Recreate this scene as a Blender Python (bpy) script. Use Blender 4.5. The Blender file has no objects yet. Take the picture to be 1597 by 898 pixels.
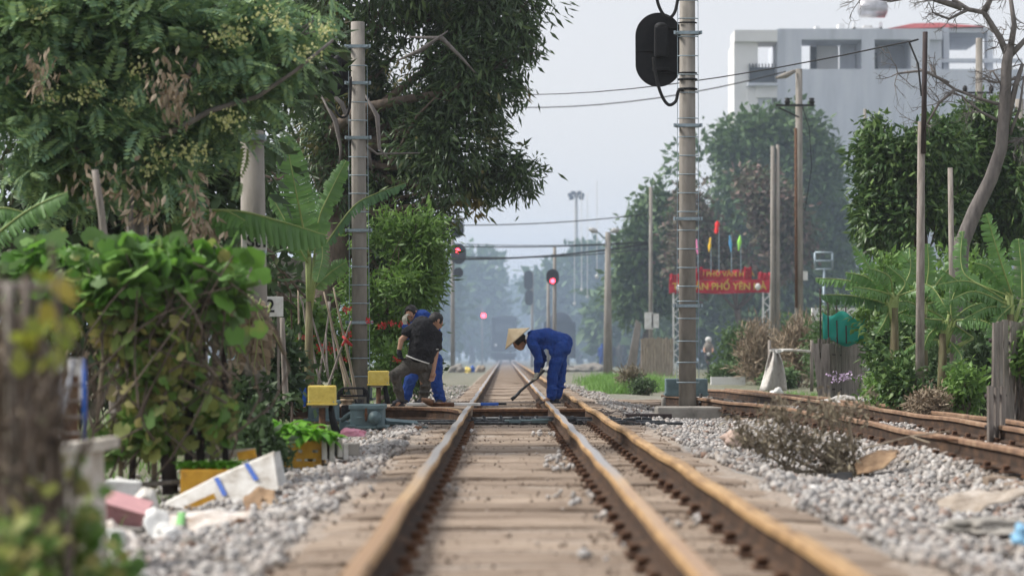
import bpy, bmesh, math, random
import numpy as np
from mathutils import Vector, Matrix, Quaternion
rnd = random.Random(7)
sc = bpy.context.scene
# ---------------------------------------------------------------- camera, sky, sun, exposure
CAM_H = 0.82
F = 3500.0; CX = 787.0; CY = 553.0          # focal length in photo pixels, vanishing point of the track
cam_d = bpy.data.cameras.new("camera"); cam = bpy.data.objects.new("camera", cam_d)
sc.collection.objects.link(cam); sc.camera = cam
cam.location = (0, 0, CAM_H); cam.rotation_euler = (math.radians(90), 0, 0)
cam_d.sensor_width = 36; cam_d.lens = F / 1597 * 36
cam_d.shift_x = (798.5 - CX) / 1597; cam_d.shift_y = (CY - 449) / 1597
cam_d.clip_start = 0.3; cam_d.clip_end = 3000
cam_d.dof.use_dof = True; cam_d.dof.focus_distance = 31.0; cam_d.dof.aperture_fstop = 2.0
SUN_EL, SUN_AZ = math.radians(48), math.radians(-82)      # azimuth from +Y towards +X
world = bpy.data.worlds.new("World"); sc.world = world; world.use_nodes = True
wn = world.node_tree; wn.nodes.clear()
w_out = wn.nodes.new("ShaderNodeOutputWorld"); w_bg = wn.nodes.new("ShaderNodeBackground")
w_sky = wn.nodes.new("ShaderNodeTexSky"); w_sky.sky_type = 'NISHITA'; w_sky.sun_disc = False
w_sky.sun_elevation = SUN_EL; w_sky.sun_rotation = SUN_AZ; w_sky.dust_density = 4; w_sky.air_density = 1.2
w_mix = wn.nodes.new("ShaderNodeMix"); w_mix.data_type = 'RGBA'; w_mix.inputs[0].default_value = 0.8
w_mix.inputs[7].default_value = (6.15, 6.2, 6.5, 1)       # the overcast veil, nearly even
wn.links.new(w_sky.outputs[0], w_mix.inputs[6]); wn.links.new(w_mix.outputs[2], w_bg.inputs[0])
w_bg.inputs[1].default_value = 0.1
wn.links.new(w_bg.outputs[0], w_out.inputs[0])
sun_d = bpy.data.lights.new("sun", 'SUN'); sun_d.energy = 3.5; sun_d.angle = math.radians(16); sun_d.color = (1, .955, .89)
sun = bpy.data.objects.new("sun", sun_d); sc.collection.objects.link(sun)
sd = Vector((math.sin(SUN_AZ) * math.cos(SUN_EL), math.cos(SUN_AZ) * math.cos(SUN_EL), math.sin(SUN_EL)))
sun.rotation_euler = sd.to_track_quat('Z', 'Y').to_euler(); sun.location = (-20, 0, 30)
sc.view_settings.view_transform = 'Standard'; sc.view_settings.look = 'None'
sc.view_settings.exposure = 0.55; sc.view_settings.gamma = 1.0; sc.view_settings.use_curve_mapping = False
sc.render.engine = 'CYCLES'
cy = sc.cycles
cy.use_denoising = True
try: cy.denoiser = 'OPENIMAGEDENOISE'; cy.denoising_input_passes = 'RGB_ALBEDO_NORMAL'
except Exception: pass
cy.max_bounces = 6; cy.diffuse_bounces = 3; cy.glossy_bounces = 2; cy.transmission_bounces = 3
cy.volume_bounces = 1; cy.transparent_max_bounces = 6; cy.caustics_reflective = False; cy.caustics_refractive = False
cy.use_adaptive_sampling = True; cy.adaptive_threshold = 0.02

def P(px, py, Y): return Vector(((px - CX) * Y / F, Y, CAM_H - (py - CY) * Y / F))
def GY(py, z=0.0): return F * (CAM_H - z) / (py - CY)
def G(px, py, z=0.0): return P(px, py, GY(py, z))
# ---------------------------------------------------------------- materials
def nodes_of(name):
    m = bpy.data.materials.new(name); m.use_nodes = True
    nt = m.node_tree; b = nt.nodes["Principled BSDF"]; return m, nt, b
def N(nt, t, **kw):
    n = nt.nodes.new(t)
    for k, v in kw.items(): setattr(n, k, v)
    return n
def rgba(c): return (c[0], c[1], c[2], 1)
def ramp(nt, fac, stops):
    r = N(nt, "ShaderNodeValToRGB"); e = r.color_ramp.elements
    while len(e) < len(stops): e.new(0.5)
    for el, (p, c) in zip(e, stops): el.position = p; el.color = rgba(c)
    nt.links.new(fac, r.inputs[0]); return r.outputs[0]
def noise(nt, scale, detail=4, rough=.6, vec=None, dist=0):
    n = N(nt, "ShaderNodeTexNoise"); n.inputs["Scale"].default_value = scale
    n.inputs["Detail"].default_value = detail; n.inputs["Roughness"].default_value = rough
    n.inputs["Distortion"].default_value = dist
    if vec: nt.links.new(vec, n.inputs["Vector"])
    return n.outputs["Fac"]
def objvec(nt, scale=(1, 1, 1)):
    tc = N(nt, "ShaderNodeTexCoord"); mp = N(nt, "ShaderNodeMapping")
    mp.inputs["Scale"].default_value = scale; nt.links.new(tc.outputs["Object"], mp.inputs[0]); return mp.outputs[0]
def bump(nt, b, h, strength=.4, dist=.01):
    n = N(nt, "ShaderNodeBump"); n.inputs["Strength"].default_value = strength; n.inputs["Distance"].default_value = dist
    nt.links.new(h, n.inputs["Height"]); nt.links.new(n.outputs[0], b.inputs["Normal"])
def mat(name, c1, c2=None, rough=.8, metal=0, scale=6, stretch=(1, 1, 1), c3=None, bmp=.3, bdist=.01, detail=5, spec=.3):
    m, nt, b = nodes_of(name); v = objvec(nt, stretch)
    f = noise(nt, scale, detail, .65, v)
    c2 = c2 or tuple(x * .6 for x in c1)
    st = [(.34, c2), (.62, c1)]
    if c3: st = [(.3, c2), (.52, c1), (.7, c3)]
    nt.links.new(ramp(nt, f, st), b.inputs["Base Color"])
    b.inputs["Roughness"].default_value = rough; b.inputs["Metallic"].default_value = metal
    b.inputs["Specular IOR Level"].default_value = spec
    if bmp: bump(nt, b, noise(nt, scale * 4, 4, .7, v), bmp, bdist)
    return m
def leafmat(name, cols, rough=.5, trans=.25, patch=None, pscale=1.2, pcol=None):
    """each leaf gets its own tone; patches of older or flowering leaves by noise"""
    m, nt, b = nodes_of(name); g = N(nt, "ShaderNodeNewGeometry")
    st = [(i / max(1, len(cols) - 1), c) for i, c in enumerate(cols)]
    col = ramp(nt, g.outputs["Random Per Island"], st)
    if pcol:
        mx = N(nt, "ShaderNodeMix", data_type='RGBA'); f = noise(nt, pscale, 3, .5, objvec(nt))
        mr = N(nt, "ShaderNodeMapRange"); mr.inputs[1].default_value = patch; mr.inputs[2].default_value = patch + .1
        nt.links.new(f, mr.inputs[0]); nt.links.new(mr.outputs[0], mx.inputs[0]); nt.links.new(col, mx.inputs[6])
        mx.inputs[7].default_value = rgba(pcol); col = mx.outputs[2]
    nt.links.new(col, b.inputs["Base Color"]); b.inputs["Roughness"].default_value = rough
    b.inputs["Specular IOR Level"].default_value = .35
    tr = N(nt, "ShaderNodeBsdfTranslucent"); nt.links.new(col, tr.inputs[0])
    mx = N(nt, "ShaderNodeMixShader"); mx.inputs[0].default_value = trans
    nt.links.new(b.outputs[0], mx.inputs[1]); nt.links.new(tr.outputs[0], mx.inputs[2])
    nt.links.new(mx.outputs[0], nt.nodes["Material Output"].inputs[0]); return m
def islandmat(name, stops, rough=.85, bmp=True, bs=60):
    m, nt, b = nodes_of(name); g = N(nt, "ShaderNodeNewGeometry")
    col = ramp(nt, g.outputs["Random Per Island"], stops)
    mx = N(nt, "ShaderNodeMix", data_type='RGBA', blend_type='MULTIPLY'); mx.inputs[0].default_value = 1
    f = noise(nt, bs, 4, .7, objvec(nt)); nt.links.new(ramp(nt, f, [(.3, (.62, .6, .57)), (.6, (1, 1, 1))]), mx.inputs[7])
    nt.links.new(col, mx.inputs[6]); m2 = N(nt, "ShaderNodeMix", data_type='RGBA', blend_type='MULTIPLY'); m2.inputs[0].default_value = 1
    nt.links.new(mx.outputs[2], m2.inputs[6]); nt.links.new(ramp(nt, noise(nt, .9, 5, .7, objvec(nt)), [(.3, (.7, .62, .55)), (.48, (.97, .96, .95)), (.66, (1.06, 1.07, 1.09))]), m2.inputs[7]); nt.links.new(m2.outputs[2], b.inputs["Base Color"])
    b.inputs["Roughness"].default_value = rough; b.inputs["Specular IOR Level"].default_value = .25
    return m
def glow(name, c, s):
    m, nt, b = nodes_of(name); b.inputs["Base Color"].default_value = rgba(c)
    b.inputs["Emission Color"].default_value = rgba(c); b.inputs["Emission Strength"].default_value = s; return m
# ---------------------------------------------------------------- objects
def tag(o, label=None, cat=None, group=None, kind=None):
    if label: o["label"] = label
    if cat: o["category"] = cat
    if group: o["group"] = group
    if kind: o["kind"] = kind
    return o
def empty(name, loc, label, cat, group=None):
    o = bpy.data.objects.new(name, None); sc.collection.objects.link(o); o.location = loc
    o.empty_display_size = .1
    return tag(o, label, cat, group)
def origin(o):
    v = Vector((0, 0, 0))
    while o is not None: v = v + Vector(o.location); o = o.parent
    return v
def link_mesh(name, me, parent=None, loc=None):
    o = bpy.data.objects.new(name, me); sc.collection.objects.link(o)
    if parent: o.parent = parent
    if loc is not None: o.location = loc
    return o
def copy_tree(o, parent=None):
    c = o.copy(); sc.collection.objects.link(c)
    c.parent = parent
    for ch in list(o.children): copy_tree(ch, c)
    return c
class MB:
    """collects shapes in world coordinates; build() links them as one mesh, relative to its parent"""
    def __init__(s): s.v = []; s.f = []; s.m = []; s.sm = []; s.cur = 0; s.smooth = False
    def add(s, vs, fs):
        n = len(s.v); s.v += [tuple(v) for v in vs]
        for f in fs: s.f.append(tuple(i + n for i in f)); s.m.append(s.cur); s.sm.append(s.smooth)
        return s
    def box(s, c, size, rot=None, bev=0):
        c = Vector(c); hx, hy, hz = size[0] / 2, size[1] / 2, size[2] / 2
        R = Matrix.Identity(3) if rot is None else (rot if isinstance(rot, Matrix) else Matrix.Rotation(rot, 3, 'Z'))
        if bev <= 0:
            vs = [c + R @ Vector((x * hx, y * hy, z * hz)) for x in (-1, 1) for y in (-1, 1) for z in (-1, 1)]
            return s.add(vs, [(0, 1, 3, 2), (4, 6, 7, 5), (0, 4, 5, 1), (2, 3, 7, 6), (0, 2, 6, 4), (1, 5, 7, 3)])
        bm = bmesh.new(); bmesh.ops.create_cube(bm, size=1)
        for v in bm.verts: v.co = Vector((v.co.x * size[0], v.co.y * size[1], v.co.z * size[2]))
        bmesh.ops.bevel(bm, geom=bm.edges[:], offset=bev, segments=2, affect='EDGES', profile=.6)
        bm.verts.index_update()
        s.add([c + R @ v.co for v in bm.verts], [[v.index for v in f.verts] for f in bm.faces]); bm.free(); return s
    def tube(s, pts, rad, n=8, caps=True, squash=None):
        pts = [Vector(p) for p in pts]
        if not hasattr(rad, '__len__'): rad = [rad] * len(pts)
        vs = []; up = None
        for i, p in enumerate(pts):
            d = (pts[min(i + 1, len(pts) - 1)] - pts[max(i - 1, 0)])
            d = d.normalized() if d.length > 1e-9 else Vector((0, 0, 1))
            if up is None:
                a = Vector((0, 0, 1)) if abs(d.z) < .9 else Vector((1, 0, 0)); up = (a - a.dot(d) * d).normalized()
            else: up = (up - up.dot(d) * d).normalized()
            w = d.cross(up)
            for k in range(n):
                t = 2 * math.pi * k / n; vs.append(p + (up * math.cos(t) + w * math.sin(t)) * rad[i])
        fs = []
        for i in range(len(pts) - 1):
            for k in range(n):
                a = i * n + k; b = i * n + (k + 1) % n; fs.append((a, b, b + n, a + n))
        if caps: fs.append(tuple(range(n - 1, -1, -1))); fs.append(tuple(range((len(pts) - 1) * n, len(pts) * n)))
        sv = s.smooth; s.smooth = n > 5; s.add(vs, fs); s.smooth = sv; return s
    def cyl(s, p0, p1, r0, r1=None, n=12): return s.tube([p0, p1], [r0, r0 if r1 is None else r1], n)
    def ball(s, c, r, seg=10, ring=7, R=None):
        c = Vector(c); r = (r, r, r) if not hasattr(r, '__len__') else r; vs = []; fs = []
        for i in range(ring + 1):
            th = math.pi * i / ring
            for k in range(seg):
                ph = 2 * math.pi * k / seg
                q = Vector((r[0] * math.sin(th) * math.cos(ph), r[1] * math.sin(th) * math.sin(ph), r[2] * math.cos(th)))
                vs.append(c + (R @ q if R else q))
        for i in range(ring):
            for k in range(seg):
                a = i * seg + k; b = i * seg + (k + 1) % seg; fs.append((a, a + seg, b + seg, b))
        sv = s.smooth; s.smooth = True; s.add(vs, fs); s.smooth = sv; return s
    def prism(s, poly, a, b):
        """poly: points; a,b: two offsets vectors (front and back)"""
        n = len(poly); vs = [Vector(p) + a for p in poly] + [Vector(p) + b for p in poly]
        fs = [tuple(range(n)), tuple(range(2 * n - 1, n - 1, -1))] + [(i, i + n, (i + 1) % n + n, (i + 1) % n) for i in range(n)]
        return s.add(vs, fs)
    def cap(s, p0, p1, r0, r1, n=12):
        s.ball(p0, r0, n, 8); s.ball(p1, r1, n, 8); s.cyl(p0, p1, r0, r1, n); return s
    def build(s, name, mats, parent=None):
        me = bpy.data.meshes.new(name); o0 = origin(parent) if parent else Vector((0, 0, 0))
        me.from_pydata([(v[0] - o0.x, v[1] - o0.y, v[2] - o0.z) for v in s.v], [], s.f)
        if not isinstance(mats, (list, tuple)): mats = [mats]
        for m in mats: me.materials.append(m)
        me.polygons.foreach_set("material_index", s.m); me.polygons.foreach_set("use_smooth", s.sm); me.update()
        bm = bmesh.new(); bm.from_mesh(me); bmesh.ops.recalc_face_normals(bm, faces=bm.faces); bm.to_mesh(me); bm.free()
        return link_mesh(name, me, parent)
def one(name, mb, mats, label, cat, group=None, base=None):
    """a thing that is a single mesh, its origin at its base"""
    if base is None:
        a = np.array(mb.v); base = Vector((a[:, 0].mean(), a[:, 1].mean(), a[:, 2].min()))
    mb.v = [(v[0] - base[0], v[1] - base[1], v[2] - base[2]) for v in mb.v]
    o = mb.build(name, mats); o.location = base; return tag(o, label, cat, group)
def npmesh(name, V, Fc, mats, parent=None, midx=None, smooth=False):
    """big meshes straight from arrays; Fc (n,k)"""
    me = bpy.data.meshes.new(name); k = Fc.shape[1]; o0 = origin(parent) if parent else Vector((0, 0, 0))
    V = V - np.array(o0)[None]
    me.vertices.add(len(V)); me.vertices.foreach_set("co", V.astype(np.float32).ravel())
    me.loops.add(Fc.size); me.loops.foreach_set("vertex_index", Fc.astype(np.int32).ravel())
    me.polygons.add(len(Fc)); me.polygons.foreach_set("loop_start", np.arange(0, Fc.size, k, dtype=np.int32))
    try: me.polygons.foreach_set("loop_total", np.full(len(Fc), k, dtype=np.int32))
    except Exception: pass
    if midx is not None: me.polygons.foreach_set("material_index", midx.astype(np.int32))
    for m in (mats if isinstance(mats, (list, tuple)) else [mats]): me.materials.append(m)
    me.update(calc_edges=True)
    if smooth: me.polygons.foreach_set("use_smooth", np.ones(len(Fc), bool))
    return link_mesh(name, me, parent)
def inst(tv, tf, pos, ax, nr, sc_):
    """copies of a template leaf: ax = its length direction, nr = face normal, sc_ (N,3)"""
    ax = ax / (np.linalg.norm(ax, axis=1, keepdims=True) + 1e-9)
    sx = np.cross(ax, nr); sx /= (np.linalg.norm(sx, axis=1, keepdims=True) + 1e-9); nz = np.cross(sx, ax)
    t = tv[None] * sc_[:, None, :]
    W = pos[:, None] + t[..., 0:1] * sx[:, None] + t[..., 1:2] * ax[:, None] + t[..., 2:3] * nz[:, None]
    n = len(pos); Fi = (tf[None] + (np.arange(n) * len(tv))[:, None, None]).reshape(-1, tf.shape[1])
    return W.reshape(-1, 3), Fi
def nz3(p, s, seed=0):
    """cheap smooth 3-D noise, about -1..1"""
    r = np.random.RandomState(seed); o = np.zeros(len(p))
    for k in range(7):
        d = r.normal(size=3); d /= np.linalg.norm(d); o += np.sin((p @ d) * s * (1 + .35 * k) + r.rand() * 6.28) / (1 + .25 * k)
    return o / 2.6
LANCE_V = np.array([[0, 0, 0], [-.5, .42, -.06], [0, .42, .05], [.5, .42, -.06], [0, 1, -.12]], float)
LANCE_F = np.array([[0, 2, 1], [0, 3, 2], [1, 2, 4], [2, 3, 4]])
def frond_template(pairs=8, plen=.4, pw=.13, droop=.1):
    V = []; Fc = []
    def q(a, b, w):
        a = np.array(a); b = np.array(b); d = b - a; s = np.cross(d, [0, 0, 1.]); s /= np.linalg.norm(s) + 1e-9
        m = a + d * .5; n = len(V); V.extend([a, m - s * w / 2 - [0, 0, w * .2], b, m + s * w / 2 - [0, 0, w * .2]]); Fc.append([n, n + 1, n + 2, n + 3])
    def z(t): return .12 * t - .34 * t * t
    q([0, 0, 0], [0, .5, z(.5)], .014); q([0, .5, z(.5)], [0, 1, z(1)], .012)
    for i in range(pairs):
        t = .14 + .82 * i / (pairs - 1); L = plen * (1 - .55 * abs(t - .45) * 1.4)
        for sgn in (-1, 1): q([0, t, z(t)], [sgn * L * .9, t + L * .42, z(t) - L * droop * 2], pw * (.8 + .3 * math.sin(t * 3)))
    return np.array(V, float), np.array(Fc)
FROND_V, FROND_F = frond_template()
def round_leaf(n=10, lobes=5, cup=.18):
    V = [[0, .42, 0]]; 
    for k in range(n):
        a = 2 * math.pi * k / n - math.pi / 2; r = .5 * (1 + .13 * math.cos(lobes * a + 1.5))
        if k == 0: r = .16
        V.append([r * math.cos(a), .42 + r * math.sin(a), cup * (r * r * 2.4) * (-1 if k % 2 else .2)])
    return np.array(V, float), np.array([[0, 1 + k, 1 + (k + 1) % n] for k in range(n)])
def squash_leaf():
    V = [[0, .4, 0]]; n = 16
    for k in range(n):
        a = 2 * math.pi * k / n - math.pi / 2; r = .5 * (1 + .1 * math.cos(5 * a + 1.57)) * (.3 if k == 0 else 1)
        x = r * math.cos(a) * 1.05; y = .42 + r * math.sin(a); V.append([x, y, .22 * abs(x) - .5 * max(0, y - .45) ** 2 - .35 * x * x * 2 + .03 * math.sin(k * 2.4)])
    return np.array(V, float), np.array([[0, 1 + k, 1 + (k + 1) % n] for k in range(n)])
ROUND_V, ROUND_F = squash_leaf()
def crown_points(blobs, n, rs, bias=.45, gap=0.0, gs=1.4, seed=0):
    """twig ends spread through the blobs' volume; blobs: (centre, (rx,ry,rz))"""
    vol = np.array([b[1][0] * b[1][1] * b[1][2] for b in blobs]) ** .72; vol /= vol.sum(); out = []; outd = []
    for i, b in enumerate(blobs):
        k = int(n * vol[i] * (1.9 if gap > -9 else 1)) + 3
        d = rs.normal(size=(k, 3)); d /= np.linalg.norm(d, axis=1, keepdims=True); r = rs.rand(k) ** bias
        r *= 1 + .16 * nz3(d * 2.2 + i, 2.2, seed + i)
        p = np.array(b[0]) + d * r[:, None] * np.array(b[1]); out.append(p); outd.append(d)
    p = np.concatenate(out); d = np.concatenate(outd)
    keep = nz3(p, gs, seed + 50) > gap; p, d = p[keep], d[keep]
    if len(p) > n: s = rs.permutation(len(p))[:n]; p, d = p[s], d[s]
    return p, d
def foliage(name, parent, blobs, n, per, m, size, wid, tpl='lance', spread=.18, droop=.5, seed=1, gap=-.35, gs=1.5, bias=.45, up=.5, msub=None, ret=False):
    rs = np.random.RandomState(seed); tv, tf = {'lance': (LANCE_V, LANCE_F), 'frond': (FROND_V, FROND_F), 'round': (ROUND_V, ROUND_F)}[tpl]
    p, d = crown_points(blobs, n, rs, bias, gap, gs, seed)
    n = len(p); P_ = np.repeat(p, per, 0) + rs.normal(size=(n * per, 3)) * spread * .5
    D = np.repeat(d, per, 0) + rs.normal(size=(n * per, 3)) * .9; D[:, 2] -= droop
    NR = rs.normal(size=(n * per, 3)) * .45; NR[:, 2] += up; 
    s = size * (.5 + .85 * rs.rand(n * per) ** 1.3); S = np.stack([s * wid, s, s * .8], 1)
    W, Fi = inst(tv, tf, P_, D, NR, S)
    o = npmesh(name, W, Fi, m, parent)
    return (o, p) if ret else o
def limb(mb, a, b, r0, r1, rs, wob=.08, seg=6, n=7):
    a = Vector(a); b = Vector(b); L = (b - a).length; pts = []; rad = []
    o1 = Vector(rs.normal(size=3)) * wob * L; o2 = Vector(rs.normal(size=3)) * wob * L * .4
    for i in range(seg + 1):
        t = i / seg; pts.append(a.lerp(b, t) + o1 * math.sin(math.pi * t) + o2 * math.sin(2 * math.pi * t)); rad.append(r0 + (r1 - r0) * t)
    mb.tube(pts, rad, n); return pts
def tree(name, base, blobs, label, cat='tree', group=None, leaf=None, n=900, per=7, size=.16, wid=.3, trunk_r=.14, bark=None, fork=None, seed=1, twigs=60, tpl='lance', gap=-.35, gs=1.5, droop=.5, spread=.2, bias=.45, trunkpts=None, up=.5):
    rs = np.random.RandomState(seed); base = Vector(base)
    root = empty(name, base, label, cat, group); cr, pts = foliage('crown', root, blobs, n, per, leaf, size, wid, tpl, spread, droop, seed, gap, gs, bias, up, ret=True)
    mb = MB(); c0 = sum((Vector(b[0]) for b in blobs), Vector()) / len(blobs)
    fk = Vector(fork) if fork is not None else base.lerp(c0, .45)
    if trunkpts: mb.tube(trunkpts, [trunk_r * (1 - .45 * i / (len(trunkpts) - 1)) for i in range(len(trunkpts))], 10)
    else: limb(mb, base - Vector((0, 0, .1)), fk, trunk_r, trunk_r * .72, rs, .04, 7, 10)
    for b in blobs:
        c = Vector(b[0]); q = limb(mb, fk, fk.lerp(c + Vector((0, 0, -.3 * b[1][2])), .86), trunk_r * .42, trunk_r * .07, rs, .07, 6)
        near = pts[np.linalg.norm((pts - np.array(c)) / np.array(b[1]), axis=1) < 1.15]
        k = max(3, int(twigs / len(blobs)))
        for j in range(min(k, len(near))):
            t = near[rs.randint(len(near))]; limb(mb, q[rs.randint(3, 7)], t, trunk_r * .13, .006, rs, .1, 4, 5)
    mb.build('trunk', bark, root); return root
def textmesh(name, body, size, m, parent, loc, rot, ext=.002, sx=1.0, bold=0.0):
    c = bpy.data.curves.new(name, 'FONT'); c.body = body; c.size = size; c.align_x = 'CENTER'; c.align_y = 'CENTER'
    c.extrude = ext; c.offset = bold; t = bpy.data.objects.new(name + "_tmp", c); sc.collection.objects.link(t)
    dg = bpy.context.evaluated_depsgraph_get(); me = bpy.data.meshes.new_from_object(t.evaluated_get(dg))
    bpy.data.objects.remove(t); me.materials.clear(); me.materials.append(m)
    o = link_mesh(name, me, parent, Vector(loc) - origin(parent)); o.rotation_euler = rot; o.scale = (sx, 1, 1); return o
FRONT = (math.radians(90), 0, 0)      # text that faces the camera's side
# shared materials
M = {}
M['concrete'] = mat('concrete', (.26, .24, .215), (.17, .16, .14), .9, scale=5, stretch=(1, 1, .25), c3=(.31, .29, .265), bmp=.25)
M['concrete2'] = mat('old_concrete', (.3, .28, .25), (.1, .1, .09), .95, scale=4, c3=(.38, .36, .32), bmp=.5)
M['galv'] = mat('galvanised', (.34, .42, .47), (.25, .31, .35), .5, .4, scale=20, bmp=.1)
M['black'] = mat('black_paint', (.008, .009, .011), (.014, .014, .016), .75, scale=12, bmp=.1)
M['rubber'] = mat('rubber', (.015, .015, .016), rough=.6, scale=20, bmp=.1)
M['bark'] = mat('bark', (.16, .125, .1), (.07, .055, .045), .95, scale=9, stretch=(1, 1, .3), bmp=.8, bdist=.02)
M['barkgrey'] = mat('grey_bark', (.2, .18, .17), (.11, .1, .095), .95, scale=9, stretch=(1, 1, .3), bmp=.5)
M['oldwood'] = mat('weathered_wood', (.25, .22, .195), (.11, .095, .085), .9, scale=5, stretch=(4, 4, .5), c3=(.34, .31, .28), bmp=.5)
M['darkwood'] = mat('dark_wood', (.06, .045, .045), (.03, .024, .024), .85, scale=6, stretch=(3, 3, .5), bmp=.4)
M['bamboo'] = mat('bamboo', (.36, .3, .22), (.18, .14, .1), .7, scale=9, stretch=(1, 1, .3), bmp=.2)
M['teal'] = mat('grey_green_paint', (.13, .2, .215), (.09, .14, .155), .5, scale=9, bmp=.1, spec=.5)
M['yellow'] = mat('yellow_paint', (.8, .62, .14), (.6, .44, .09), .5, scale=8, c3=(.86, .7, .22), bmp=.1)
M['rust'] = mat('rust', (.12, .062, .036), (.045, .028, .02), .9, scale=14, c3=(.19, .1, .055), bmp=.5)
M['railhead'] = mat('rail_head_rust', (.4, .25, .12), (.17, .1, .055), .6, .25, scale=5, stretch=(3, .5, 3), c3=(.52, .35, .18), bmp=.3)
def worn():
    m, nt, b = nodes_of('rail_head_worn'); v = objvec(nt); sp = N(nt, "ShaderNodeSeparateXYZ"); nt.links.new(v, sp.inputs[0])
    mr = N(nt, "ShaderNodeMapRange"); mr.inputs[1].default_value = 9; mr.inputs[2].default_value = 15; nt.links.new(sp.outputs[1], mr.inputs[0])
    ad = N(nt, "ShaderNodeMath", operation='MULTIPLY_ADD'); ad.inputs[1].default_value = 1.2; ad.inputs[2].default_value = -.6; nt.links.new(noise(nt, 1.2, 4, .6, objvec(nt, (6, .5, 3))), ad.inputs[0])
    a2 = N(nt, "ShaderNodeMath", operation='ADD'); nt.links.new(ad.outputs[0], a2.inputs[0]); nt.links.new(mr.outputs[0], a2.inputs[1])
    nt.links.new(ramp(nt, a2.outputs[0], [(.1, (.36, .22, .12)), (.3, (.5, .33, .17)), (.75, (.4, .38, .37))]), b.inputs["Base Color"])
    nt.links.new(ramp(nt, a2.outputs[0], [(.2, (.2, .2, .2)), (.75, (.7, .7, .7))]), b.inputs["Metallic"]); b.inputs["Roughness"].default_value = .42; return m
M['railworn'] = worn()
M['railweb'] = mat('rail_web', (.058, .034, .022), (.024, .017, .013), .95, scale=9, stretch=(1, .5, 1), c3=(.115, .066, .038), bmp=.6)
M['white'] = mat('white_board', (.68, .68, .66), (.45, .44, .41), .65, scale=6, c3=(.74, .74, .73), bmp=.1)
M['foam'] = mat('foam', (.6, .58, .54), (.34, .3, .25), .9, scale=7, c3=(.7, .69, .66), bmp=.4)
M['skin'] = mat('skin', (.42, .245, .165), (.36, .2, .13), .55, scale=14, bmp=.05)
M['hair'] = mat('hair', (.012, .011, .012), (.02, .018, .018), .5, scale=50, bmp=.5)
# ---------------------------------------------------------------- ground
def gh(x, y):
    x = np.asarray(x, float); y = np.asarray(y, float)
    xs = [-60, -9, -3.4, -2.2, -1.5, -.97, -.85, 1.55, 1.68, 2.3, 2.75, 3.1, 3.4, 5.3, 5.8, 8, 60]
    zs = [-.2, -.16, -.17, -.16, -.1, -.012, -.012, -.012, -.012, -.12, -.15, -.13, -.03, -.03, -.12, -.16, -.2]
    z = np.interp(x, xs, zs)
    far = np.clip((y - 38) / 12, 0, 1)
    flat = np.where((x > -.9) & (x < 1.6), -.012, -.07)
    z = z * (1 - far) + flat * far
    am = np.where((x > -.95) & (x < 1.6), .0035, .022)
    z = z + am * (np.sin(x * 2.1 + y * .7) + np.sin(x * 3.3 - y * 1.3 + 1) * .7 + np.sin(y * 2.9 + x) * .5)
    return z
def gz(x, y): return float(gh(x, y))
xs = np.concatenate([[-500, -200, -90, -50, -30, -20], np.arange(-14, -4, .5), np.arange(-4, 7, .16), np.arange(7, 16, .5), [20, 30, 50, 90, 200, 500]])
ys = np.concatenate([[-60, -20, -6], np.arange(-2, 4, 1), np.arange(4, 46, .3), np.arange(46, 80, 1.5), [85, 95, 110, 130, 160, 200, 260, 350, 500, 700, 900]])
X, Yg = np.meshgrid(xs, ys); Vg = np.stack([X.ravel(), Yg.ravel(), gh(X.ravel(), Yg.ravel())], 1)
nx = len(xs); a = (np.arange(len(ys) - 1)[:, None] * nx + np.arange(nx - 1)[None]).ravel()
m, nt, b = nodes_of('ground_soil'); v = objvec(nt)
vor = N(nt, "ShaderNodeTexVoronoi"); vor.inputs["Scale"].default_value = 22; nt.links.new(v, vor.inputs["Vector"])
hs = N(nt, "ShaderNodeSeparateColor"); nt.links.new(vor.outputs["Color"], hs.inputs[0])
stone = ramp(nt, hs.outputs[0], [(.0, (.13, .12, .11)), (.5, (.23, .215, .2)), (1, (.36, .345, .33))])
soil = ramp(nt, noise(nt, 1.3, 6, .7, v), [(.3, (.07, .06, .04)), (.5, (.16, .14, .11)), (.68, (.28, .26, .22))])
green = ramp(nt, noise(nt, 3, 5, .7, v), [(.3, (.05, .08, .025)), (.7, (.13, .15, .06))])
sx = N(nt, "ShaderNodeSeparateXYZ"); nt.links.new(v, sx.inputs[0])
def band(lo, hi, soft=.4):
    a1 = N(nt, "ShaderNodeMapRange"); a1.inputs[1].default_value = lo - soft; a1.inputs[2].default_value = lo + soft
    a2 = N(nt, "ShaderNodeMapRange"); a2.inputs[1].default_value = hi + soft; a2.inputs[2].default_value = hi - soft
    w = N(nt, "ShaderNodeMath", operation='MULTIPLY_ADD'); nz = noise(nt, 1.5, 4, .6, v)
    w.inputs[1].default_value = 1.6; nt.links.new(nz, w.inputs[0]); nt.links.new(sx.outputs[0], w.inputs[2])
    for q in (a1, a2): nt.links.new(w.outputs[0], q.inputs[0])
    mu = N(nt, "ShaderNodeMath", operation='MULTIPLY'); nt.links.new(a1.outputs[0], mu.inputs[0]); nt.links.new(a2.outputs[0], mu.inputs[1]); return mu.outputs[0]
gm = N(nt, "ShaderNodeMix", data_type='RGBA'); nt.links.new(noise(nt, .5, 5, .7, v), gm.inputs[0]); nt.links.new(soil, gm.inputs[6]); nt.links.new(green, gm.inputs[7])
fy = N(nt, "ShaderNodeMapRange"); fy.inputs[1].default_value = 36; fy.inputs[2].default_value = 50; fy.inputs[3].default_value = 1; fy.inputs[4].default_value = .3; nt.links.new(sx.outputs[1], fy.inputs[0])
bm2 = N(nt, "ShaderNodeMath", operation='MULTIPLY'); nt.links.new(band(-1.6, 6.8), bm2.inputs[0]); nt.links.new(fy.outputs[0], bm2.inputs[1])
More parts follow.
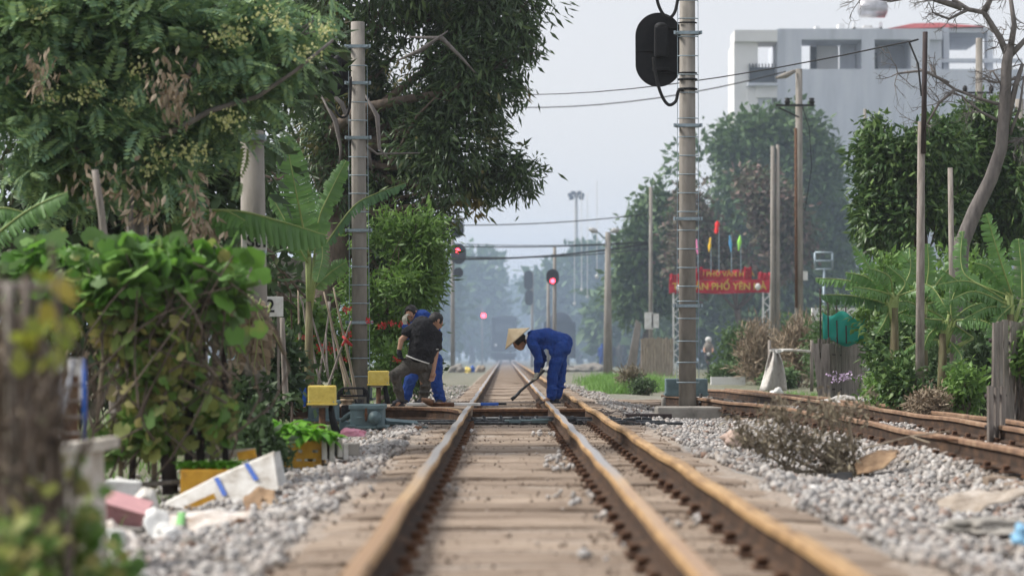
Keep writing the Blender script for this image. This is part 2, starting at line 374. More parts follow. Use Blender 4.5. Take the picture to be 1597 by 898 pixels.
mx = N(nt, "ShaderNodeMix", data_type='RGBA'); nt.links.new(bm2.outputs[0], mx.inputs[0]); nt.links.new(gm.outputs[2], mx.inputs[6]); nt.links.new(stone, mx.inputs[7])
bed = ramp(nt, noise(nt, 9, 6, .75, v), [(.3, (.15, .12, .095)), (.5, (.29, .24, .195)), (.7, (.4, .34, .29))])
def hard(lo, hi):
    a1 = N(nt, "ShaderNodeMapRange"); a1.inputs[1].default_value = lo - .05; a1.inputs[2].default_value = lo
    a2 = N(nt, "ShaderNodeMapRange"); a2.inputs[1].default_value = hi + .05; a2.inputs[2].default_value = hi
    for q in (a1, a2): nt.links.new(sx.outputs[0], q.inputs[0])
    mu = N(nt, "ShaderNodeMath", operation='MULTIPLY'); nt.links.new(a1.outputs[0], mu.inputs[0]); nt.links.new(a2.outputs[0], mu.inputs[1]); return mu.outputs[0]
mb_ = N(nt, "ShaderNodeMix", data_type='RGBA'); nt.links.new(hard(-.93, 1.64), mb_.inputs[0]); nt.links.new(mx.outputs[2], mb_.inputs[6]); nt.links.new(bed, mb_.inputs[7])
nt.links.new(mb_.outputs[2], b.inputs["Base Color"]); b.inputs["Roughness"].default_value = .95
bump(nt, b, vor.outputs["Distance"], .7, .03)
g_ = npmesh('ground', Vg, np.stack([a, a + 1, a + 1 + nx, a + nx], 1), m, smooth=True); tag(g_, kind='structure')
# ---------------------------------------------------------------- rails and sleepers
def wave(y, s):
    k = min(1, .35 + y / 30); return (k * (.006 * math.sin(y * 1.1 + s) + .005 * math.sin(y * 2.3 + 2 * s)), k * (.007 * math.sin(y * 1.05 + s * 3) + .004 * math.sin(y * 2.1 + s)))
PROF = [(-.0625, 0), (.0625, 0), (.0625, .012), (.012, .028), (.009, .1), (.0345, .115), (.036, .142), (.027, .152), (-.027, .152), (-.036, .142), (-.0345, .115), (-.009, .1), (-.012, .028), (-.0625, .012)]
PM = [1, 1, 1, 1, 1, 0, 0, 2, 0, 0, 1, 1, 1, 1]    # which face of the section is head side, web or running top
def rail_mb(mb, path, z0=.018, s=0, wob=True, prof=PROF):
    n = len(prof); vs = []; fs = []; ms = []
    for i, p in enumerate(path):
        p = Vector(p); d = Vector(path[min(i + 1, len(path) - 1)]) - Vector(path[max(i - 1, 0)]); d.z = 0; d.normalize()
        r = Vector((d.y, -d.x, 0)); wx, wz = wave(p.y if abs(d.y) > .5 else p.x * 2, s) if wob else (0, 0)
        for (u, w) in prof: vs.append(p + r * (u + wx) + Vector((0, 0, z0 + w + wz * min(1, w * 8))))
    b0 = len(mb.v); mb.v += [tuple(q) for q in vs]
    for i in range(len(path) - 1):
        for k in range(n):
            k2 = (k + 1) % n; mb.f.append((b0 + i * n + k, b0 + i * n + k2, b0 + (i + 1) * n + k2, b0 + (i + 1) * n + k)); mb.m.append(PM[k]); mb.sm.append(False)
    for e, rev in ((0, 1), (len(path) - 1, 0)):
        f = [b0 + e * n + k for k in range(n)]; mb.f.append(tuple(f[::-1] if rev else f)); mb.m.append(1); mb.sm.append(False)
RM = [M['railhead'], M['railweb'], M['railworn']]
RMG = [M['railhead'], M['railweb'], M['railhead']]
def yline(x, y0, y1, st=.45):
    n = int((y1 - y0) / st); return [(x, y0 + (y1 - y0) * i / n, 0) for i in range(n + 1)]
XL, XM, XR = -.455, .60, 1.05
track = empty('railway_track', (0, 0, 0), 'three-rail main track running straight away from the camera to the far haze', 'railway track')
for nm, x, mats, s in (('rail', XL, RM, .3), ('rail', XM, RM, 2.1), ('rail', XR, RMG, 4.4)):
    mb = MB(); rail_mb(mb, yline(x, -1.5, 60) + yline(x, 61, 330, 3), s=s); mb.build(nm, mats, track)
m, nt, b = nodes_of('sleeper_wood'); v = objvec(nt, (.5, 7, 3)); oi = N(nt, "ShaderNodeObjectInfo")
v2 = N(nt, "ShaderNodeVectorMath"); v2.operation = 'ADD'; nt.links.new(v, v2.inputs[0])
cb = N(nt, "ShaderNodeCombineXYZ"); mm = N(nt, "ShaderNodeMath", operation='MULTIPLY'); mm.inputs[1].default_value = 40
nt.links.new(oi.outputs["Random"], mm.inputs[0]); nt.links.new(mm.outputs[0], cb.inputs[0]); nt.links.new(mm.outputs[0], cb.inputs[2]); nt.links.new(cb.outputs[0], v2.inputs[1])
f = noise(nt, 5, 7, .72, v2.outputs[0]); c = ramp(nt, f, [(.26, (.09, .065, .05)), (.4, (.22, .175, .14)), (.52, (.33, .275, .23)), (.64, (.4, .34, .29)), (.78, (.52, .47, .42))])
mxx = N(nt, "ShaderNodeMix", data_type='RGBA', blend_type='MULTIPLY'); mxx.inputs[0].default_value = 1
nt.links.new(c, mxx.inputs[6]); nt.links.new(ramp(nt, oi.outputs["Random"], [(0, (.74, .7, .66)), (.3, (.88, .85, .81)), (.6, (.95, .92, .88)), (1, (1.08, 1.05, 1.0))]), mxx.inputs[7])
m3 = N(nt, "ShaderNodeMix", data_type='RGBA', blend_type='MULTIPLY'); m3.inputs[0].default_value = 1; nt.links.new(mxx.outputs[2], m3.inputs[6])
v3 = N(nt, "ShaderNodeVectorMath"); v3.operation = 'ADD'; nt.links.new(objvec(nt, (3, 5, 3)), v3.inputs[0]); nt.links.new(cb.outputs[0], v3.inputs[1])
nt.links.new(ramp(nt, noise(nt, 1.0, 6, .7, v3.outputs[0]), [(.3, (.62, .56, .51)), (.47, (.92, .9, .87)), (.7, (1.06, 1.06, 1.06))]), m3.inputs[7])
nt.links.new(m3.outputs[2], b.inputs["Base Color"]); b.inputs["Roughness"].default_value = .9; b.inputs["Specular IOR Level"].default_value = .2
bump(nt, b, noise(nt, 14, 5, .7, v2.outputs[0]), .5, .01); M['sleeper'] = m
def sleeper_mesh(L, seed, W=.5, H=.17, cx=.3):
    rs = np.random.RandomState(seed); nxs = 14; vs = []; fs = []
    prof = [(-W / 2, -H), (-W / 2, -.012), (-W / 2 + .012, 0), (-W / 6, .002), (W / 6, .001), (W / 2 - .012, 0), (W / 2, -.012), (W / 2, -H)]
    k = len(prof); ph = rs.rand(4) * 6
    for i in range(nxs + 1):
        t = i / nxs; x = cx + (t - .5) * L
        for j, (u, w) in enumerate(prof):
            sag = .007 * math.sin(t * 5 + ph[0]) + .003 * math.sin(t * 23 + ph[1]) if w > -.05 else 0
            if i in (0, nxs) and w > -.05: sag -= .012
            vs.append((x, u + .008 * math.sin(t * 7 + ph[2] + j), w + sag + rs.normal() * .0015 * (w > -.05)))
    for i in range(nxs):
        for j in range(k): fs.append((i * k + j, i * k + (j + 1) % k, (i + 1) * k + (j + 1) % k, (i + 1) * k + j))
    fs.append(tuple(range(k - 1, -1, -1))); fs.append(tuple(nxs * k + j for j in range(k)))
    me = bpy.data.meshes.new('sleeper'); me.from_pydata(vs, [], fs); me.materials.append(M['sleeper']); me.update()
    bm = bmesh.new(); bm.from_mesh(me); bmesh.ops.recalc_face_normals(bm, faces=bm.faces); bm.to_mesh(me); bm.free(); return me
def fasten_mesh():
    mb = MB(); mb.box((0, 0, .009), (.22, .17, .018), bev=.003)
    for s in (-1, 1):
        mb.box((s * .078, 0, .03), (.045, .06, .03), bev=.005); mb.tube([(s * .055, -.04, .045), (s * .09, -.03, .052), (s * .095, .02, .05), (s * .05, .03, .04)], .008, 6)
        mb.cyl((s * .08, .05, .018), (s * .08, .05, .05), .014, n=6)
    o = mb.build('rail_fastening', M['rust']); me = o.data; bpy.data.objects.remove(o); return me
fm = fasten_mesh(); sms = [sleeper_mesh(2.42, i, cx=.35) for i in range(7)]
sy = [y for y in np.arange(4.3, 78, .60) if not (26.25 < y < 27.15)][:100]
for i, y in enumerate(sy):
    s = link_mesh('sleeper', sms[i % 7], track, (rnd.uniform(-.04, .04), y + rnd.uniform(-.02, .02), rnd.uniform(-.004, .004))); s.rotation_euler = (0, rnd.uniform(-.003, .003), rnd.uniform(-.012, .012))
    if y < 36:
        for x in (XL, XM, XR): link_mesh('rail_fastening', fm, s, (x - s.location.x, 0, .001))
mb = MB(); y = sy[-1] + .6
while y < 330: mb.box((.35, y, -.085), (2.42, .3, .17)); y += .6
tag(mb.build('far_sleepers', M['sleeper'], track), kind='stuff')
# spread of sand and small stones packed between the sleepers is part of the ground; second track
def spath(x0, curve):
    pts = []
    for y in np.arange(3, 46, .5): pts.append((x0 + curve(y), y, 0))
    return pts
def curveA(y): return -.0125 * max(0, y - 24.5) ** 1.75 if y > 24.5 else 0
def curveB(y): return -.006 * max(0, y - 28) ** 1.75
M['siderust'] = mat('old_rail_top', (.24, .145, .09), (.13, .08, .055), .8, scale=5, c3=(.34, .24, .16), bmp=.3)
side = empty('railway_track', (4.3, 20, 0), 'rusty disused side track curving in from the right across the gravel', 'railway track')
for x0, cv, s in ((3.55, curveA, 1.), (4.6, curveB, 3.), (5.02, lambda y: curveB(y) - .012 * max(0, 31 - y) * 0, 5.)):
    mb = MB(); pp = [p for p in spath(x0, cv) if p[1] < (37 if x0 < 4 else 44)]; rail_mb(mb, pp, s=s); mb.build('rail', [M['siderust'], M['railweb'], M['siderust']], side)
ssm = [sleeper_mesh(2.0, 20 + i, W=.22, cx=.05) for i in range(4)]
for i, y in enumerate(np.arange(4, 43, .64)):
    xo = 4.28 + (curveA(y) + curveB(y)) / 2; L = 1
    s = link_mesh('sleeper', ssm[i % 4], side, (xo - 4.3, y - 20, -.022)); s.rotation_euler = (0, 0, rnd.uniform(-.03, .03))
    if y < 34:
        for x in (3.55 + curveA(y), 4.6 + curveB(y), 5.02 + curveB(y)): link_mesh('rail_fastening', fm, s, (x - xo, 0, .023))
# branch rail swinging out of the left rail, and the check rails laid across
mb = MB(); bz = [(-.49, 25.2), (-.50, 25.8), (-.53, 26.5), (-.60, 27.2), (-.74, 27.75), (-.98, 28.1), (-1.4, 28.25), (-2.2, 28.3), (-3.6, 28.35), (-5, 28.4)]
rail_mb(mb, [(x, y, 0) for x, y in bz], z0=.012, s=2, wob=False); one('branch_rail', mb, [M['rust'], M['railweb'], M['railhead']], 'rusty rail bending sharply out of the left rail towards the grey switch boxes', 'rail')
mb = MB(); rail_mb(mb, [(x, 27.42, 0) for x in np.linspace(-.39, .53, 6)], z0=.012, wob=False); one('cross_rail', mb, [M['rust'], M['railweb'], M['railhead']], 'short rusty rail lying crosswise between the left and middle rails', 'rail')
mb = MB(); rail_mb(mb, [(x, 27.47, 0) for x in np.linspace(.67, .985, 4)], z0=.01, wob=False); one('cross_rail', mb, [M['rust'], M['railweb'], M['railhead']], 'stub of rail lying crosswise between the middle and right rails', 'rail')
# switch drive gear in the gap: rods, cranks, clamps
mb = MB(); r = np.random.RandomState(3)
mb.box((.35, 26.72, -.06), (3.1, .5, .05)); mb.tube([(-1.4, 26.6, .03), (-.3, 26.6, .03), (.9, 26.62, .035), (1.9, 26.6, .02)], .022, 8)
mb.tube([(-1.2, 26.45, .015), (2.1, 26.47, .01)], .018, 8); mb.tube([(-.35, 26.9, .05), (.5, 26.88, .06), (1.4, 26.9, .04)], .026, 8)
for i in range(46):
    x = r.uniform(-.38, 1.75)
    if abs(x - XL) < .07 or abs(x - XM) < .07 or abs(x - XR) < .07: continue
    mb.box((x, r.uniform(26.4, 27.0), r.uniform(.0, .06)), (r.uniform(.03, .13), r.uniform(.04, .12), r.uniform(.03, .08)), r.uniform(-.3, .3), .006)
for x in (-.25, -.05, .2, .38, .8, 1.25): mb.cyl((x, 26.55, -.01), (x, 26.55, .085), .03, n=10); mb.cyl((x, 26.55, .085), (x, 26.55, .1), .02, n=6)
M['oilblack'] = mat('oily_iron', (.05, .055, .06), (.015, .016, .02), .4, .3, scale=14, c3=(.12, .13, .14), bmp=.2)
one('switch_rods', mb, M['oilblack'], 'oily black switch rods and clamps lying under the rails in the gap between sleepers', 'switch rods')
mb = MB(); mb.box((.42, 26.38, .045), (.2, .05, .05), bev=.006); mb.box((.12, 26.37, .04), (.14, .05, .04), bev=.006); mb.tube([(.0, 26.36, .045), (.55, 26.36, .05)], .014, 8)
one('lock_rod', mb, M['teal'], 'grey-green lock rod with two blocks in front of the black switch rods', 'lock rod')
# ---------------------------------------------------------------- ballast stones
ICO = bmesh.new(); bmesh.ops.create_icosphere(ICO, subdivisions=1, radius=1)
iv = np.array([v.co[:] for v in ICO.verts]); ifc = np.array([[v.index for v in f.verts] for f in ICO.faces]); ICO.free()
def stones(name, pos, size, m, seed, label=None):
    rs = np.random.RandomState(seed); n = len(pos)
    V = iv[None] * (1 + rs.uniform(-.28, .28, (n, 12, 1))) + rs.normal(size=(n, 12, 3)) * .1
    V = V * (size * rs.uniform(.6, 1.25, n))[:, None, None] * rs.uniform(.6, 1.2, (n, 1, 3))
    q = rs.normal(size=(n, 4)); q /= np.linalg.norm(q, axis=1, keepdims=True); w, x, y, z = q.T
    R = np.stack([1 - 2 * (y * y + z * z), 2 * (x * y - z * w), 2 * (x * z + y * w), 2 * (x * y + z * w), 1 - 2 * (x * x + z * z), 2 * (y * z - x * w), 2 * (x * z - y * w), 2 * (y * z + x * w), 1 - 2 * (x * x + y * y)], 1).reshape(n, 3, 3)
    V = np.einsum('nij,nkj->nki', R, V) + pos[:, None]
    Fi = (ifc[None] + (np.arange(n) * 12)[:, None, None]).reshape(-1, 3)
    o = npmesh(name, V.reshape(-1, 3), Fi, m); return o
def scatter(x0, x1, y0, y1, dens, seed):
    rs = np.random.RandomState(seed); n = int((x1 - x0) * (y1 - y0) * dens); x = rs.uniform(x0, x1, n); y = rs.uniform(y0, y1, n)
    k = (x < .24 * y + 1.2) & (x > -.24 * y - 1.0); return x[k], y[k], rs
M['stone'] = islandmat('ballast_stone', [(0, (.17, .16, .155)), (.15, (.34, .33, .32)), (.4, (.46, .45, .44)), (.6, (.36, .325, .3)), (.72, (.6, .585, .565)), (.9, (.42, .385, .36)), (.95, (.26, .17, .13)), (1, (.5, .48, .46))], bs=30)
ps = []
for (x0, x1, y0, y1, d) in ((1.5, 3.55, 5.5, 24, 620), (1.5, 3.4, 24, 40, 420), (3.4, 5.2, 11, 30, 400), (5.2, 6.4, 15, 32, 250), (3.2, 5.5, 30, 44, 220), (1.5, 2.2, 40, 66, 260)):
    x, y, rs = scatter(x0, x1, y0, y1, d, len(ps) + 5)
    k = np.ones(len(x), bool)
    edge = 1.66 + .07 * np.sin(y * 1.3) + .04 * np.sin(y * 4) ; k &= x > edge
    sl = 3.55 + np.array([curveA(q) for q in y]); inside = (x > sl - .1) & (((y - 4) % .64 < .13) | ((y - 4) % .64 > .51)) & (x < 5.4); k &= ~(inside & (rs.rand(len(x)) < .85))
    x, y = x[k], y[k]; ps.append(np.stack([x, y, gh(x, y) + rs.uniform(-.005, .03, len(x))], 1))
for (x0, x1, y0, y1, d) in ((-3.0, -.86, 5.5, 25.5, 560), (-2.0, -.8, 25, 60, 120)):
    x, y, rs = scatter(x0, x1, y0, y1, d, len(ps) + 5)
    lim = -1.55 - .25 * np.sin(y * .8) - np.clip((13 - y) * .02, 0, .3) ; k = (x < -.93 + .05 * np.sin(y * 1.7) + .04 * np.sin(y * 5)) & (x > lim - rs.rand(len(x)) ** 2 * 1.2)
    x, y = x[k], y[k]; ps.append(np.stack([x, y, gh(x, y) + rs.uniform(-.005, .03, len(x))], 1))
bpos = np.concatenate(ps); bsize = .016 + .018 * np.random.RandomState(5).rand(len(bpos)) ** 1.6
tag(stones('ballast', bpos, bsize, M['stone'], 4), 'pale crushed stone ballast heaped along both sides of the track', 'gravel', kind='stuff')
rs = np.random.RandomState(77); cl = []
for (px, py, k, sp) in ((868, 713, 22, .07), (880, 728, 16, .07), (842, 676, 14, .06), (905, 772, 14, .09), (880, 676, 8, .05), (945, 800, 3, .03), (840, 640, 8, .07), (915, 640, 6, .05), (1005, 700, 4, .05), (935, 808, 2, .02), (728, 672, 4, .05), (715, 698, 3, .03), (945, 850, 4, .1), (1090, 810, 3, .05), (700, 760, 3, .05), (590, 770, 4, .06), (1130, 770, 5, .08), (1060, 830, 4, .06)):
    g = G(px, py, .02); p = rs.normal(size=(k, 3)) * [sp, sp * 5, 0] + [g.x, g.y, 0]; p[:, 2] = .022
    for xr in (XL, XM, XR):
        d = p[:, 0] - xr; p[:, 0] = np.where(np.abs(d) < .09, xr + np.sign(d + 1e-6) * .1, p[:, 0])
    cl.append(p)
    rr = rs.rand(k); 
cl = np.concatenate(cl); tag(stones('loose_gravel', cl, np.full(len(cl), .022), M['stone'], 9), 'scattered pale stones lying on top of the wooden sleepers', 'gravel', kind='stuff')
# dirt crumbs and wood chips over the sleepers, thicker beside the rails
rs = np.random.RandomState(88); n = 9000; x = rs.uniform(-.95, 1.66, n); k = rs.rand(n) < .75; x[k] = np.array([XL, XM, XR])[rs.randint(0, 3, k.sum())] + rs.normal(size=k.sum()) * .16
y = rs.uniform(5, 40, n); cr = np.column_stack([x, y, np.full(n, .004)]); ok = np.min(np.abs(x[:, None] - np.array([XL, XM, XR])), 1) > .06; cr = cr[ok]
M['crumb'] = islandmat('dirt_crumb', [(0, (.1, .075, .055)), (.4, (.22, .17, .13)), (.8, (.34, .28, .23)), (1, (.5, .46, .42))], bs=40)
tag(stones('dirt_crumbs', cr, .004 + .009 * rs.rand(len(cr)) ** 2, M['crumb'], 6), 'brown dirt crumbs and chips lying on the sleepers beside the rails', 'dirt', kind='stuff')
# haze: smoky air round everything
def haze(dens):
    mb = MB(); mb.box((0, 450, 27.5), (1100, 1120, 59)); o = mb.build('haze', None) if False else None
    me = bpy.data.meshes.new('haze'); me.from_pydata(mb.v, [], mb.f); me.update()
    bm = bmesh.new(); bm.from_mesh(me); bmesh.ops.recalc_face_normals(bm, faces=bm.faces); bm.to_mesh(me); bm.free()
    m = bpy.data.materials.new('haze_air'); m.use_nodes = True; nt = m.node_tree; nt.nodes.clear()
    vo = nt.nodes.new("ShaderNodeVolumePrincipled"); out = nt.nodes.new("ShaderNodeOutputMaterial")
    vo.inputs["Color"].default_value = (.8, .88, 1, 1); vo.inputs["Density"].default_value = dens; vo.inputs["Anisotropy"].default_value = .2
    nt.links.new(vo.outputs[0], out.inputs["Volume"]); me.materials.append(m)
    return tag(link_mesh('haze', me), kind='stuff')
haze(.0004)
# drifting smoke further down the line: thickens gradually with distance, thins with height
def smoke():
    me = bpy.data.meshes.new('smoke'); mb = MB(); mb.box((0, 250, 16), (420, 400, 35.6)); me.from_pydata(mb.v, [], mb.f); me.update()
    bm = bmesh.new(); bm.from_mesh(me); bmesh.ops.recalc_face_normals(bm, faces=bm.faces); bm.to_mesh(me); bm.free()
    m = bpy.data.materials.new('drifting_smoke'); m.use_nodes = True; nt = m.node_tree; nt.nodes.clear()
    tc = N(nt, "ShaderNodeTexCoord"); sp = N(nt, "ShaderNodeSeparateXYZ"); nt.links.new(tc.outputs["Object"], sp.inputs[0])
    def mr(src, a, b_, c, d):
        q = N(nt, "ShaderNodeMapRange", interpolation_type='SMOOTHSTEP'); 
        for i, vv in enumerate((a, b_, c, d)): q.inputs[i + 1].default_value = vv
        nt.links.new(src, q.inputs[0]); return q.outputs[0]
    def mul(a, b_):
        q = N(nt, "ShaderNodeMath", operation='MULTIPLY'); nt.links.new(a, q.inputs[0]); nt.links.new(b_, q.inputs[1]); return q.outputs[0]
    d = mul(mul(mr(sp.outputs[1], 60, 150, 0, 1), mr(sp.outputs[1], 440, 380, 0, 1)), mr(sp.outputs[2], 22, 3, 0, 1))
    k = N(nt, "ShaderNodeMath", operation='MULTIPLY'); k.inputs[1].default_value = .0043; nt.links.new(d, k.inputs[0])
    vo = nt.nodes.new("ShaderNodeVolumePrincipled"); out = nt.nodes.new("ShaderNodeOutputMaterial"); vo.inputs["Color"].default_value = (.5, .66, .9, 1)
    nt.links.new(k.outputs[0], vo.inputs["Density"]); nt.links.new(vo.outputs[0], out.inputs["Volume"]); me.materials.append(m)
    try: m.cycles.volume_step_rate = 1.0; m.volume_intersection_method = 'FAST'
    except Exception: pass
    return tag(link_mesh('smoke', me), kind='stuff')
smoke()
# ---------------------------------------------------------------- vegetation
def Bl(px, py, Y, rx, rz, ry=None):
    s = Y / F; return (P(px, py, Y), (rx * s, (ry if ry else (rx + rz) / 2) * s, rz * s))
def gp(px, Y, dz=0): q = P(px, 553, Y); return Vector((q.x, Y, gz(q.x, Y) + dz))
LF = {}
LF['mango'] = leafmat('mango_leaf', [(0.044, 0.078, 0.035), (0.078, 0.132, 0.048), (0.054, 0.093, 0.048), (0.132, 0.202, 0.069)], .38, .2, .60, 1.1, (0.265, 0.217, 0.075))
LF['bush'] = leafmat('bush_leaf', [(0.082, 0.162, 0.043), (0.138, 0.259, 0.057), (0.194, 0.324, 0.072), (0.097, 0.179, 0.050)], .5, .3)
LF['feather'] = leafmat('feathery_leaf', [(0.114, 0.195, 0.086), (0.211, 0.325, 0.129), (0.276, 0.406, 0.172), (0.357, 0.504, 0.229), (0.126, 0.227, 0.141), (0.186, 0.312, 0.186), (0.151, 0.270, 0.127), (0.254, 0.380, 0.230)], .6, .3, .62, 1.6, (0.203, 0.288, 0.075))
LF['under'] = leafmat('shaded_leaf', [(0.041, 0.074, 0.030), (0.068, 0.121, 0.041), (0.054, 0.088, 0.041)], .6, .2, .6, 1.5, (0.108, 0.081, 0.047))  # darker greens: shade put into the leaf colour
LF['squash'] = leafmat('squash_leaf', [(.16, .27, .09), (.11, .19, .07), (0.117, 0.260, 0.040), (0.182, 0.390, 0.063), (0.104, 0.221, 0.057), (0.260, 0.442, 0.103)], .55, .35, .64, 2.2, (0.390, 0.390, 0.103))
LF['vine'] = leafmat('old_vine_leaf', [(0.109, 0.219, 0.049), (0.182, 0.328, 0.072), (0.365, 0.365, 0.113), (0.128, 0.219, 0.064), (0.547, 0.474, 0.192)], .6, .3, .6, 3, (0.474, 0.401, 0.128))
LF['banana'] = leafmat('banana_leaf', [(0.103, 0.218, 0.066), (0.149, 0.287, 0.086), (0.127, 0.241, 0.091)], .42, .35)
LF['bananadark'] = leafmat('dark_banana_leaf', [(0.068, 0.149, 0.061), (0.095, 0.203, 0.074)], .45, .3)  # darker greens, both faces of a few leaves
LF['rib'] = mat('banana_midrib', (.3, .36, .13), (.2, .26, .08), .5, scale=5, bmp=0)
LF['far'] = leafmat('distant_leaf', [(0.061, 0.121, 0.041), (0.101, 0.176, 0.054), (0.074, 0.135, 0.054)], .6, .25)
LF['dense'] = leafmat('dense_leaf', [(0.032, 0.073, 0.025), (0.056, 0.114, 0.034), (0.089, 0.162, 0.045), (0.145, 0.227, 0.064)], .4, .2)
LF['mauve'] = leafmat('dry_flower', [(.07, .11, .05), (.1, .1, .06), (.17, .11, .1), (.07, .1, .05), (.26, .17, .15), (.09, .12, .06), (.14, .1, .08)], .7, .2)
LF['lime'] = leafmat('lettuce_leaf', [(.14, .36, .03), (.2, .46, .05), (.1, .28, .03)], .45, .4)
LF['flower'] = leafmat('pale_flower', [(.5, .52, .2), (.6, .6, .32), (.42, .48, .16)], .6, .3)
LF['red'] = leafmat('red_flower', [(.42, .03, .03), (.6, .06, .06)], .6, .2)
LF['dead'] = leafmat('dead_leaf', [(.3, .23, .16), (.2, .15, .1), (.42, .35, .26), (.13, .1, .07)], .9, .15)
LF['grey'] = leafmat('withered_leaf', [(.22, .185, .125), (.13, .11, .08), (.31, .27, .19)], .9, .1)
LF['grass'] = leafmat('grass_blade', [(0.135, 0.270, 0.061), (0.216, 0.392, 0.095), (0.162, 0.297, 0.081)], .6, .3)
# the big mango tree overhanging the track
Y = 38
bl = [Bl(590, -70, Y, 210, 130), Bl(770, 0, Y, 110, 75), Bl(855, 15, Y, 44, 28), Bl(888, 18, Y, 26, 20), Bl(820, 60, Y, 30, 34), Bl(600, 120, Y + 1, 150, 120), Bl(735, 120, Y, 88, 80), Bl(560, 230, Y + 1, 120, 110),
      Bl(690, 235, Y, 105, 85), Bl(800, 272, Y, 48, 32), Bl(745, 300, Y, 30, 18), Bl(630, 340, Y + 1, 72, 80), Bl(684, 325, Y, 30, 44), Bl(600, 430, Y + 1, 74, 80), Bl(655, 425, Y + 1, 30, 60)]
t = tree('mango_tree', gp(470, Y + 1), bl, 'huge dark mango tree overhanging the left side of the track', 'tree', leaf=LF['mango'], n=6600, per=8, size=.2, wid=.25, trunk_r=.32, bark=M['bark'], fork=P(500, 250, Y + 1), seed=11, twigs=110, gap=-.32, gs=1.9, droop=.75, spread=.24, bias=.5)
mb = MB(); rs = np.random.RandomState(2)
for pl in ([(505, 130), (530, 160), (555, 215), (590, 245), (655, 240)], [(570, 150), (590, 180), (592, 230), (610, 250)], [(560, 200), (575, 235), (580, 270)], [(500, 150), (522, 190), (535, 235), (530, 255)], [(640, 60), (690, 60), (720, 90), (740, 110)], [(620, 95), (655, 80), (700, 50)]):
    mb.tube([P(x, y, 36.0) + Vector(rs.normal(size=3)) * .02 for x, y in pl], [.012] + list(np.linspace(.04, .01, len(pl) - 1)), 6)
mb.build('bare_branches', M['barkgrey'], t)
# pale green tree below it, beside the men
bl = [Bl(600, 380, 36, 55, 50), Bl(650, 380, 36, 45, 50), Bl(590, 470, 36, 55, 60), Bl(640, 450, 36, 50, 60), Bl(560, 410, 36, 40, 50), Bl(620, 530, 36, 55, 45), Bl(668, 400, 36.5, 16, 40)]
tree('bushy_tree', gp(600, 36), bl, 'lighter green bushy tree growing under the mango tree behind the standing workers', leaf=LF['bush'], n=1900, per=7, size=.15, wid=.3, trunk_r=.09, bark=M['bark'], seed=21, twigs=40, gap=-.2, gs=2.6, droop=.3, spread=.2)
# feathery tree at the left
Y = 20
bl = [Bl(70, 40, Y, 150, 120), Bl(250, 30, Y, 160, 120), Bl(140, 170, Y, 170, 90), Bl(315, 130, Y, 90, 80), Bl(385, 30, Y, 85, 60), Bl(478, 45, Y, 30, 18), Bl(424, 86, Y, 26, 18), Bl(60, 235, Y, 100, 60), Bl(225, 225, Y, 95, 46), Bl(330, 215, Y, 22, 18), Bl(375, 95, Y, 44, 44)]
t = tree('feathery_tree', gp(205, 21.5), bl, 'grey-green feathery tree with pale flower clusters filling the upper left', leaf=LF['feather'], n=2700, per=3, size=.27, wid=.9, trunk_r=.14, bark=M['barkgrey'], fork=P(215, 330, 21), seed=31, twigs=90, tpl='frond', gap=.02, gs=2.9, droop=.12, spread=.3, bias=.42, up=1.6)
rs = np.random.RandomState(5); W = []; Fi = []; off = 0
for (px, py) in ((85, 155), (150, 140), (195, 165), (65, 150), (250, 240), (235, 260), (375, 45), (420, 20), (355, 190), (370, 60), (130, 150), (290, 235), (505, 50), (440, 40), (480, 85), (60, 20), (340, 60), (350, 185), (310, 240), (215, 110)):
    k = 46; p = np.array(P(px, py, 19.1)) + rs.normal(size=(k, 3)) * [.06, .06, .045]; w, f_ = inst(LANCE_V, LANCE_F, p, rs.normal(size=(k, 3)) + [0, 0, .5], rs.normal(size=(k, 3)), np.array([[.028, .032, .03]]) * rs.uniform(.7, 1.3, (k, 1))); W.append(w); Fi.append(f_ + off); off += len(w)
npmesh('flower', np.concatenate(W), np.concatenate(Fi), LF['flower'], t)
mb = MB()
for pl in ([(205, 400), (200, 330), (205, 290)], [(240, 225), (275, 200), (330, 178), (400, 150), (450, 110), (520, 60)], [(275, 200), (300, 120), (330, 60)], [(40, 210), (110, 220), (150, 250), (200, 270)], [(160, 380), (155, 320), (150, 270)]):
    mb.tube([P(x, y, 19.6) + Vector(rs.normal(size=3)) * .03 for x, y in pl], list(np.linspace(.035, .012, len(pl))), 7)
mb.build('branch', M['barkgrey'], t)
# backdrop trees behind it, leaves coloured dark to fill in the dark interior
Y = 26
bl = [Bl(60, 60, Y, 140, 130), Bl(260, 80, Y, 150, 130), Bl(100, 250, Y, 130, 110), Bl(280, 260, Y, 140, 110), Bl(430, 60, Y + 6, 80, 120), Bl(60, 400, Y, 110, 100), Bl(230, 400, Y, 120, 100), Bl(400, 320, Y + 8, 60, 110), Bl(360, 440, Y + 3, 60, 80), Bl(120, 520, Y, 160, 90), Bl(430, 470, Y + 9, 50, 80)]
tree('shade_tree', gp(300, 27), bl, 'dark leafy tree standing behind the feathery one at far left', leaf=LF['under'], n=3000, per=6, size=.24, wid=.42, trunk_r=.16, bark=M['bark'], fork=P(300, 330, 27), seed=41, twigs=100, gap=-.5, gs=1.8, droop=.5, spread=.35, bias=.4)
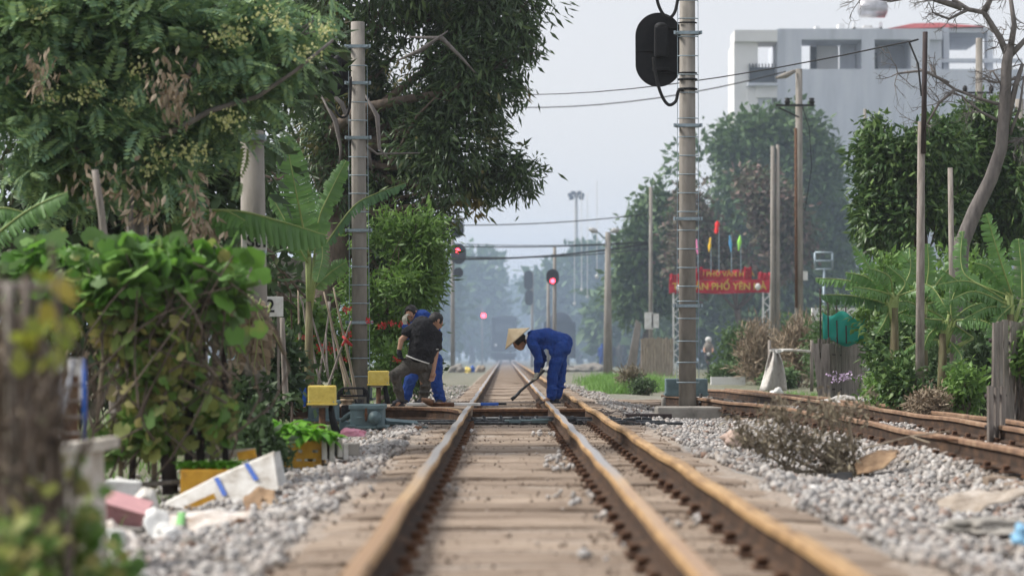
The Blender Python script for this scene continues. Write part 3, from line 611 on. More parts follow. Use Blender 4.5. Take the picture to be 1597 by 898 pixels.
# dead reddish hanging leaves among the branches
W = []; Fi = []; off = 0
for (px, py, sx_, sz) in ((255, 130, .1, .13), (275, 150, .08, .1), (60, 110, .08, .12), (300, 330, .06, .2), (320, 350, .08, .12), (160, 290, .15, .12), (220, 330, .12, .15)):
    k = 60; p = np.array(P(px, py, 18.8)) + rs.normal(size=(k, 3)) * [sx_, .1, sz]; w, f_ = inst(LANCE_V, LANCE_F, p, rs.normal(size=(k, 3)) * .5 + [0, 0, -1], rs.normal(size=(k, 3)), np.array([[.035, .1, .08]]) * rs.uniform(.7, 1.3, (k, 1))); W.append(w); Fi.append(f_ + off); off += len(w)
o = npmesh('dead_leaves', np.concatenate(W), np.concatenate(Fi), LF['dead'], t)
# hedge of garden shrubs along the left of the line, then flowers
def bush(name, px, Y, pyt, pyb, w, label, leaf, n=400, per=7, size=.1, wid=.45, seed=1, tpl='lance', group=None, gap=-.6, stem=M['bark'], droop=.1, cat='bush'):
    base = gp(px, Y); h = (pyb - pyt) / 2; rs = np.random.RandomState(seed)
    bl = [Bl(px + rs.uniform(-.45, .45) * w, pyt + h * rs.uniform(.7, 1.5), Y + rs.uniform(-.3, .3), w * rs.uniform(.35, .6), h * rs.uniform(.5, .75)) for _ in range(4)] + [Bl(px, (pyt + pyb) / 2 + h * .15, Y, w * .75, h * .85)]
    root = empty(name, base, label, cat, group); fo, pts = foliage('foliage', root, bl, n, per, leaf, size, wid, tpl, size * 1.4, droop, seed, gap, 3.0, .45, .7, ret=True)
    mb = MB()
    for j in range(14): limb(mb, base + Vector((rs.normal() * .06, rs.normal() * .06, -.03)), pts[rs.randint(len(pts))], .014, .005, rs, .06, 4, 5)
    mb.build('stems', stem, root); return root
bush('garden_shrub', 470, 34, 455, 620, 50, 'leafy shrub with big green leaves behind the bamboo stakes', LF['bush'], 520, 6, .15, .5, 51)
bush('garden_shrub', 540, 35, 470, 625, 45, 'green shrub directly behind the tall ladder-rung signal post', LF['bush'], 480, 6, .12, .5, 52)
bush('garden_shrub', 615, 34.5, 520, 622, 36, 'low bright shrub beside the knee of the man in black', LF['bush'], 420, 6, .1, .45, 53)
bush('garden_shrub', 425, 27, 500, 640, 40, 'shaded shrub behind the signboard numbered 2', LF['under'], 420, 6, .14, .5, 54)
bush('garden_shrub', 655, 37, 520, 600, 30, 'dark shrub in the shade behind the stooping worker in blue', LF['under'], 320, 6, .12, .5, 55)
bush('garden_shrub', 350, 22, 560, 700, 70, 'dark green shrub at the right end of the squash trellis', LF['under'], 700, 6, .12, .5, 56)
W = []; Fi = []; off = 0
for (px, py, w_) in ((480, 527, 14), (505, 540, 12), (520, 545, 14), (540, 522, 12), (535, 560, 10), (610, 505, 14), (595, 508, 8), (632, 506, 6), (540, 483, 8), (500, 545, 8), (575, 500, 5), (620, 560, 8)):
    k = 40; p = np.array(P(px, py, 33.2)) + rs.normal(size=(k, 3)) * [w_ * .0042, .06, .022]; w, f_ = inst(LANCE_V, LANCE_F, p, rs.normal(size=(k, 3)) + [0, 0, .3], rs.normal(size=(k, 3)), np.array([[.03, .035, .03]]) * rs.uniform(.6, 1.3, (k, 1))); W.append(w); Fi.append(f_ + off); off += len(w)
for (a_, b_) in ((0, 6), (6, 12)):
    WW = np.concatenate(W[a_:b_]); n0 = 0; FF = []
    for w in W[a_:b_]: FF.append((np.tile(LANCE_F, (40, 1)) + np.repeat(np.arange(40) * 5, 4)[:, None]) + n0); n0 += len(w)
    o = npmesh('red_flowers', WW, np.concatenate(FF), LF['red']); tag(o, ['bright red blossoms among the bamboo stakes left of the signal post', 'bright red blossoms in the shrubs between the signal post and the men'][a_ // 6], 'flowers', kind='stuff')
# squash vine on its trellis
Y = 15
root = empty('squash_vine', gp(270, Y), 'squash vine with broad bright green leaves spread over a stick trellis', 'vine')
bl = [Bl(240, 436, Y, 140, 26, 60), Bl(90, 430, Y + .5, 120, 22, 60), Bl(325, 448, Y, 52, 42, 50), Bl(230, 435, Y, 90, 36, 50), Bl(342, 490, Y, 26, 44, 40)]
foliage('broad_leaves', root, bl, 760, 2, LF['squash'], .14, 1.0, 'round', .16, .3, 61, -.35, 3, .5, .7)
bl = [Bl(190, 500, Y, 90, 60, 60), Bl(300, 520, Y, 60, 65, 50), Bl(225, 580, Y, 70, 50, 50), Bl(345, 590, Y, 34, 60, 50), Bl(150, 590, Y + .3, 46, 60, 40), Bl(230, 660, Y, 40, 40, 40), Bl(345, 650, Y, 30, 40, 40), Bl(170, 690, Y, 30, 40, 30)]
foliage('small_leaves', root, bl, 820, 2, LF['vine'], .115, .8, 'round', .12, .6, 62, -.02, 3.6, .7, .3)
foliage('dry_leaves', root, bl, 260, 3, LF['dead'], .07, .35, 'lance', .1, 1.0, 63, .0, 4, .8, .2)
foliage('young_leaves', root, [Bl(250, 396, Y, 26, 14), Bl(300, 402, Y, 20, 10), Bl(215, 398, Y, 24, 12), Bl(130, 396, Y, 16, 12), Bl(350, 415, Y, 20, 10)], 40, 1, LF['vine'], .09, .9, 'round', .05, .2, 64, -3)
rs = np.random.RandomState(8)
W, _ = crown_points([Bl(240, 430, Y, 150, 60)], 40, rs); mb = MB()
for j in range(80): limb(mb, P(rs.uniform(110, 370), rs.uniform(500, 760), Y + rs.uniform(-.3, .3)), P(rs.uniform(130, 380), rs.uniform(390, 470), Y + rs.uniform(-.3, .3)), .009, .005, rs, .12, 6, 5)
mb.build('stems', M['bark'], root)
mb = MB()
def pole(mb, a, b, Y, r, Y2=None, n=8): mb.tube([P(a[0], a[1], Y), P((a[0] + b[0]) / 2 + rnd.uniform(-1, 1), (a[1] + b[1]) / 2, ((Y2 or Y) + Y) / 2), P(b[0], b[1], Y2 or Y)], [r, r * .95, r * .85], n)
posts = [((188, 780), (190, 560), .018), ((292, 770), (300, 560), .03), ((266, 770), (258, 640), .055), ((240, 760), (246, 500), .02), ((330, 760), (335, 520), .02), ((205, 770), (212, 640), .025), ((312, 760), (316, 430), .028), ((352, 745), (350, 480), .022), ((140, 780), (175, 420), .016), ((170, 700), (240, 470), .016)]
tr = empty('trellis', gp(260, Y), 'dark rough-stick trellis with cross bars holding up the squash vine', 'trellis')
for a_, b_, r_ in posts: mb = MB(); pole(mb, a_, b_, Y + .12, r_); mb.build('stake', M['darkwood'] if r_ > .02 else M['bamboo'], tr)
for a_, b_ in (((120, 470), (375, 462)), ((205, 552), (235, 549)), ((310, 470), (348, 472)), ((175, 760), (370, 742)), ((165, 645), (200, 640)), ((255, 632), (290, 628))): mb = MB(); pole(mb, a_, b_, Y + .05, .018); mb.build('crossbar', M['oldwood'], tr)
# ------------- banana plants
def banana_leaf(name, root, pts, w, face=(0, -1, 0), fold=.4, seed=0, tear=.85, m=None, hang=False, n=34):
    rs = np.random.RandomState(seed); pts = [Vector(p) for p in pts]
    def bz(t):
        k = len(pts) - 1; x = t * k; i = min(int(x), k - 1); u = x - i
        p0 = pts[max(i - 1, 0)]; p1 = pts[i]; p2 = pts[i + 1]; p3 = pts[min(i + 2, k)]
        return .5 * ((2 * p1) + (p2 - p0) * u + (2 * p0 - 5 * p1 + 4 * p2 - p3) * u * u + (3 * p1 - p0 - 3 * p2 + p3) * u ** 3)
    fa = Vector(face).normalized(); V = []; Fc = []; rib = []
    for i in range(n):
        t0 = .06 + .93 * i / n; t1 = .06 + .93 * (i + 1) / n; c0, c1 = bz(t0), bz(t1); tg = (c1 - c0).normalized(); s = tg.cross(fa).normalized(); nn = s.cross(tg).normalized()
        if nn.dot(fa) < 0: nn = -nn
        for sg in (-1, 1):
            def wd(t): return w * min(1, (t / .16) ** .7) * min(1, ((1.02 - t) / .26) ** .6)
            jag = rs.uniform(.9, 1.0); gapf = tear * rs.uniform(0, .4) if rs.rand() < .5 else 0; dr = rs.normal() * .2 * tear; fo = fold * (1 + .1 * rs.normal()) + dr + (.16 if i % 2 else -.16) * (0 if hang else .35); hz_ = .12 * (1 if i % 2 else -1)
            q = []
            for c, t, sh in ((c0, t0, gapf), (c1, t1, -gapf * .3)):
                L = wd(t) * jag; seg = (c1 - c0); row = [c]
                p = c.copy(); 
                for k in range(1, 4):
                    ang = fo * (k / 3) * 1.25 if not hang else fold * (1 if k > 1 else .6) + dr
                    dd = (s * sg * math.cos(ang) - (nn if not hang else Vector((0, 0, 1))) * math.sin(ang)) + tg * .22 + (s * hz_ if hang else nn * hz_ * .6)
                    if not hang: dd.z -= .1 * k * fold
                    p = p + dd * (L / 3) + seg * (sh * k / 3); row.append(p.copy())
                q.append(row)
            b0 = len(V); V += q[0] + q[1]
            for k in range(3): Fc.append((b0 + k, b0 + k + 1, b0 + 5 + k, b0 + 4 + k))
    mesh = np.array([v[:] for v in V]); L = npmesh(name, mesh, np.array(Fc), m or LF['banana'], root, smooth=True)
    mb = MB(); o0 = origin(root); mb.tube([bz(i / 14) - fa * -.006 for i in range(15)], [.02 * (1 - .8 * i / 14) * (w / .3) ** .5 for i in range(15)], 6)
    r_ = mb.build('midrib', LF['rib'], L); return L
def banana(px, Y, label, leaves, ptop, group, seed):
    base = gp(px, Y); root = empty('banana_plant', base, label, 'banana plant', group)
    mb = MB(); top = P(px, ptop, Y); mb.tube([base - Vector((0, 0, .05)), base.lerp(top, .5), top], [.085, .065, .045], 12); mb.build('stem', M['bananastem'], root)
    for i, lf in enumerate(leaves):
        pts, w = lf[0], lf[1]; kw = lf[2] if len(lf) > 2 else {}; dy = kw.pop('dy', (i % 3 - 1) * .35)
        P3 = [P(x, y, Y + dy * (j / max(1, len(pts) - 1))) for j, (x, y) in enumerate(pts)]
        mb = MB(); mb.tube([top - Vector((0, 0, .25)), P3[0]], [.035, .02], 7); mb.build('leaf_stalk', LF['rib'], root)
        banana_leaf('leaf', root, P3, w * Y / F, seed=seed * 20 + i, **kw)
    return root
M['bananastem'] = mat('banana_stem', (.13, .115, .06), (.07, .05, .035), .8, scale=6, stretch=(3, 3, .4), c3=(.18, .19, .09))
up = (0, -.45, .9)
banana(482, 31, 'banana plant with tall torn upright leaves between the two concrete posts', [
    ([(482, 400), (470, 340), (460, 290), (445, 212)], 27, dict(fold=.25, dy=-.5)), ([(490, 400), (498, 340), (515, 300), (540, 250)], 20, dict(fold=.7)),
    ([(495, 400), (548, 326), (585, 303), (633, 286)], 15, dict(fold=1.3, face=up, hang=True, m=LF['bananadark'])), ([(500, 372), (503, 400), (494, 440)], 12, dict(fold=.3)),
    ([(488, 450), (515, 425), (540, 408)], 16, dict(fold=.6)), ([(478, 400), (440, 335), (412, 283)], 15, dict(fold=1.0)), ([(480, 410), (455, 370), (425, 345)], 20, dict(fold=.8)), ([(484, 400), (483, 340), (478, 290)], 22, dict(fold=.3, dy=.6))], 470, None, 3)
banana(262, 20.2, 'banana plant with one long drooping leaf in front of the short concrete post', [
    ([(262, 350), (300, 332), (370, 330), (440, 347), (508, 368)], 44, dict(fold=1.42, face=(0, -.2, 1), hang=True, tear=.3, dy=-.3, n=50)),
    ([(262, 350), (320, 338), (350, 330), (383, 345)], 26, dict(fold=1.0, face=(0, -.4, 1), hang=True, dy=-.8))], 350, None, 4)
banana(-40, 18.5, 'banana plant at the left border reaching one ribbed leaf into the view', [
    ([(-40, 400), (0, 362), (50, 325), (106, 300)], 26, dict(fold=.55, face=(-.3, -.7, .6), n=44)), ([(-40, 390), (-10, 330), (30, 330), (60, 345)], 22, dict(fold=.8, face=(0, -.5, .8)))], 400, None, 5)
fr = dict(fold=.3)
banana(1395, 29, 'banana plant spreading leaves left over the green netting', [
    ([(1394, 467), (1364, 427), (1331, 384)], 12, dict(tear=1.5, fold=0.75)), ([(1387, 464), (1354, 434), (1319, 425)], 15, dict(tear=1.5, fold=0.85, face=(0, -.6, .7))), ([(1384, 467), (1331, 440), (1272, 434)], 14, dict(tear=1.5, fold=1.35, face=up, hang=True)),
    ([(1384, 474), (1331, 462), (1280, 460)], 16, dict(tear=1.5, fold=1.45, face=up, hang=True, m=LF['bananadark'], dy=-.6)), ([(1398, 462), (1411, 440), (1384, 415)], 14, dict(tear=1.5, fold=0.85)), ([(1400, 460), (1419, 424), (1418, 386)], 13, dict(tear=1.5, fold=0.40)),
    ([(1400, 462), (1430, 452), (1460, 445)], 13, dict(tear=1.5, fold=1.05, face=up)), ([(1396, 462), (1380, 500), (1368, 520)], 12, dict(tear=1.5, fold=0.95)), ([(1390, 460), (1360, 452), (1330, 448)], 15, dict(tear=1.5, fold=1.05, face=up, dy=-.7)), ([(1392, 455), (1385, 430), (1352, 418)], 17, dict(tear=1.5, fold=0.85, face=(0, -.7, .6)))], 480, 'banana plants on the right', 6)
banana(1440, 29.5, 'banana plant whose crown shows behind the thin leaning pole', [([(1440, 470), (1425, 420), (1405, 395)], 15, dict(tear=1.5, fold=0.75)), ([(1442, 470), (1470, 430), (1492, 405)], 14, dict(tear=1.5, fold=0.85)), ([(1445, 475), (1490, 465), (1530, 480)], 14, dict(tear=1.5, fold=1.15, face=up)), ([(1438, 475), (1400, 490), (1375, 505)], 13, dict(tear=1.5, fold=1.05, face=up)), ([(1440, 470), (1448, 420), (1446, 380)], 13, dict(tear=1.5, fold=0.45)), ([(1442, 480), (1475, 500), (1490, 540)], 12, dict(tear=1.5, fold=1.05)), ([(1436, 480), (1410, 470), (1372, 480)], 14, dict(tear=1.5, fold=1.15, face=up, dy=-.6))], 490, 'banana plants on the right', 9)
banana(1470, 28, 'banana plant behind the thin pole with its low leaves fanned out', [
    ([(1470, 500), (1441, 497), (1405, 490)], 12, dict(tear=1.5, fold=1.15, face=up)), ([(1518, 527), (1481, 504), (1441, 497)], 14, dict(tear=1.5, fold=0.85, face=up)), ([(1464, 530), (1431, 534), (1407, 550)], 10, dict(tear=1.5, fold=0.95, face=up)), ([(1480, 530), (1500, 560), (1470, 575)], 11, dict(tear=1.5, fold=0.95)),
    ([(1484, 500), (1484, 470), (1500, 430)], 15, dict(tear=1.5, fold=0.45)), ([(1480, 490), (1455, 450), (1425, 440)], 13, dict(tear=1.5, fold=1.05, face=up)), ([(1490, 500), (1530, 500), (1570, 520)], 14, dict(tear=1.5, fold=0.95, face=up)), ([(1475, 500), (1450, 520), (1440, 545)], 12, dict(tear=1.5, fold=0.75)), ([(1480, 505), (1510, 480), (1545, 470)], 13, dict(tear=1.5, fold=1.05, face=up))], 520, 'banana plants on the right', 7)
banana(1575, 27.5, 'banana plant with tall upright leaves at the right border', [
    ([(1578, 460), (1558, 400), (1538, 333)], 17, dict(tear=1.5, fold=0.45)), ([(1594, 467), (1593, 420), (1588, 372)], 19, dict(tear=1.5, fold=0.40)), ([(1570, 460), (1504, 427), (1501, 360)], 13, dict(tear=1.5, fold=0.45)), ([(1570, 470), (1514, 440), (1464, 444)], 14, dict(tear=1.5, fold=1.25, face=up)),
    ([(1565, 470), (1508, 447), (1468, 420)], 14, dict(tear=1.5, fold=1.15, face=up)), ([(1570, 475), (1520, 455), (1480, 470)], 13, dict(tear=1.5, fold=1.25, face=up, dy=-.6)), ([(1575, 480), (1540, 480), (1500, 500)], 13, dict(tear=1.5, fold=1.05, face=up)), ([(1572, 460), (1545, 420), (1520, 410)], 15, dict(tear=1.5, fold=0.85)), ([(1578, 465), (1560, 430), (1572, 405)], 14, dict(tear=1.5, fold=0.55)), ([(1580, 475), (1555, 500), (1545, 540)], 14, dict(tear=1.5, fold=0.75))], 490, 'banana plants on the right', 8)
bush('garden_shrub', 1395, 32, 480, 615, 55, 'dark leafy shrub between the plank fence and the banana plants', LF['dense'], 700, 7, .12, .5, 71)
bush('garden_shrub', 1465, 31, 520, 635, 60, 'low green shrub below the middle banana plant', LF['under'], 620, 7, .11, .45, 72)
bush('garden_shrub', 1550, 30, 500, 640, 60, 'shady shrub behind the grey plank fence at the right border', LF['under'], 700, 7, .12, .5, 73)
bush('garden_shrub', 1500, 36, 370, 560, 110, 'pale green shrub wall behind all the right-hand banana plants', LF['bush'], 1500, 7, .15, .4, 74)
bush('garden_shrub', 1395, 37, 390, 560, 80, 'green shrub wall behind the left-spreading banana plant', LF['bush'], 900, 7, .15, .4, 75)
bush('garden_shrub', 1590, 24, 520, 585, 30, 'small glossy bush leaning in at the right border', LF['bush'], 90, 5, .14, .5, 76)
bush('dry_shrub', 1445, 26.5, 600, 660, 45, 'brown withered brush heaped behind the side track', LF['dead'], 500, 6, .07, .3, 77)
bush('garden_shrub', 1375, 30, 580, 625, 35, 'low leafy shrub with mauve flowers beside the plank fence', LF['bush'], 300, 6, .08, .45, 78)
# dense round trees to the right
Y = 44
bl = [Bl(1400, 250, Y, 62, 62), Bl(1370, 330, Y, 34, 60), Bl(1460, 235, Y, 52, 50), Bl(1430, 340, Y, 80, 66), Bl(1385, 205, Y, 34, 26)]
tree('dense_tree', gp(1430, Y), bl, 'dense dark green tree directly behind the leaning thin pole', leaf=LF['dense'], n=2600, per=8, size=.2, wid=.36, trunk_r=.16, bark=M['bark'], seed=81, twigs=50, gap=-.28, gs=2.2, droop=.5, spread=.26)
bl = [Bl(1535, 205, Y + 2, 52, 42), Bl(1575, 290, Y + 2, 75, 90), Bl(1510, 330, Y + 2, 60, 70), Bl(1500, 250, Y + 2, 50, 55)]
tree('dense_tree', gp(1550, Y + 2), bl, 'dense dark green tree at the right border behind the bare tree', leaf=LF['dense'], n=2600, per=8, size=.2, wid=.36, trunk_r=.16, bark=M['bark'], seed=82, twigs=50, gap=-.28, gs=2.2, droop=.5, spread=.26)
# bare tree leaning up to the right
root = empty('bare_tree', gp(1490, 35), 'leafless tree with a curved grey trunk reaching out of the top right', 'tree'); mb = MB(); rs = np.random.RandomState(6)
def pl3(pl, r0, r1, Y=35, n=8): mb.tube([P(x, y, Y) for x, y in pl], list(np.linspace(r0, r1, len(pl))), n)
pl3([(1490, 600), (1492, 480), (1500, 380), (1520, 330), (1545, 280), (1562, 230), (1567, 160), (1570, 100), (1575, 70)], .14, .075, n=12)
mb.build('trunk', M['barkgrey'], root); mb = MB()
big = [[(1572, 90), (1560, 60), (1535, 20), (1510, 15), (1480, -5)], [(1575, 80), (1582, 40), (1575, -10)], [(1572, 90), (1590, 72), (1610, 50)], [(1535, 18), (1550, -10)], [(1500, 12), (1460, 0), (1420, -20)], [(1568, 200), (1585, 130), (1595, 100)]]
for b_ in big: pl3(b_, .055, .03)
def twig(p, d, L, r, lev):
    pts = [p]; q = Vector(p); dd = Vector(d).normalized()
    for i in range(4): dd = (dd + Vector(rs.normal(size=3)) * .22 + Vector((0, 0, -.03))).normalized(); q = q + dd * L / 4; pts.append(q.copy())
    mb.tube(pts, [r, r * .85, r * .7, r * .6, r * .5], 5, caps=False)
    if lev > 0:
        for k in range(3): twig(pts[1 + k], dd + Vector(rs.normal(size=3)) * .9, L * .62, r * .6, lev - 1)
mid = [[(1565, 165), (1530, 155), (1490, 140), (1460, 120), (1450, 100)], [(1490, 140), (1465, 160), (1445, 195)], [(1560, 190), (1530, 175), (1500, 150)], [(1480, 130), (1440, 110), (1400, 115)], [(1510, 15), (1480, 30), (1455, 20)], [(1460, 0), (1420, -4), (1390, 2), (1345, -5)], [(1590, 120), (1560, 130), (1548, 110)], [(1565, 225), (1600, 215)], [(1575, 210), (1590, 170), (1597, 120)]]
for b_ in mid:
    pl3(b_, .028, .015, n=6)
    for k in range(6):
        j = rs.randint(1, len(b_)); p = P(b_[j][0], b_[j][1], 35); twig(p, (rs.normal() * .8 - .5, rs.normal() * .5, rs.normal() * .7 + .1), rs.uniform(.25, .5), .009, 2)
for b_ in big:
    for k in range(4): j = rs.randint(1, len(b_)); twig(P(b_[j][0], b_[j][1], 35), (rs.normal() - .4, rs.normal() * .6, rs.normal() * .7), rs.uniform(.3, .6), .011, 2)
mb.build('branches', M['barkgrey'], root)
# trees further down the line, fading in the smoke
Y = 118
bl = [Bl(1045, 370, Y, 40, 60), Bl(1015, 340, Y, 28, 45), Bl(1002, 400, Y, 40, 50), Bl(990, 455, Y, 42, 46), Bl(1040, 430, Y, 40, 60)]
tree('roadside_tree', gp(1005, Y), bl, 'hazy green tree left of the tall signal post on the right', leaf=LF['far'], n=1500, per=6, size=.5, wid=.5, trunk_r=.25, bark=M['bark'], seed=91, twigs=24, gap=-.6, gs=.6, spread=.6)
bl = [Bl(1100, 280, Y + 12, 60, 70), Bl(1165, 230, Y + 12, 55, 50), Bl(1225, 225, Y + 12, 70, 55), Bl(1280, 290, Y + 12, 46, 75), Bl(1190, 330, Y + 12, 110, 90), Bl(1300, 370, Y + 12, 38, 60), Bl(1080, 360, Y + 12, 50, 80), Bl(1220, 430, Y + 12, 110, 90)]
tree('roadside_tree', gp(1190, Y + 12), bl, 'broad hazy green tree filling the space below the white building', leaf=LF['far'], n=5200, per=6, size=.55, wid=.5, trunk_r=.4, bark=M['bark'], seed=92, twigs=60, gap=-.55, gs=.5, spread=.7)
bl = [Bl(1110, 330, 112, 60, 55), Bl(1180, 330, 112, 60, 60), Bl(1080, 400, 112, 36, 55), Bl(1150, 390, 112, 60, 45), Bl(1220, 370, 112, 40, 60)]
tree('flowering_tree', gp(1150, 112), bl, 'tree covered in dull mauve dry blossom behind the red banners', leaf=LF['mauve'], n=2400, per=6, size=.34, wid=.6, trunk_r=.2, bark=M['bark'], seed=93, twigs=40, gap=-.35, gs=.7, spread=.6)
bl = [Bl(1085, 500, 138, 46, 60), Bl(1150, 500, 138, 60, 60), Bl(1230, 500, 138, 60, 60), Bl(1300, 490, 138, 50, 70), Bl(1040, 480, 138, 36, 60)]
tree('roadside_tree', gp(1150, 138), bl, 'low dim trees closing the gap under the red banner gate', leaf=LF['far'], n=2200, per=6, size=.6, wid=.5, trunk_r=.2, bark=M['bark'], seed=95, twigs=30, gap=-.8, gs=.5, spread=.7)
for i, (px, Y, top, w, lab) in enumerate(((1250, 84, 470, 60, 'hazy undergrowth left of the plank fence'), (1160, 78, 500, 50, 'hazy green undergrowth below the red banners'), (1290, 60, 445, 50, 'dim shrubbery behind the green netting'), (1215, 58, 565, 30, 'small green weeds under the white sheet'), (1130, 70, 570, 30, 'low weeds just right of the signal post base'))):
    bush('undergrowth', px, Y, top, 553 + .95 * F / Y, w, lab, LF['far'], 700, 6, .22 if Y > 70 else .14, .4, 100 + i)
for i, (px, Y, lab) in enumerate(((1185, 66, 'tall dry brown reeds left of the white sheet'), (1245, 62, 'tall dry brown reeds left of the netting'))):
    bush('dry_reeds', px, Y, 500, 553 + .92 * F / Y, 24, lab, LF['dead'], 420, 6, .3, .12, 110 + i, droop=-1.5)
for i, (px, Y, bs, lab) in enumerate(((735, 235, [(735, 460, 50, 50), (700, 500, 40, 50), (765, 510, 25, 45), (745, 420, 32, 24)], 'pale blue-grey tree fading in smoke behind the left signals'),
        (905, 215, [(905, 440, 42, 45), (875, 490, 35, 50), (930, 500, 34, 60), (850, 450, 24, 28), (925, 410, 30, 30)], 'blue-grey tree fading in smoke behind the lit signal'),
        (820, 330, [(820, 470, 50, 40), (860, 520, 60, 30), (780, 530, 60, 26), (880, 440, 40, 30)], 'faintest farthest tree at the end of the line'), (660, 200, [(660, 480, 60, 70), (620, 460, 50, 80)], 'dim tree beyond the mango tree at the left of the line'), (960, 160, [(965, 500, 30, 40), (985, 530, 30, 30)], 'hazy tree beside the thick concrete lamp post'), (1000, 300, [(980, 430, 90, 40), (1100, 430, 120, 60)], 'remote hazy tree line behind the right-hand trees'))):
    tree('distant_tree', gp(px, Y), [Bl(x, y, Y, rx, rz) for x, y, rx, rz in bs], lab, leaf=LF['far'], n=900, per=5, size=1.1, wid=.6, trunk_r=.35, bark=M['bark'], seed=120 + i, twigs=12, gap=-.7, gs=.3, spread=1.2)
# grass patch and dark shrub between the tracks
def grass(name, pts, hmax, m, label, seed, w=.006, kind='stuff'):
    rs = np.random.RandomState(seed); n = len(pts); tv = np.array([[-.5, 0, 0], [.5, 0, 0], [.3, .6, .12], [-.3, .6, .12], [0, 1, .4]]); tf = np.array([[0, 1, 2], [0, 2, 3], [3, 2, 4]])
    d = rs.normal(size=(n, 3)) * .35; d[:, 2] = 1; h = hmax * rs.uniform(.4, 1, n)
    W, Fi = inst(tv, tf, pts, d, rs.normal(size=(n, 3)), np.stack([np.full(n, w), h, h], 1)); o = npmesh(name, W, Fi, m); return tag(o, label, 'grass', kind=kind)
rs = np.random.RandomState(12); k = 9000; q = np.stack([rs.normal(3.2, .55, k), rs.uniform(52, 70, k)], 1); q[:, 0] += (q[:, 1] - 60) * .045; q = np.column_stack([q, gh(q[:, 0], q[:, 1])])
grass('grass', q[q[:, 0] > 2.0], .42, LF['grass'], 'patch of fresh green grass between the tracks beyond the signal post', 13, .02)
q = np.stack([rs.uniform(4.5, 9, 9000), rs.uniform(26, 50, 9000)], 1); q = q[q[:, 0] > 5.9 + .3 * np.sin(q[:, 1])]; q = np.column_stack([q, gh(q[:, 0], q[:, 1])])
grass('weeds', q, .16, LF['grass'], 'thin weeds along the far edge of the side track', 14, .012)
q = np.stack([rs.uniform(-7, -1.8, 12000), rs.uniform(8, 60, 12000)], 1); q = q[(q[:, 0] < -2.2 - .2 * np.sin(q[:, 1] * 2)) & (q[:, 0] > -.25 * q[:, 1])]; q = np.column_stack([q, gh(q[:, 0], q[:, 1])])
grass('weeds', q, .14, LF['grass'], 'thin weeds along the garden side of the left ballast', 15, .01)
bush('dark_shrub', 985, 53, 568, 612, 24, 'dark low shrub rising out of the grass between the tracks', LF['grey'], 420, 6, .1, .3, 131, droop=-.5)
bush('dark_shrub', 1003, 50, 590, 614, 24, 'smaller dark shrub in the grass beside the signal post', LF['under'], 300, 6, .08, .4, 132)

bush('garden_shrub', 1410, 27.3, 545, 640, 34, 'leafy shrub hiding the stem of the netting-side banana plant', LF['dense'], 380, 6, .1, .5, 141)
bush('garden_shrub', 1500, 26.8, 560, 645, 32, 'low shrub in front of the middle banana stems', LF['bush'], 320, 6, .09, .45, 142)
q = np.stack([rs.uniform(-3.4, -.95, 5000), rs.uniform(32, 62, 5000)], 1); q = q[nz3(np.column_stack([q, q[:, 0] * 0]), 1.3, 4) > .1]; q = np.column_stack([q, gh(q[:, 0], q[:, 1])])
grass('weeds', q, .1, LF['under'], 'sparse dull weeds on the dirt left of the line beyond the workers', 143, .012)
# ---------------------------------------------------------------- signal posts with ladder rungs
def signal_post(px, Y, pytop, pybase, r, label, rungs, clamps, seed, lean=0, zt=None):
    base = gp(px, Y); top = P(px - lean, pytop, Y); root = empty('signal_post', base, label, 'signal post', 'concrete signal posts with climbing rungs')
    mb = MB(); mb.tube([base - Vector((0, 0, .2)), base.lerp(top, .5), top], [r, r * .95, r * .88], 20); mb.build('pole', M['concrete'], root)
    def at(py): t = (top.z - P(0, py, Y).z) / (top.z - base.z); return Vector((top.x + (base.x - top.x) * t, Y, P(0, py, Y).z)), r * (.88 + .12 * t)
    for py in rungs:
        c, rr = at(py); mb = MB(); w = rr + .035
        mb.tube([c + Vector((-w, -rr * .75, 0)), c + Vector((-w * .8, -rr - .012, 0)), c + Vector((w * .8, -rr - .012, 0)), c + Vector((w, -rr * .75, 0))], .008, 6); mb.build('rung', M['galv'], root)
    mb = MB()
    for sx_ in (-1, 1):
        a1, ra = at(rungs[0]); b1, rb = at(rungs[-1]); mb.tube([a1 + Vector((sx_ * (ra + .035), -ra * .75, 0)), b1 + Vector((sx_ * (rb + .035), -rb * .75, 0))], .005, 5)
    mb.build('ladder_rail', M['galv'], root)
    for py in clamps:
        c, rr = at(py); mb = MB(); n = 20
        ring = []; 
        for z in (-.018, .018):
            for k in range(n): a_ = 2 * math.pi * k / n; ring.append(c + Vector(((rr + .006) * math.cos(a_), (rr + .006) * math.sin(a_), z)))
        mb.add(ring, [(k, (k + 1) % n, (k + 1) % n + n, k + n) for k in range(n)])
        mb.box(c + Vector((0, -rr - .02, 0)), (2 * rr + .1, .02, .045)); 
        for s in (-1, 1): mb.box(c + Vector((s * (rr + .05), -rr * .4, .004)), (.03, .16, .05), s * .4); mb.cyl(c + Vector((s * (rr + .04), -rr - .05, .0)), c + Vector((s * (rr + .04), -rr + .02, 0)), .01, n=6)
        mb.build('clamp', M['galv'], root)
    return root, at
rr_ = [3, 31, 59, 89, 118, 146, 186, 215, 244, 273, 302, 331, 360, 389, 418, 447, 470, 497, 532, 565, 596]
pR, atR = signal_post(1072, 33, -60, 640, .128, 'tall laddered concrete signal post on a block right of the track', rr_, [53, 197, 342, 477], 1)
pL, atL = signal_post(562, 34, 35, 622, .118, 'laddered concrete signal post left of the track behind the yellow boxes', [104 + 28.4 * i for i in range(0, 18)], [74, 131, 216, 360, 503], 2, lean=4)
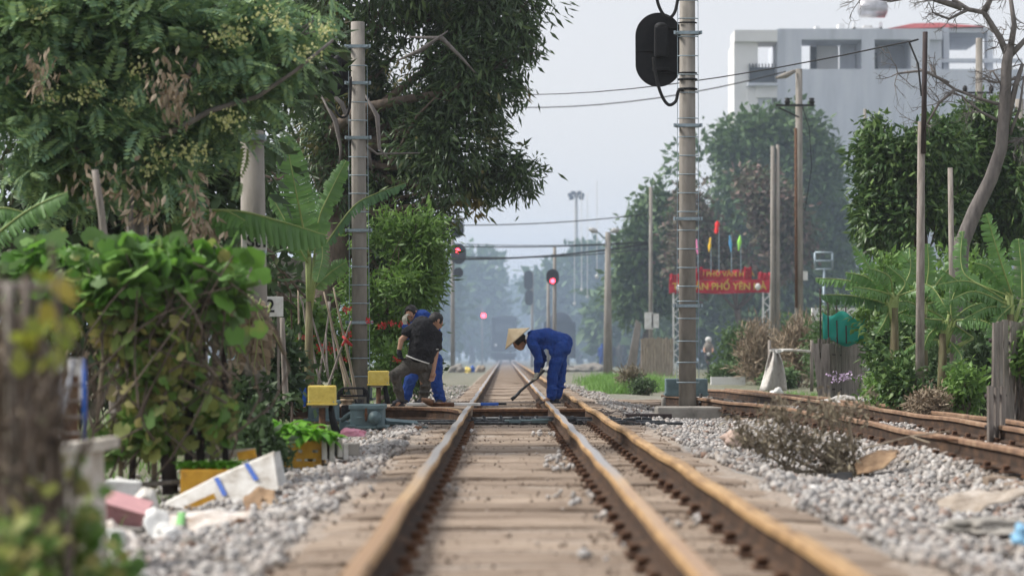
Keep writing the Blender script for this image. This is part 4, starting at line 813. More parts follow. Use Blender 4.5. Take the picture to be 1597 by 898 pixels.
for py in (37, 115, 125, 140):
    mb = MB(); c, r_ = atR(py); mb.tube([c + Vector((-r_ - .02, -.05, 0)), c + Vector((-r_ * .7, -r_ - .005, 0)), c + Vector((r_ * .7, -r_ - .005, 0)), c + Vector((r_ + .015, -.05, 0))], .012 if py < 120 else .018, 6); mb.build('strap', M['black'], pR)
# concrete block at its foot
mb = MB(); mb.box((2.75, 32.45, -.06), (1.12, .75, .26), bev=.025); one('foundation_block', mb, M['concrete2'], 'stained concrete foundation block at the foot of the right signal post', 'concrete block')
def headboard(name, c, w, h, label, cat='railway signal', group=None, m=None, back=True, parent=None, lamp=None):
    """stadium-shaped backing board; seen from behind it carries the lamp housing"""
    root = empty(name, c, label, cat, group); n = 40; poly = []
    for k in range(n):
        a_ = 2 * math.pi * k / n; x = math.cos(a_) * w / 2; z = math.sin(a_) * w / 2 * 1.02; z += (h - w) / 2 * (1 if math.sin(a_) > 0 else -1); poly.append(Vector(c) + Vector((x, 0, z)))
    mb = MB(); mb.prism(poly, Vector((0, -.012, 0)), Vector((0, .012, 0))); mb.tube(poly + [poly[0], poly[1]], .012, 5, caps=False); mb.build('backing_board', m or M['black'], root)
    if back:
        mb = MB(); c = Vector(c); mb.box(c + Vector((.03, -.1, .1)), (w * .3, .16, h * .42), bev=.03); mb.ball(c + Vector((.03, -.1, .1 + h * .21)), (w * .15, .08, .07)); mb.box(c + Vector((.03, -.07, -h * .28)), (w * .38, .1, .05), bev=.01)
        mb.box(c + Vector((-w * .3, -.02, 0)), (w * .4, .02, .05)); mb.build('lamp_housing', M['black'], root)
        mb = MB(); mb.box(c + Vector((w * .3, -.05, h * .32)), (w * .5, .06, .05)); mb.box(c + Vector((w * .3, -.05, -h * .3)), (w * .5, .06, .05)); mb.build('bracket', M['black'], root)
    return root
headboard('railway_signal', P(1027, 78, 33.3), 68 * 33.3 / F * 1.03, 112 * 33.3 / F, 'big black oval signal head seen from behind on the right post')
headboard('railway_signal', P(524, 118, 34.3), 44 * 34.3 / F, 62 * 34.3 / F, 'black signal head half hidden by leaves beside the left post')
def hose(pl, Y, r, label, dy=-.14):
    mb = MB(); pts = [P(x, y, Y + dy) for x, y in pl]; q = []
    for i in range(len(pts) - 1):
        p0, p1, p2, p3 = pts[max(i - 1, 0)], pts[i], pts[i + 1], pts[min(i + 2, len(pts) - 1)]
        for u in np.arange(0, 1, .2): q.append(.5 * ((2 * p1) + (p2 - p0) * u + (2 * p0 - 5 * p1 + 4 * p2 - p3) * u * u + (3 * p1 - p0 - 3 * p2 + p3) * u ** 3))
    q.append(pts[-1]); mb.tube(q, r, 8); return one('cable_hose', mb, M['rubber'], label, 'cable hose')
hose([(1019, 90), (1021, 108), (1027, 135), (1035, 155), (1044, 164), (1054, 158), (1057, 145), (1060, 140), (1066, 140)], 33, .024, 'black hose looping down from the big oval signal head')
hose([(1022, -20), (1026, 5), (1034, 22), (1044, 28), (1052, 20), (1056, 5), (1058, -10)], 33, .024, 'black hose looping above the big oval signal head')
hose([(510, 105), (513, 140), (520, 165), (530, 182), (541, 180), (546, 160), (547, 120)], 34, .02, 'black hose looping down at the left signal post')
# cabinet behind the right post
cb_ = P(1070, 604, 33.9); root = empty('relay_cabinet', (cb_.x, 33.9, gz(cb_.x, 33.9)), 'grey-green steel cabinet on stub legs behind the right signal post', 'cabinet')
mb = MB(); mb.box(cb_, (.63, .3, .27), bev=.02); mb.box(cb_ + Vector((0, 0, -.1)), (.66, .33, .03)); mb.build('body', M['teal'], root)
for x in (1035, 1109): mb = MB(); q = P(x, 625, 33.7); mb.tube([(q.x, q.y, -.1), (q.x, q.y, .14), (q.x, q.y, .19)], [.035, .035, .02], 8); mb.build('leg', M['concrete2'], root)
mb = MB(); q = P(1093, 622, 33.6); mb.cyl((q.x, q.y, -.1), (q.x, q.y, .24), .022); mb.ball((q.x, q.y, .1), (.04, .04, .03)); mb.build('cable_entry', M['rubber'], root)
mb = MB(); mb.box((1.93, 30.1, -.02), (.62, .12, .1), bev=.01); one('cable_trough', mb, M['darkwood'], 'dark low beam on the gravel left of the signal post block', 'beam')
# yellow boxes on posts
def ybox(px, py, Y, w, h, label):
    base = gp(px, Y); root = empty('junction_box', base, label, 'junction box', 'yellow boxes on posts'); c = P(px, py, Y)
    mb = MB(); mb.box(c, (w, w * .7, h), bev=.018); mb.box(c + Vector((0, 0, -h / 2 - .005)), (w + .02, w * .7 + .02, .02), bev=.006); mb.build('cover', M['yellow'], root)
    mb = MB(); mb.box(c + Vector((-.02, 0, -h / 2 - .03)), (w * .62, w * .5, .03)); mb.build('base_plate', M['concrete2'], root)
    mb = MB(); mb.cyl((c.x, Y, base.z - .1), (c.x, Y, c.z - h / 2 - .04), .036); mb.build('post', M['rust'], root)
    mb = MB(); mb.tube([(c.x + w * .3, Y + .02, c.z - h / 2 - .02), (c.x + w * .36, Y + .02, c.z - h / 2 - .15), (c.x + w * .62, Y - .02, base.z)], [.028, .036, .05], 10); mb.build('cable_boot', M['black'], root)
    mb = MB()
    for s in (-1, 1): mb.cyl(c + Vector((s * w * .44, -w * .35 - .008, -h * .4)), c + Vector((s * w * .44, -w * .33, -h * .4)), .008, n=6)
    mb.build('screw', M['galv'], root)
ybox(502.5, 615, 24.2, .295, .195, 'larger yellow junction box on a rusty post in front of the machinery')
ybox(590.5, 588.5, 32.5, .30, .195, 'smaller yellow junction box on a post right of the left signal post')
# point machines
def point_machine(px, py, Y, s, label, cyl=True):
    c = P(px, py, Y); root = empty('point_machine', (c.x, Y, gz(c.x, Y)), label, 'point machine', 'grey-green point machines')
    mb = MB(); mb.box(c, (.34 * s, .6 * s, .2 * s), bev=.015); mb.box(c + Vector((0, 0, .1 * s)), (.37 * s, .64 * s, .05 * s), bev=.012); mb.box(c + Vector((0, 0, -.11 * s)), (.44 * s, .66 * s, .025 * s), bev=.008); mb.build('body', M['teal'], root)
    f = c + Vector((0, -.31 * s, 0))
    if cyl: mb = MB(); mb.tube([f + Vector((.09 * s, .02, -.005)), f + Vector((.09 * s, -.05, -.005))], [.068 * s, .064 * s], 18); mb.tube([f + Vector((.09 * s, -.05, -.005)), f + Vector((.09 * s, -.056, -.005))], [.05 * s, .05 * s], 18); mb.build('motor_cap', M['teal'], root)
    mb = MB(); mb.box(f + Vector((-.0, -.02, .06)), (.025, .03, .07), bev=.004); mb.box(f + Vector((0, -.03, .02)), (.035, .03, .05), bev=.008); mb.ball(f + Vector((0, -.03, -.02)), (.015, .02, .03)); mb.build('latch', M['rust'], root)
    mb = MB(); mb.tube([f + Vector((-.1, 0, -.01)), f + Vector((-.08, -.03, -.01)), f + Vector((-.03, -.03, 0))], .006, 6)
    for s2 in (-1, 1): mb.box(f + Vector((s2 * .17, -.01, -.1)), (.1, .06, .025), bev=.004)
    mb.build('handle', M['teal'], root); return root
point_machine(574, 648.5, 25, 1.05, 'grey-green point machine with a round motor cap nearest the ballast')
point_machine(505, 640, 27.5, 1.0, 'grey-green point machine partly behind the larger yellow box', False)
point_machine(560, 610, 35, 1.1, 'grey-green point machine behind the left signal post', False)
mb = MB(); mb.tube([P(545, 651, 25.2), P(555, 645, 25.1)], .03, 8); a_ = P(534, 655, 25.3); mb.tube([a_, P(540, 650, 25.2), P(549, 643, 25.1)], [.028, .032, .026], 8); mb.ball(P(547, 657, 25.0), (.03, .05, .03)); mb.box(P(540, 663, 25.5), (.14, .3, .1), bev=.01)
one('drive_fitting', mb, M['teal'], 'ribbed grey-green cable gland on the left side of the nearest point machine', 'fitting')
mb = MB(); a_ = P(600, 656, 25.2); b_ = P(650, 660, 25.6); mb.tube([a_, b_], [.035, .03], 4); mb.box(P(625, 666, 25.4), (.62, .06, .02)); one('drive_rod', mb, M['teal'], 'grey-green drive rod reaching from the nearest point machine to the left rail', 'rod')
mb = MB(); mb.box((-1.47, 24.95, -.085), (1.5, .3, .06)); one('support_beam', mb, M['darkwood'], 'dark timber beam carrying the nearest point machine', 'beam')
mb = MB(); mb.box((-1.42, 29.6, .04), (2.0, 2.3, .21), bev=.02); one('timber_platform', mb, M['sleeper'], 'low timber platform that the standing workers stand on', 'platform')
# small engine with a hoop frame
Y = 28; c = P(551, 625, Y); root = empty('tamping_engine', (c.x, Y, gz(c.x, Y)), 'small motor with a tan cap inside a black hoop frame', 'engine')
for dy in (-.12, .12):
    mb = MB(); pts = [P(527, 650, Y), P(527, 622, Y), P(529, 611, Y), P(535, 605, Y), P(566, 605, Y), P(571, 609, Y), P(574, 618, Y), P(574, 650, Y)]; mb.tube([p + Vector((0, dy, 0)) for p in pts], .012, 8)
    mb.tube([P(528, 617, Y) + Vector((0, dy, 0)), P(573, 617, Y) + Vector((0, dy, 0))], .011, 8); mb.tube([P(533, 605, Y) + Vector((0, dy, 0)), P(533, 617, Y) + Vector((0, dy, 0))], .008, 6); mb.tube([P(568, 606, Y) + Vector((0, dy, 0)), P(568, 617, Y) + Vector((0, dy, 0))], .008, 6); mb.build('hoop', M['black'], root)
mb = MB(); q = P(541, 624, Y)
for z, r_ in ((0, .09), (.045, .085), (-.035, .07)): mb.tube([q + Vector((0, 0, z - .015)), q + Vector((0, 0, z)), q + Vector((0, 0, z + .02))], [r_ * .85, r_, r_ * .85], 14)
mb.build('cap', mat('tan_cap', (.5, .38, .26), (.3, .18, .1), .6, scale=14), root)
mb = MB(); mb.box(P(545, 641, Y), (.2, .16, .16), bev=.02); mb.cyl(P(560, 622, Y), P(560, 645, Y), .055); mb.build('block', M['rubber'], root)
# tools and bars beside the men
mb = MB(); p0 = P(634, 631, 28.6); p1 = P(790, 629.5, 28.6); L = (p1 - p0).length; mid_ = (p0 + p1) / 2; mid_.z = .19
mb.box(mid_ + Vector((-.13 * L, 0, 0)), (.74 * L, .06, .035), bev=.006); root = None
o = one('gauge_bar', mb, M['white'], 'long white and blue track gauge bar lying across the rails', 'track gauge')
mb = MB(); mb.box(mid_ + Vector((.33 * L, 0, .002)), (.18 * L, .064, .036), bev=.006); M['blue'] = mat('blue_paint', (.02, .1, .42), (.015, .07, .32), .45, scale=6, bmp=.05); mb.build('blue_sleeve', M['blue'], o)
mb = MB(); mb.box(mid_ + Vector((.455 * L, 0, .004)), (.09 * L, .05, .03), bev=.006); mb.build('end_grip', M['black'], o)
mb = MB(); mb.tube([P(657, 622, 28.4), P(668, 626, 28.4), P(676, 629, 28.4)], [.02, .045, .045], 8); mb.box(P(690, 631, 28.5), (.3, .14, .05), .05, .012); mb.tube([P(676, 629, 28.4), P(708, 629, 28.45)], .016, 6)
one('rail_jack', mb, M['rust'], 'rusty rail jack lying at the feet of the man in black', 'jack')
# ---------------------------------------------------------------- workers
M['blueclothes'] = mat('blue_workwear', (.018, .075, .36), (.012, .045, .23), .85, scale=9, c3=(.035, .1, .38), bmp=1, bdist=.05)
M['blackshirt'] = mat('black_shirt', (.012, .013, .017), (.03, .03, .036), .85, scale=6, bmp=1, bdist=.05)
M['trouser'] = mat('grey_trousers', (.12, .112, .1), (.06, .056, .05), .9, scale=8, c3=(.16, .145, .125), bmp=1, bdist=.05)
M['glove'] = mat('cotton_glove', (.5, .49, .42), (.3, .28, .22), .95, scale=30, bmp=.3)
M['shoe'] = mat('shoe', (.035, .035, .045), rough=.7, scale=20)
def blend(name, mb, m, parent, vox=.011, it=4):
    """fuse tapered volumes into one continuous skin"""
    o = mb.build(name + '_tmp', m); md = o.modifiers.new('r', 'REMESH'); md.mode = 'VOXEL'; md.voxel_size = vox; md.use_smooth_shade = True
    s = o.modifiers.new('s', 'SMOOTH'); s.factor = .5; s.iterations = it
    dg = bpy.context.evaluated_depsgraph_get(); me = bpy.data.meshes.new_from_object(o.evaluated_get(dg)); bpy.data.objects.remove(o)
    co = np.array([v.co[:] for v in me.vertices]); nr = np.array([v.normal[:] for v in me.vertices])
    if name in ('jacket', 'trousers', 'polo_shirt'):
        w_ = nz3(co * [1, 1, 1.9], 17, 5) * .0065 + nz3(co * [1.6, 1.2, 1], 34, 9) * .0035; co = co + nr * w_[:, None]; me.vertices.foreach_set('co', co.astype(np.float32).ravel())
    me.name = name; og = origin(parent); me.transform(Matrix.Translation(-og)); me.materials.clear(); me.materials.append(m)
    me.polygons.foreach_set("use_smooth", np.ones(len(me.polygons), bool)); return link_mesh(name, me, parent)
def hand(mb, w, d, s=1., curl=.8, side=1, nrm=None):
    """palm, four bent fingers of unequal length and a thumb; w wrist, d direction"""
    w = Vector(w); d = Vector(d).normalized(); nrm = (Vector(nrm) if nrm else Vector((0, -1, 0))); nrm = (nrm - nrm.dot(d) * d).normalized(); x = d.cross(nrm)
    mb.cap(w, w + d * .045 * s, .024 * s, .03 * s, 8)
    for i, L in enumerate((.07, .08, .075, .058)):
        o = x * (i - 1.5) * .019 * s; a0 = w + d * .06 * s + o; mb.cap(w + d * .03 * s + o * .8, a0, .013 * s, .011 * s, 7)
        a1 = a0 + (d * math.cos(curl * .5) + nrm * math.sin(curl * .5)) * L * .45 * s; a2 = a1 + (d * math.cos(curl * 1.3) + nrm * math.sin(curl * 1.3)) * L * .35 * s; a3 = a2 + (d * math.cos(curl * 2) + nrm * math.sin(curl * 2)) * L * .25 * s
        mb.cap(a0, a1, .0105 * s, .0095 * s, 7); mb.cap(a1, a2, .0095 * s, .0088 * s, 7); mb.cap(a2, a3, .0088 * s, .0078 * s, 7)
    t0 = w + d * .018 * s - x * side * .022 * s; t1 = t0 + (d * .7 - x * side * .7 + nrm * .4).normalized() * .035 * s; t2 = t1 + (d * .8 + nrm * .7 + x * side * .1).normalized() * .03 * s
    mb.cap(t0, t1, .013 * s, .011 * s, 7); mb.cap(t1, t2, .011 * s, .009 * s, 7)
def head(mb, c, fwd, upv, s=1.):
    """skull, jaw, nose, brow, lips, ears"""
    c = Vector(c); f = Vector(fwd).normalized(); u = Vector(upv); u = (u - u.dot(f) * f).normalized(); x = f.cross(u); R = Matrix((x, f, u)).transposed()
    mb.ball(c, (.077 * s, .096 * s, .1 * s), 16, 12, R); mb.ball(c + f * .03 * s - u * .055 * s, (.056 * s, .062 * s, .062 * s), 14, 10, R)
    mb.ball(c + f * .097 * s - u * .018 * s, (.013 * s, .02 * s, .024 * s), 8, 6, R); mb.ball(c + f * .085 * s + u * .018 * s, (.05 * s, .014 * s, .01 * s), 8, 6, R); mb.ball(c + f * .088 * s - u * .058 * s, (.022 * s, .01 * s, .01 * s), 8, 6, R)
    for s_ in (-1, 1): mb.ball(c + x * s_ * .08 * s - f * .005 * s, (.012 * s, .022 * s, .034 * s), 8, 6, R)
    return c, f, u, x, R
def eyes(c, f, u, x, root, s=1.):
    for s_ in (-1, 1): mb = MB(); mb.ball(c + f * .086 * s + x * s_ * .031 * s, (.013 * s, .009 * s, .007 * s), 8, 6, Matrix((x, f, u)).transposed()); mb.build('eye', M['hair'], root)
def hair(c, f, u, x, R, root, s=1.):
    mb = MB(); cc = c + u * .016 * s - f * .014 * s; b0 = len(mb.v); mb.ball(cc, (.087 * s, .1 * s, .103 * s), 22, 16, R)
    keep = [i for i in range(b0, len(mb.v)) if (Vector(mb.v[i]) - c).dot(f) < .062 * s and ((Vector(mb.v[i]) - c).dot(u) > -.03 * s or (Vector(mb.v[i]) - c).dot(f) < -.03 * s) and (Vector(mb.v[i]) - c).dot(u) > -.075 * s]
    ks = set(keep); mb2 = MB(); rs = np.random.RandomState(1); vs = [Vector(v) + Vector(rs.normal(size=3)) * .003 for v in mb.v]
    fs = [f_ for f_ in mb.f if all(i in ks for i in f_)]; mb2.smooth = True; mb2.add(vs, fs); o = mb2.build('hair', M['hair'], root); md = o.modifiers.new('t', 'SOLIDIFY'); md.thickness = .008; return o
# --- worker in the conical hat
def mk(Y): return lambda x, y, d=0.: P(x, y, Y + d)
J = mk(31.6); q = J(865, 627)
w1 = empty('person', (q.x, 31.6, q.z), 'worker in blue overalls bending down over the middle rail with an iron bar', 'person')
mb = MB(); hc = J(810, 533, 0)
c, f, u, x, R = head(mb, hc, (-.72, -.12, -.68), (-.68, 0, .72)); mb.cap(J(827, 527), hc + Vector((.03, 0, .01)), .055, .052, 12)
mb.cap(J(874, 541), J(850, 527), .105, .1); mb.cap(J(850, 527), J(832, 526), .12, .1)
for s_, kn, an in ((-.1, (862, 581), (860, 619)), (.1, (874, 580), (869, 617))):
    mb.cap(J(872, 544, s_ * .8), J(*kn, s_), .07, .055); mb.cap(J(*kn, s_), J(*an, s_), .058, .042); mb.cap(J(*an, s_), J(an[0] - 9, 625, s_), .04, .035)
for s_, el, wr in ((-.17, (840, 558), (837, 579)), (.17, (846, 556), (843, 572))):
    mb.cap(J(829, 530, s_), J(*el, s_ * .95), .052, .04); mb.cap(J(*el, s_ * .95), J(*wr, s_ * .6), .038, .028)
blend('body', mb, M['skin'], w1)
eyes(c, f, u, x, w1); hair(c, f, u, x, R, w1)
mb = MB(); mb.cap(J(878, 535), J(852, 526), .142, .135, 16); mb.cap(J(852, 526), J(833, 527), .14, .118, 16); mb.cap(J(833, 527, -.1), J(833, 527, .1), .09, .09, 12)
for k in range(5): mb.cap(J(872 - k * 7, 531 + k * 1.2, -.12 + .02 * k), J(866 - k * 6, 541 + k, -.1), .03, .02, 8)
mb.ball(J(861, 548, -.12), (.05, .03, .075))
for s_, el, wr in ((-.17, (840, 558), (837.5, 577)), (.17, (846, 556), (843, 571))):
    mb.cap(J(829, 531, s_), J(*el, s_ * .95), .078, .062, 14); mb.cap(J(*el, s_ * .95), J(*wr, s_ * .65), .06, .052, 14); mb.ball(J(el[0] + 1, el[1] + 6, s_ * .95), (.064, .06, .03))
blend('jacket', mb, M['blueclothes'], w1, .01, 3)
mb = MB(); mb.cap(J(877, 541, -.05), J(870, 538, .06), .135, .135, 16)
for s_, kn, an in ((-.09, (862, 582), (860, 618)), (.1, (875, 580), (869, 616))):
    mb.cap(J(873, 545, s_ * .8), J(*kn, s_), .108, .082, 14); mb.cap(J(*kn, s_), J(*an, s_), .08, .07, 14)
    for k in range(3): mb.ball(J(kn[0] - 1 + k, kn[1] + 6 + k * 9, s_), (.084 - .003 * k, .08, .018))
blend('trousers', mb, M['blueclothes'], w1, .01, 3)
for s_, kx in ((-.09, 853), (.1, 863)): mb = MB(); mb.cap(J(kx + 5, 622.5, s_), J(kx - 2, 624.5, s_), .045, .034, 12); mb.box(J(kx + 1, 627.4, s_), (.2, .085, .02), bev=.006); blend('shoe', mb, M['shoe'], w1, .008, 2)
mb = MB(); hand(mb, J(837, 579, -.11), (-.1, 0, -1), 1.2, .9, 1, (-.8, -.3, -.2)); blend('glove', mb, M['glove'], w1, .007, 1)
mb = MB(); hand(mb, J(843, 572, .1), (.1, -.2, -1), 1.1, .9, -1, (-.8, -.3, -.2)); blend('glove', mb, M['glove'], w1, .007, 1)
mb = MB(); mb.box(J(821, 525, -.2), (.026, .05, .07), Matrix.Rotation(.25, 3, 'Y'), .004); mb.build('shoulder_stripe', M['white'], w1)
# conical hat: apex up-left, brim plane facing down-right
M['straw'] = mat('palm_straw', (.74, .58, .36), (.6, .44, .25), .6, scale=8, stretch=(1, 1, 1), c3=(.82, .68, .46), bmp=.25)
bm_ = J(807, 528); ap = J(792.5, 511.7); ax = (ap - bm_).normalized(); rad = .228; n = 40; e1 = Vector((0, 1, 0)); e1 = (e1 - e1.dot(ax) * ax).normalized(); e2 = ax.cross(e1); ap = bm_ + ax * .19
mb = MB(); mb.smooth = True; vs = []
for ring in range(9):
    t = ring / 8
    for k in range(n): a_ = 2 * math.pi * k / n; vs.append(ap.lerp(bm_, t) + (e1 * math.cos(a_) + e2 * math.sin(a_)) * (rad * t + .002) * (1 + (.006 if ring % 2 else 0)))
mb.add(vs, [(r_ * n + k, r_ * n + (k + 1) % n, (r_ + 1) * n + (k + 1) % n, (r_ + 1) * n + k) for r_ in range(8) for k in range(n)])
hat = one('conical_hat', mb, M['straw'], 'pale conical straw hat on the head of the bending worker', 'hat'); md = hat.modifiers.new('t', 'SOLIDIFY'); md.thickness = .006; md.offset = -1
mb = MB(); mb.tube([bm_ + (e1 * math.cos(t) + e2 * math.sin(t)) * rad for t in np.linspace(0, 2 * math.pi, 41)], .004, 5, caps=False); mb.build('rim', M['bamboo'], hat)
mb = MB(); mb.tube([J(849, 577, -.05), J(837, 590, -.11), J(822, 600.5, -.13), J(812, 609, -.13), J(805, 617, -.13), J(797.5, 623, -.13)], [.017, .018, .019, .021, .023, .028], 8)
one('pry_bar', mb, M['oilblack'], 'dark curved iron bar held by the worker in the conical hat', 'pry bar')
# --- man in the black shirt
J = mk(29.5); q = J(648, 633)
w2 = empty('person', (q.x, 29.5, q.z), 'man in a black polo shirt and grey trousers leaning forward seen from behind', 'person')
mb = MB(); hc = J(680, 501, .05); c, f, u, x, R = head(mb, hc, (.72, .35, -.6), (.5, .3, .8)); mb.cap(J(669, 508, 0), hc - f * .03 - u * .04, .058, .054)
mb.cap(J(660, 512), J(655, 545), .14, .13); mb.cap(J(655, 545), J(650, 566), .12, .125)
mb.cap(J(643, 513, 0), J(626, 530, -.06), .05, .04); mb.cap(J(626, 530, -.06), J(622.5, 546, -.1), .038, .029)
mb.cap(J(682, 525, .02), J(679, 555, -.02), .05, .04); mb.cap(J(679, 555, -.02), J(675.5, 579, -.06), .038, .029)
mb.cap(J(643, 571, 0), J(616, 585, -.1), .068, .052); mb.cap(J(615, 585, -.1), J(625, 625, -.02), .058, .042); mb.cap(J(625, 625, -.02), J(618, 630, -.1), .04, .035)
mb.cap(J(660, 573, 0), J(662, 598, 0), .08, .06); mb.cap(J(662, 598, 0), J(659, 626, .03), .058, .042); mb.cap(J(659, 626, 0), J(653, 630, -.08), .04, .035)
hand(mb, J(675.5, 579, -.06), (-.1, -.1, -1), 1.1, .5, 1, (-.5, -1, 0))
blend('body', mb, M['skin'], w2, .009, 3); eyes(c, f, u, x, w2); hair(c, f, u, x, R, w2)
mb = MB(); mb.cap(J(647, 514), J(677, 523), .1, .1, 16); mb.cap(J(658, 512), J(657, 545), .16, .165, 18); mb.cap(J(669, 520), J(667, 548), .135, .14, 16); mb.cap(J(657, 545), J(652, 556), .165, .15, 18); mb.cap(J(666, 546), J(664, 560), .13, .13, 14)
mb.cap(J(643, 513), J(634, 519, -.03), .075, .068, 14); mb.cap(J(682, 523), J(682, 541, 0), .07, .066, 14); mb.cap(J(669, 506, .01), J(672, 503, .02), .066, .062, 12)
for k in range(4): mb.cap(J(648 + k * 6, 535 + k * 4, -.15), J(655 + k * 5, 545 + k * 3, -.15), .018, .012, 7)
blend('polo_shirt', mb, M['blackshirt'], w2, .01, 3)
mb = MB(); mb.tube([J(631, 515.5, -.07), J(633, 519, -.09), J(640, 522, -.06)], .007, 6); mb.tube([J(676.2, 543.5, -.05), J(680, 544.6, -.08), J(687.5, 544.2, -.03)], .007, 6)
mb.tube([J(633.5, 554, -.13), J(645, 559, -.19), J(658, 563.5, -.19), J(668, 566.5, -.14), J(670.5, 566.5, -.06)], .008, 6); mb.build('white_trim', M['white'], w2)
mb = MB(); mb.cap(J(643, 567), J(663, 571), .13, .125, 16); mb.cap(J(641, 570, 0), J(616, 584, -.1), .1, .074, 14); mb.cap(J(616, 584, -.1), J(625, 622, -.03), .074, .058, 14); mb.cap(J(661, 573, 0), J(664, 598, 0), .1, .074, 14); mb.cap(J(664, 598, 0), J(660, 622, .02), .074, .06, 14)
for px_, py_ in ((617, 592), (619, 600), (622, 610), (662, 602), (661, 612)): mb.ball(J(px_, py_, -.03), (.074, .074, .018))
blend('trousers', mb, M['trouser'], w2, .01, 3)
for a_, b_ in (((625, 625, -.02), (616, 629, -.1)), ((659, 625, .02), (651, 629.5, -.09))): mb = MB(); mb.cap(J(*a_), J(*b_), .05, .038, 12); mb.box(J((a_[0] + b_[0]) / 2, 632, -.05), (.2, .1, .02), bev=.006); blend('shoe', mb, M['shoe'], w2, .008, 2)
mb = MB(); hand(mb, J(622.5, 546, -.1), (.1, 0, -1), 1.25, .9, -1, (.6, -.5, 0)); blend('glove', mb, M['black'], w2, .007, 1)
# --- worker in blue behind him
J = mk(30.9); q = J(660, 632)
w3 = empty('person', (q.x, 30.9, q.z), 'stooping worker in blue with white glove raised to his face behind the man in black', 'person')
mb = MB(); hc = J(642, 489, 0); c, f, u, x, R = head(mb, hc, (-.3, -.75, -.6), (-.35, -.25, .9), 1.02); mb.cap(J(656, 499, .02), hc - f * .03 - u * .03, .058, .054)
mb.cap(J(663, 508, .05), J(668, 545, .1), .14, .12); mb.cap(J(668, 545, .1), J(664, 562, .1), .12, .12)
mb.cap(J(650, 505, -.05), J(634, 522, -.12), .05, .04); mb.cap(J(634, 522, -.12), J(632, 506, -.18), .038, .03)
mb.cap(J(678, 508, .05), J(684, 530, 0), .05, .04); mb.cap(J(684, 530, 0), J(664, 540, -.1), .038, .03)
mb.cap(J(656, 565, .1), J(640, 592, 0), .08, .06); mb.cap(J(640, 592, 0), J(632, 624, .03), .058, .042); mb.cap(J(676, 563, .1), J(680, 596, .05), .08, .06); mb.cap(J(680, 596, .05), J(687, 622, .06), .058, .042); mb.cap(J(687, 624, .05), J(684, 628, -.03), .04, .035); mb.cap(J(632, 626, 0), J(628, 629, -.06), .04, .035)
blend('body', mb, M['skin'], w3); eyes(c, f, u, x, w3); hair(c, f, u, x, R, w3)
mb = MB(); mb.cap(J(658, 500, .03), J(668, 545, .1), .155, .15, 16); mb.cap(J(668, 545, .1), J(667, 560, .1), .15, .15, 16); mb.cap(J(650, 503, 0), J(678, 508, .05), .09, .09); mb.cap(J(650, 505, -.05), J(634, 523, -.12), .072, .06); mb.cap(J(634, 523, -.12), J(632, 510, -.17), .058, .05); mb.cap(J(678, 508, .05), J(684, 530, 0), .072, .06); mb.cap(J(684, 530, 0), J(668, 540, -.1), .058, .05)
blend('jacket', mb, M['blueclothes'], w3, .01, 3)
mb = MB(); mb.cap(J(658, 563, .1), J(677, 563, .1), .125, .125, 16); mb.cap(J(654, 567, .1), J(640, 592, 0), .11, .088, 14); mb.cap(J(640, 592, 0), J(632, 622, .03), .085, .072, 14); mb.cap(J(678, 565, .1), J(680, 596, .05), .11, .085, 14); mb.cap(J(680, 596, .05), J(687, 622, .06), .083, .074, 14)
for px_, py_ in ((680, 602), (682, 610), (684, 617), (636, 606)): mb.ball(J(px_, py_, .05), (.084, .082, .018))
blend('trousers', mb, M['blueclothes'], w3, .01, 3)
for a_, b_ in (((687, 624, .05), (683, 629, -.04)), ((632, 626, .0), (627, 630, -.08))): mb = MB(); mb.cap(J(*a_), J(*b_), .048, .038, 12); blend('shoe', mb, M['shoe'], w3, .008, 2)
mb = MB(); hand(mb, J(632, 505, -.18), (-.15, .1, 1), 1.25, .9, -1, (.5, .5, .2)); blend('glove', mb, M['glove'], w3, .007, 1)
M['dirtpale'] = mat('dusty_sack', (.28, .26, .23), (.15, .135, .12), .95, scale=5, bmp=.6)
# ---------------------------------------------------------------- white building on the right
M['wall'] = mat('shade_blue_wall', (.56, .59, .65), (.44, .47, .52), .9, scale=.5, stretch=(2, 2, .25), c3=(.62, .65, .69), bmp=.05)  # building front: its bluish shade is put into the wall colour
M['wall2'] = mat('white_render', (.78, .78, .77), (.68, .68, .68), .9, scale=.3, bmp=.05)  # same building's left face, coloured lighter as if sunlit; other pale walls share it
M['glassdark'] = mat('dark_glass', (.06, .075, .09), rough=.3, scale=2, bmp=0)
M['redroof'] = mat('red_roof', (.3, .05, .05), (.2, .035, .04), .7, scale=2, bmp=.2)
Y = 150; s = Y / F
def bx(mb, x0, x1, y0, y1, d0, d1):     # box from pixel edges at the building front, depths in metres behind it
    a_ = P(x0, y1, Y); b_ = P(x1, y0, Y); mb.box(((a_.x + b_.x) / 2, Y + (d0 + d1) / 2, (a_.z + b_.z) / 2), (b_.x - a_.x, d1 - d0, b_.z - a_.z)); return mb
bp = P(1400, 553, Y); bld = empty('concrete_building', (bp.x, Y, -.1), 'large pale concrete building with open top-floor bays and a red roofed corner', 'building')
mb = MB(); bx(mb, 1212, 1597, 108, 590, 0, 14); bx(mb, 1212, 1250, 62, 108, 0, 5); bx(mb, 1344, 1364, 62, 108, 0, 3); bx(mb, 1421, 1450, 62, 108, 0, 3)
bx(mb, 1212, 1470, 45, 62, 0, 3.2); bx(mb, 1450, 1470, 62, 108, .3, 13); bx(mb, 1250, 1597, 62, 108, 13.2, 14) if False else None
mb.build('wall', M['wall'], bld)
mb = MB(); bx(mb, 1283, 1318, 62, 108, 3.0, 3.19); mb.build('inner_wall', M['wall2'], bld); mb = MB(); bx(mb, 1364, 1421, 62, 108, 3.01, 3.18); mb.build('inner_wall', M['wall'], bld)
mb = MB(); bx(mb, 1319, 1343, 62, 108, 2.5, 2.8); mb.build('inner_wall', M['wall'], bld)
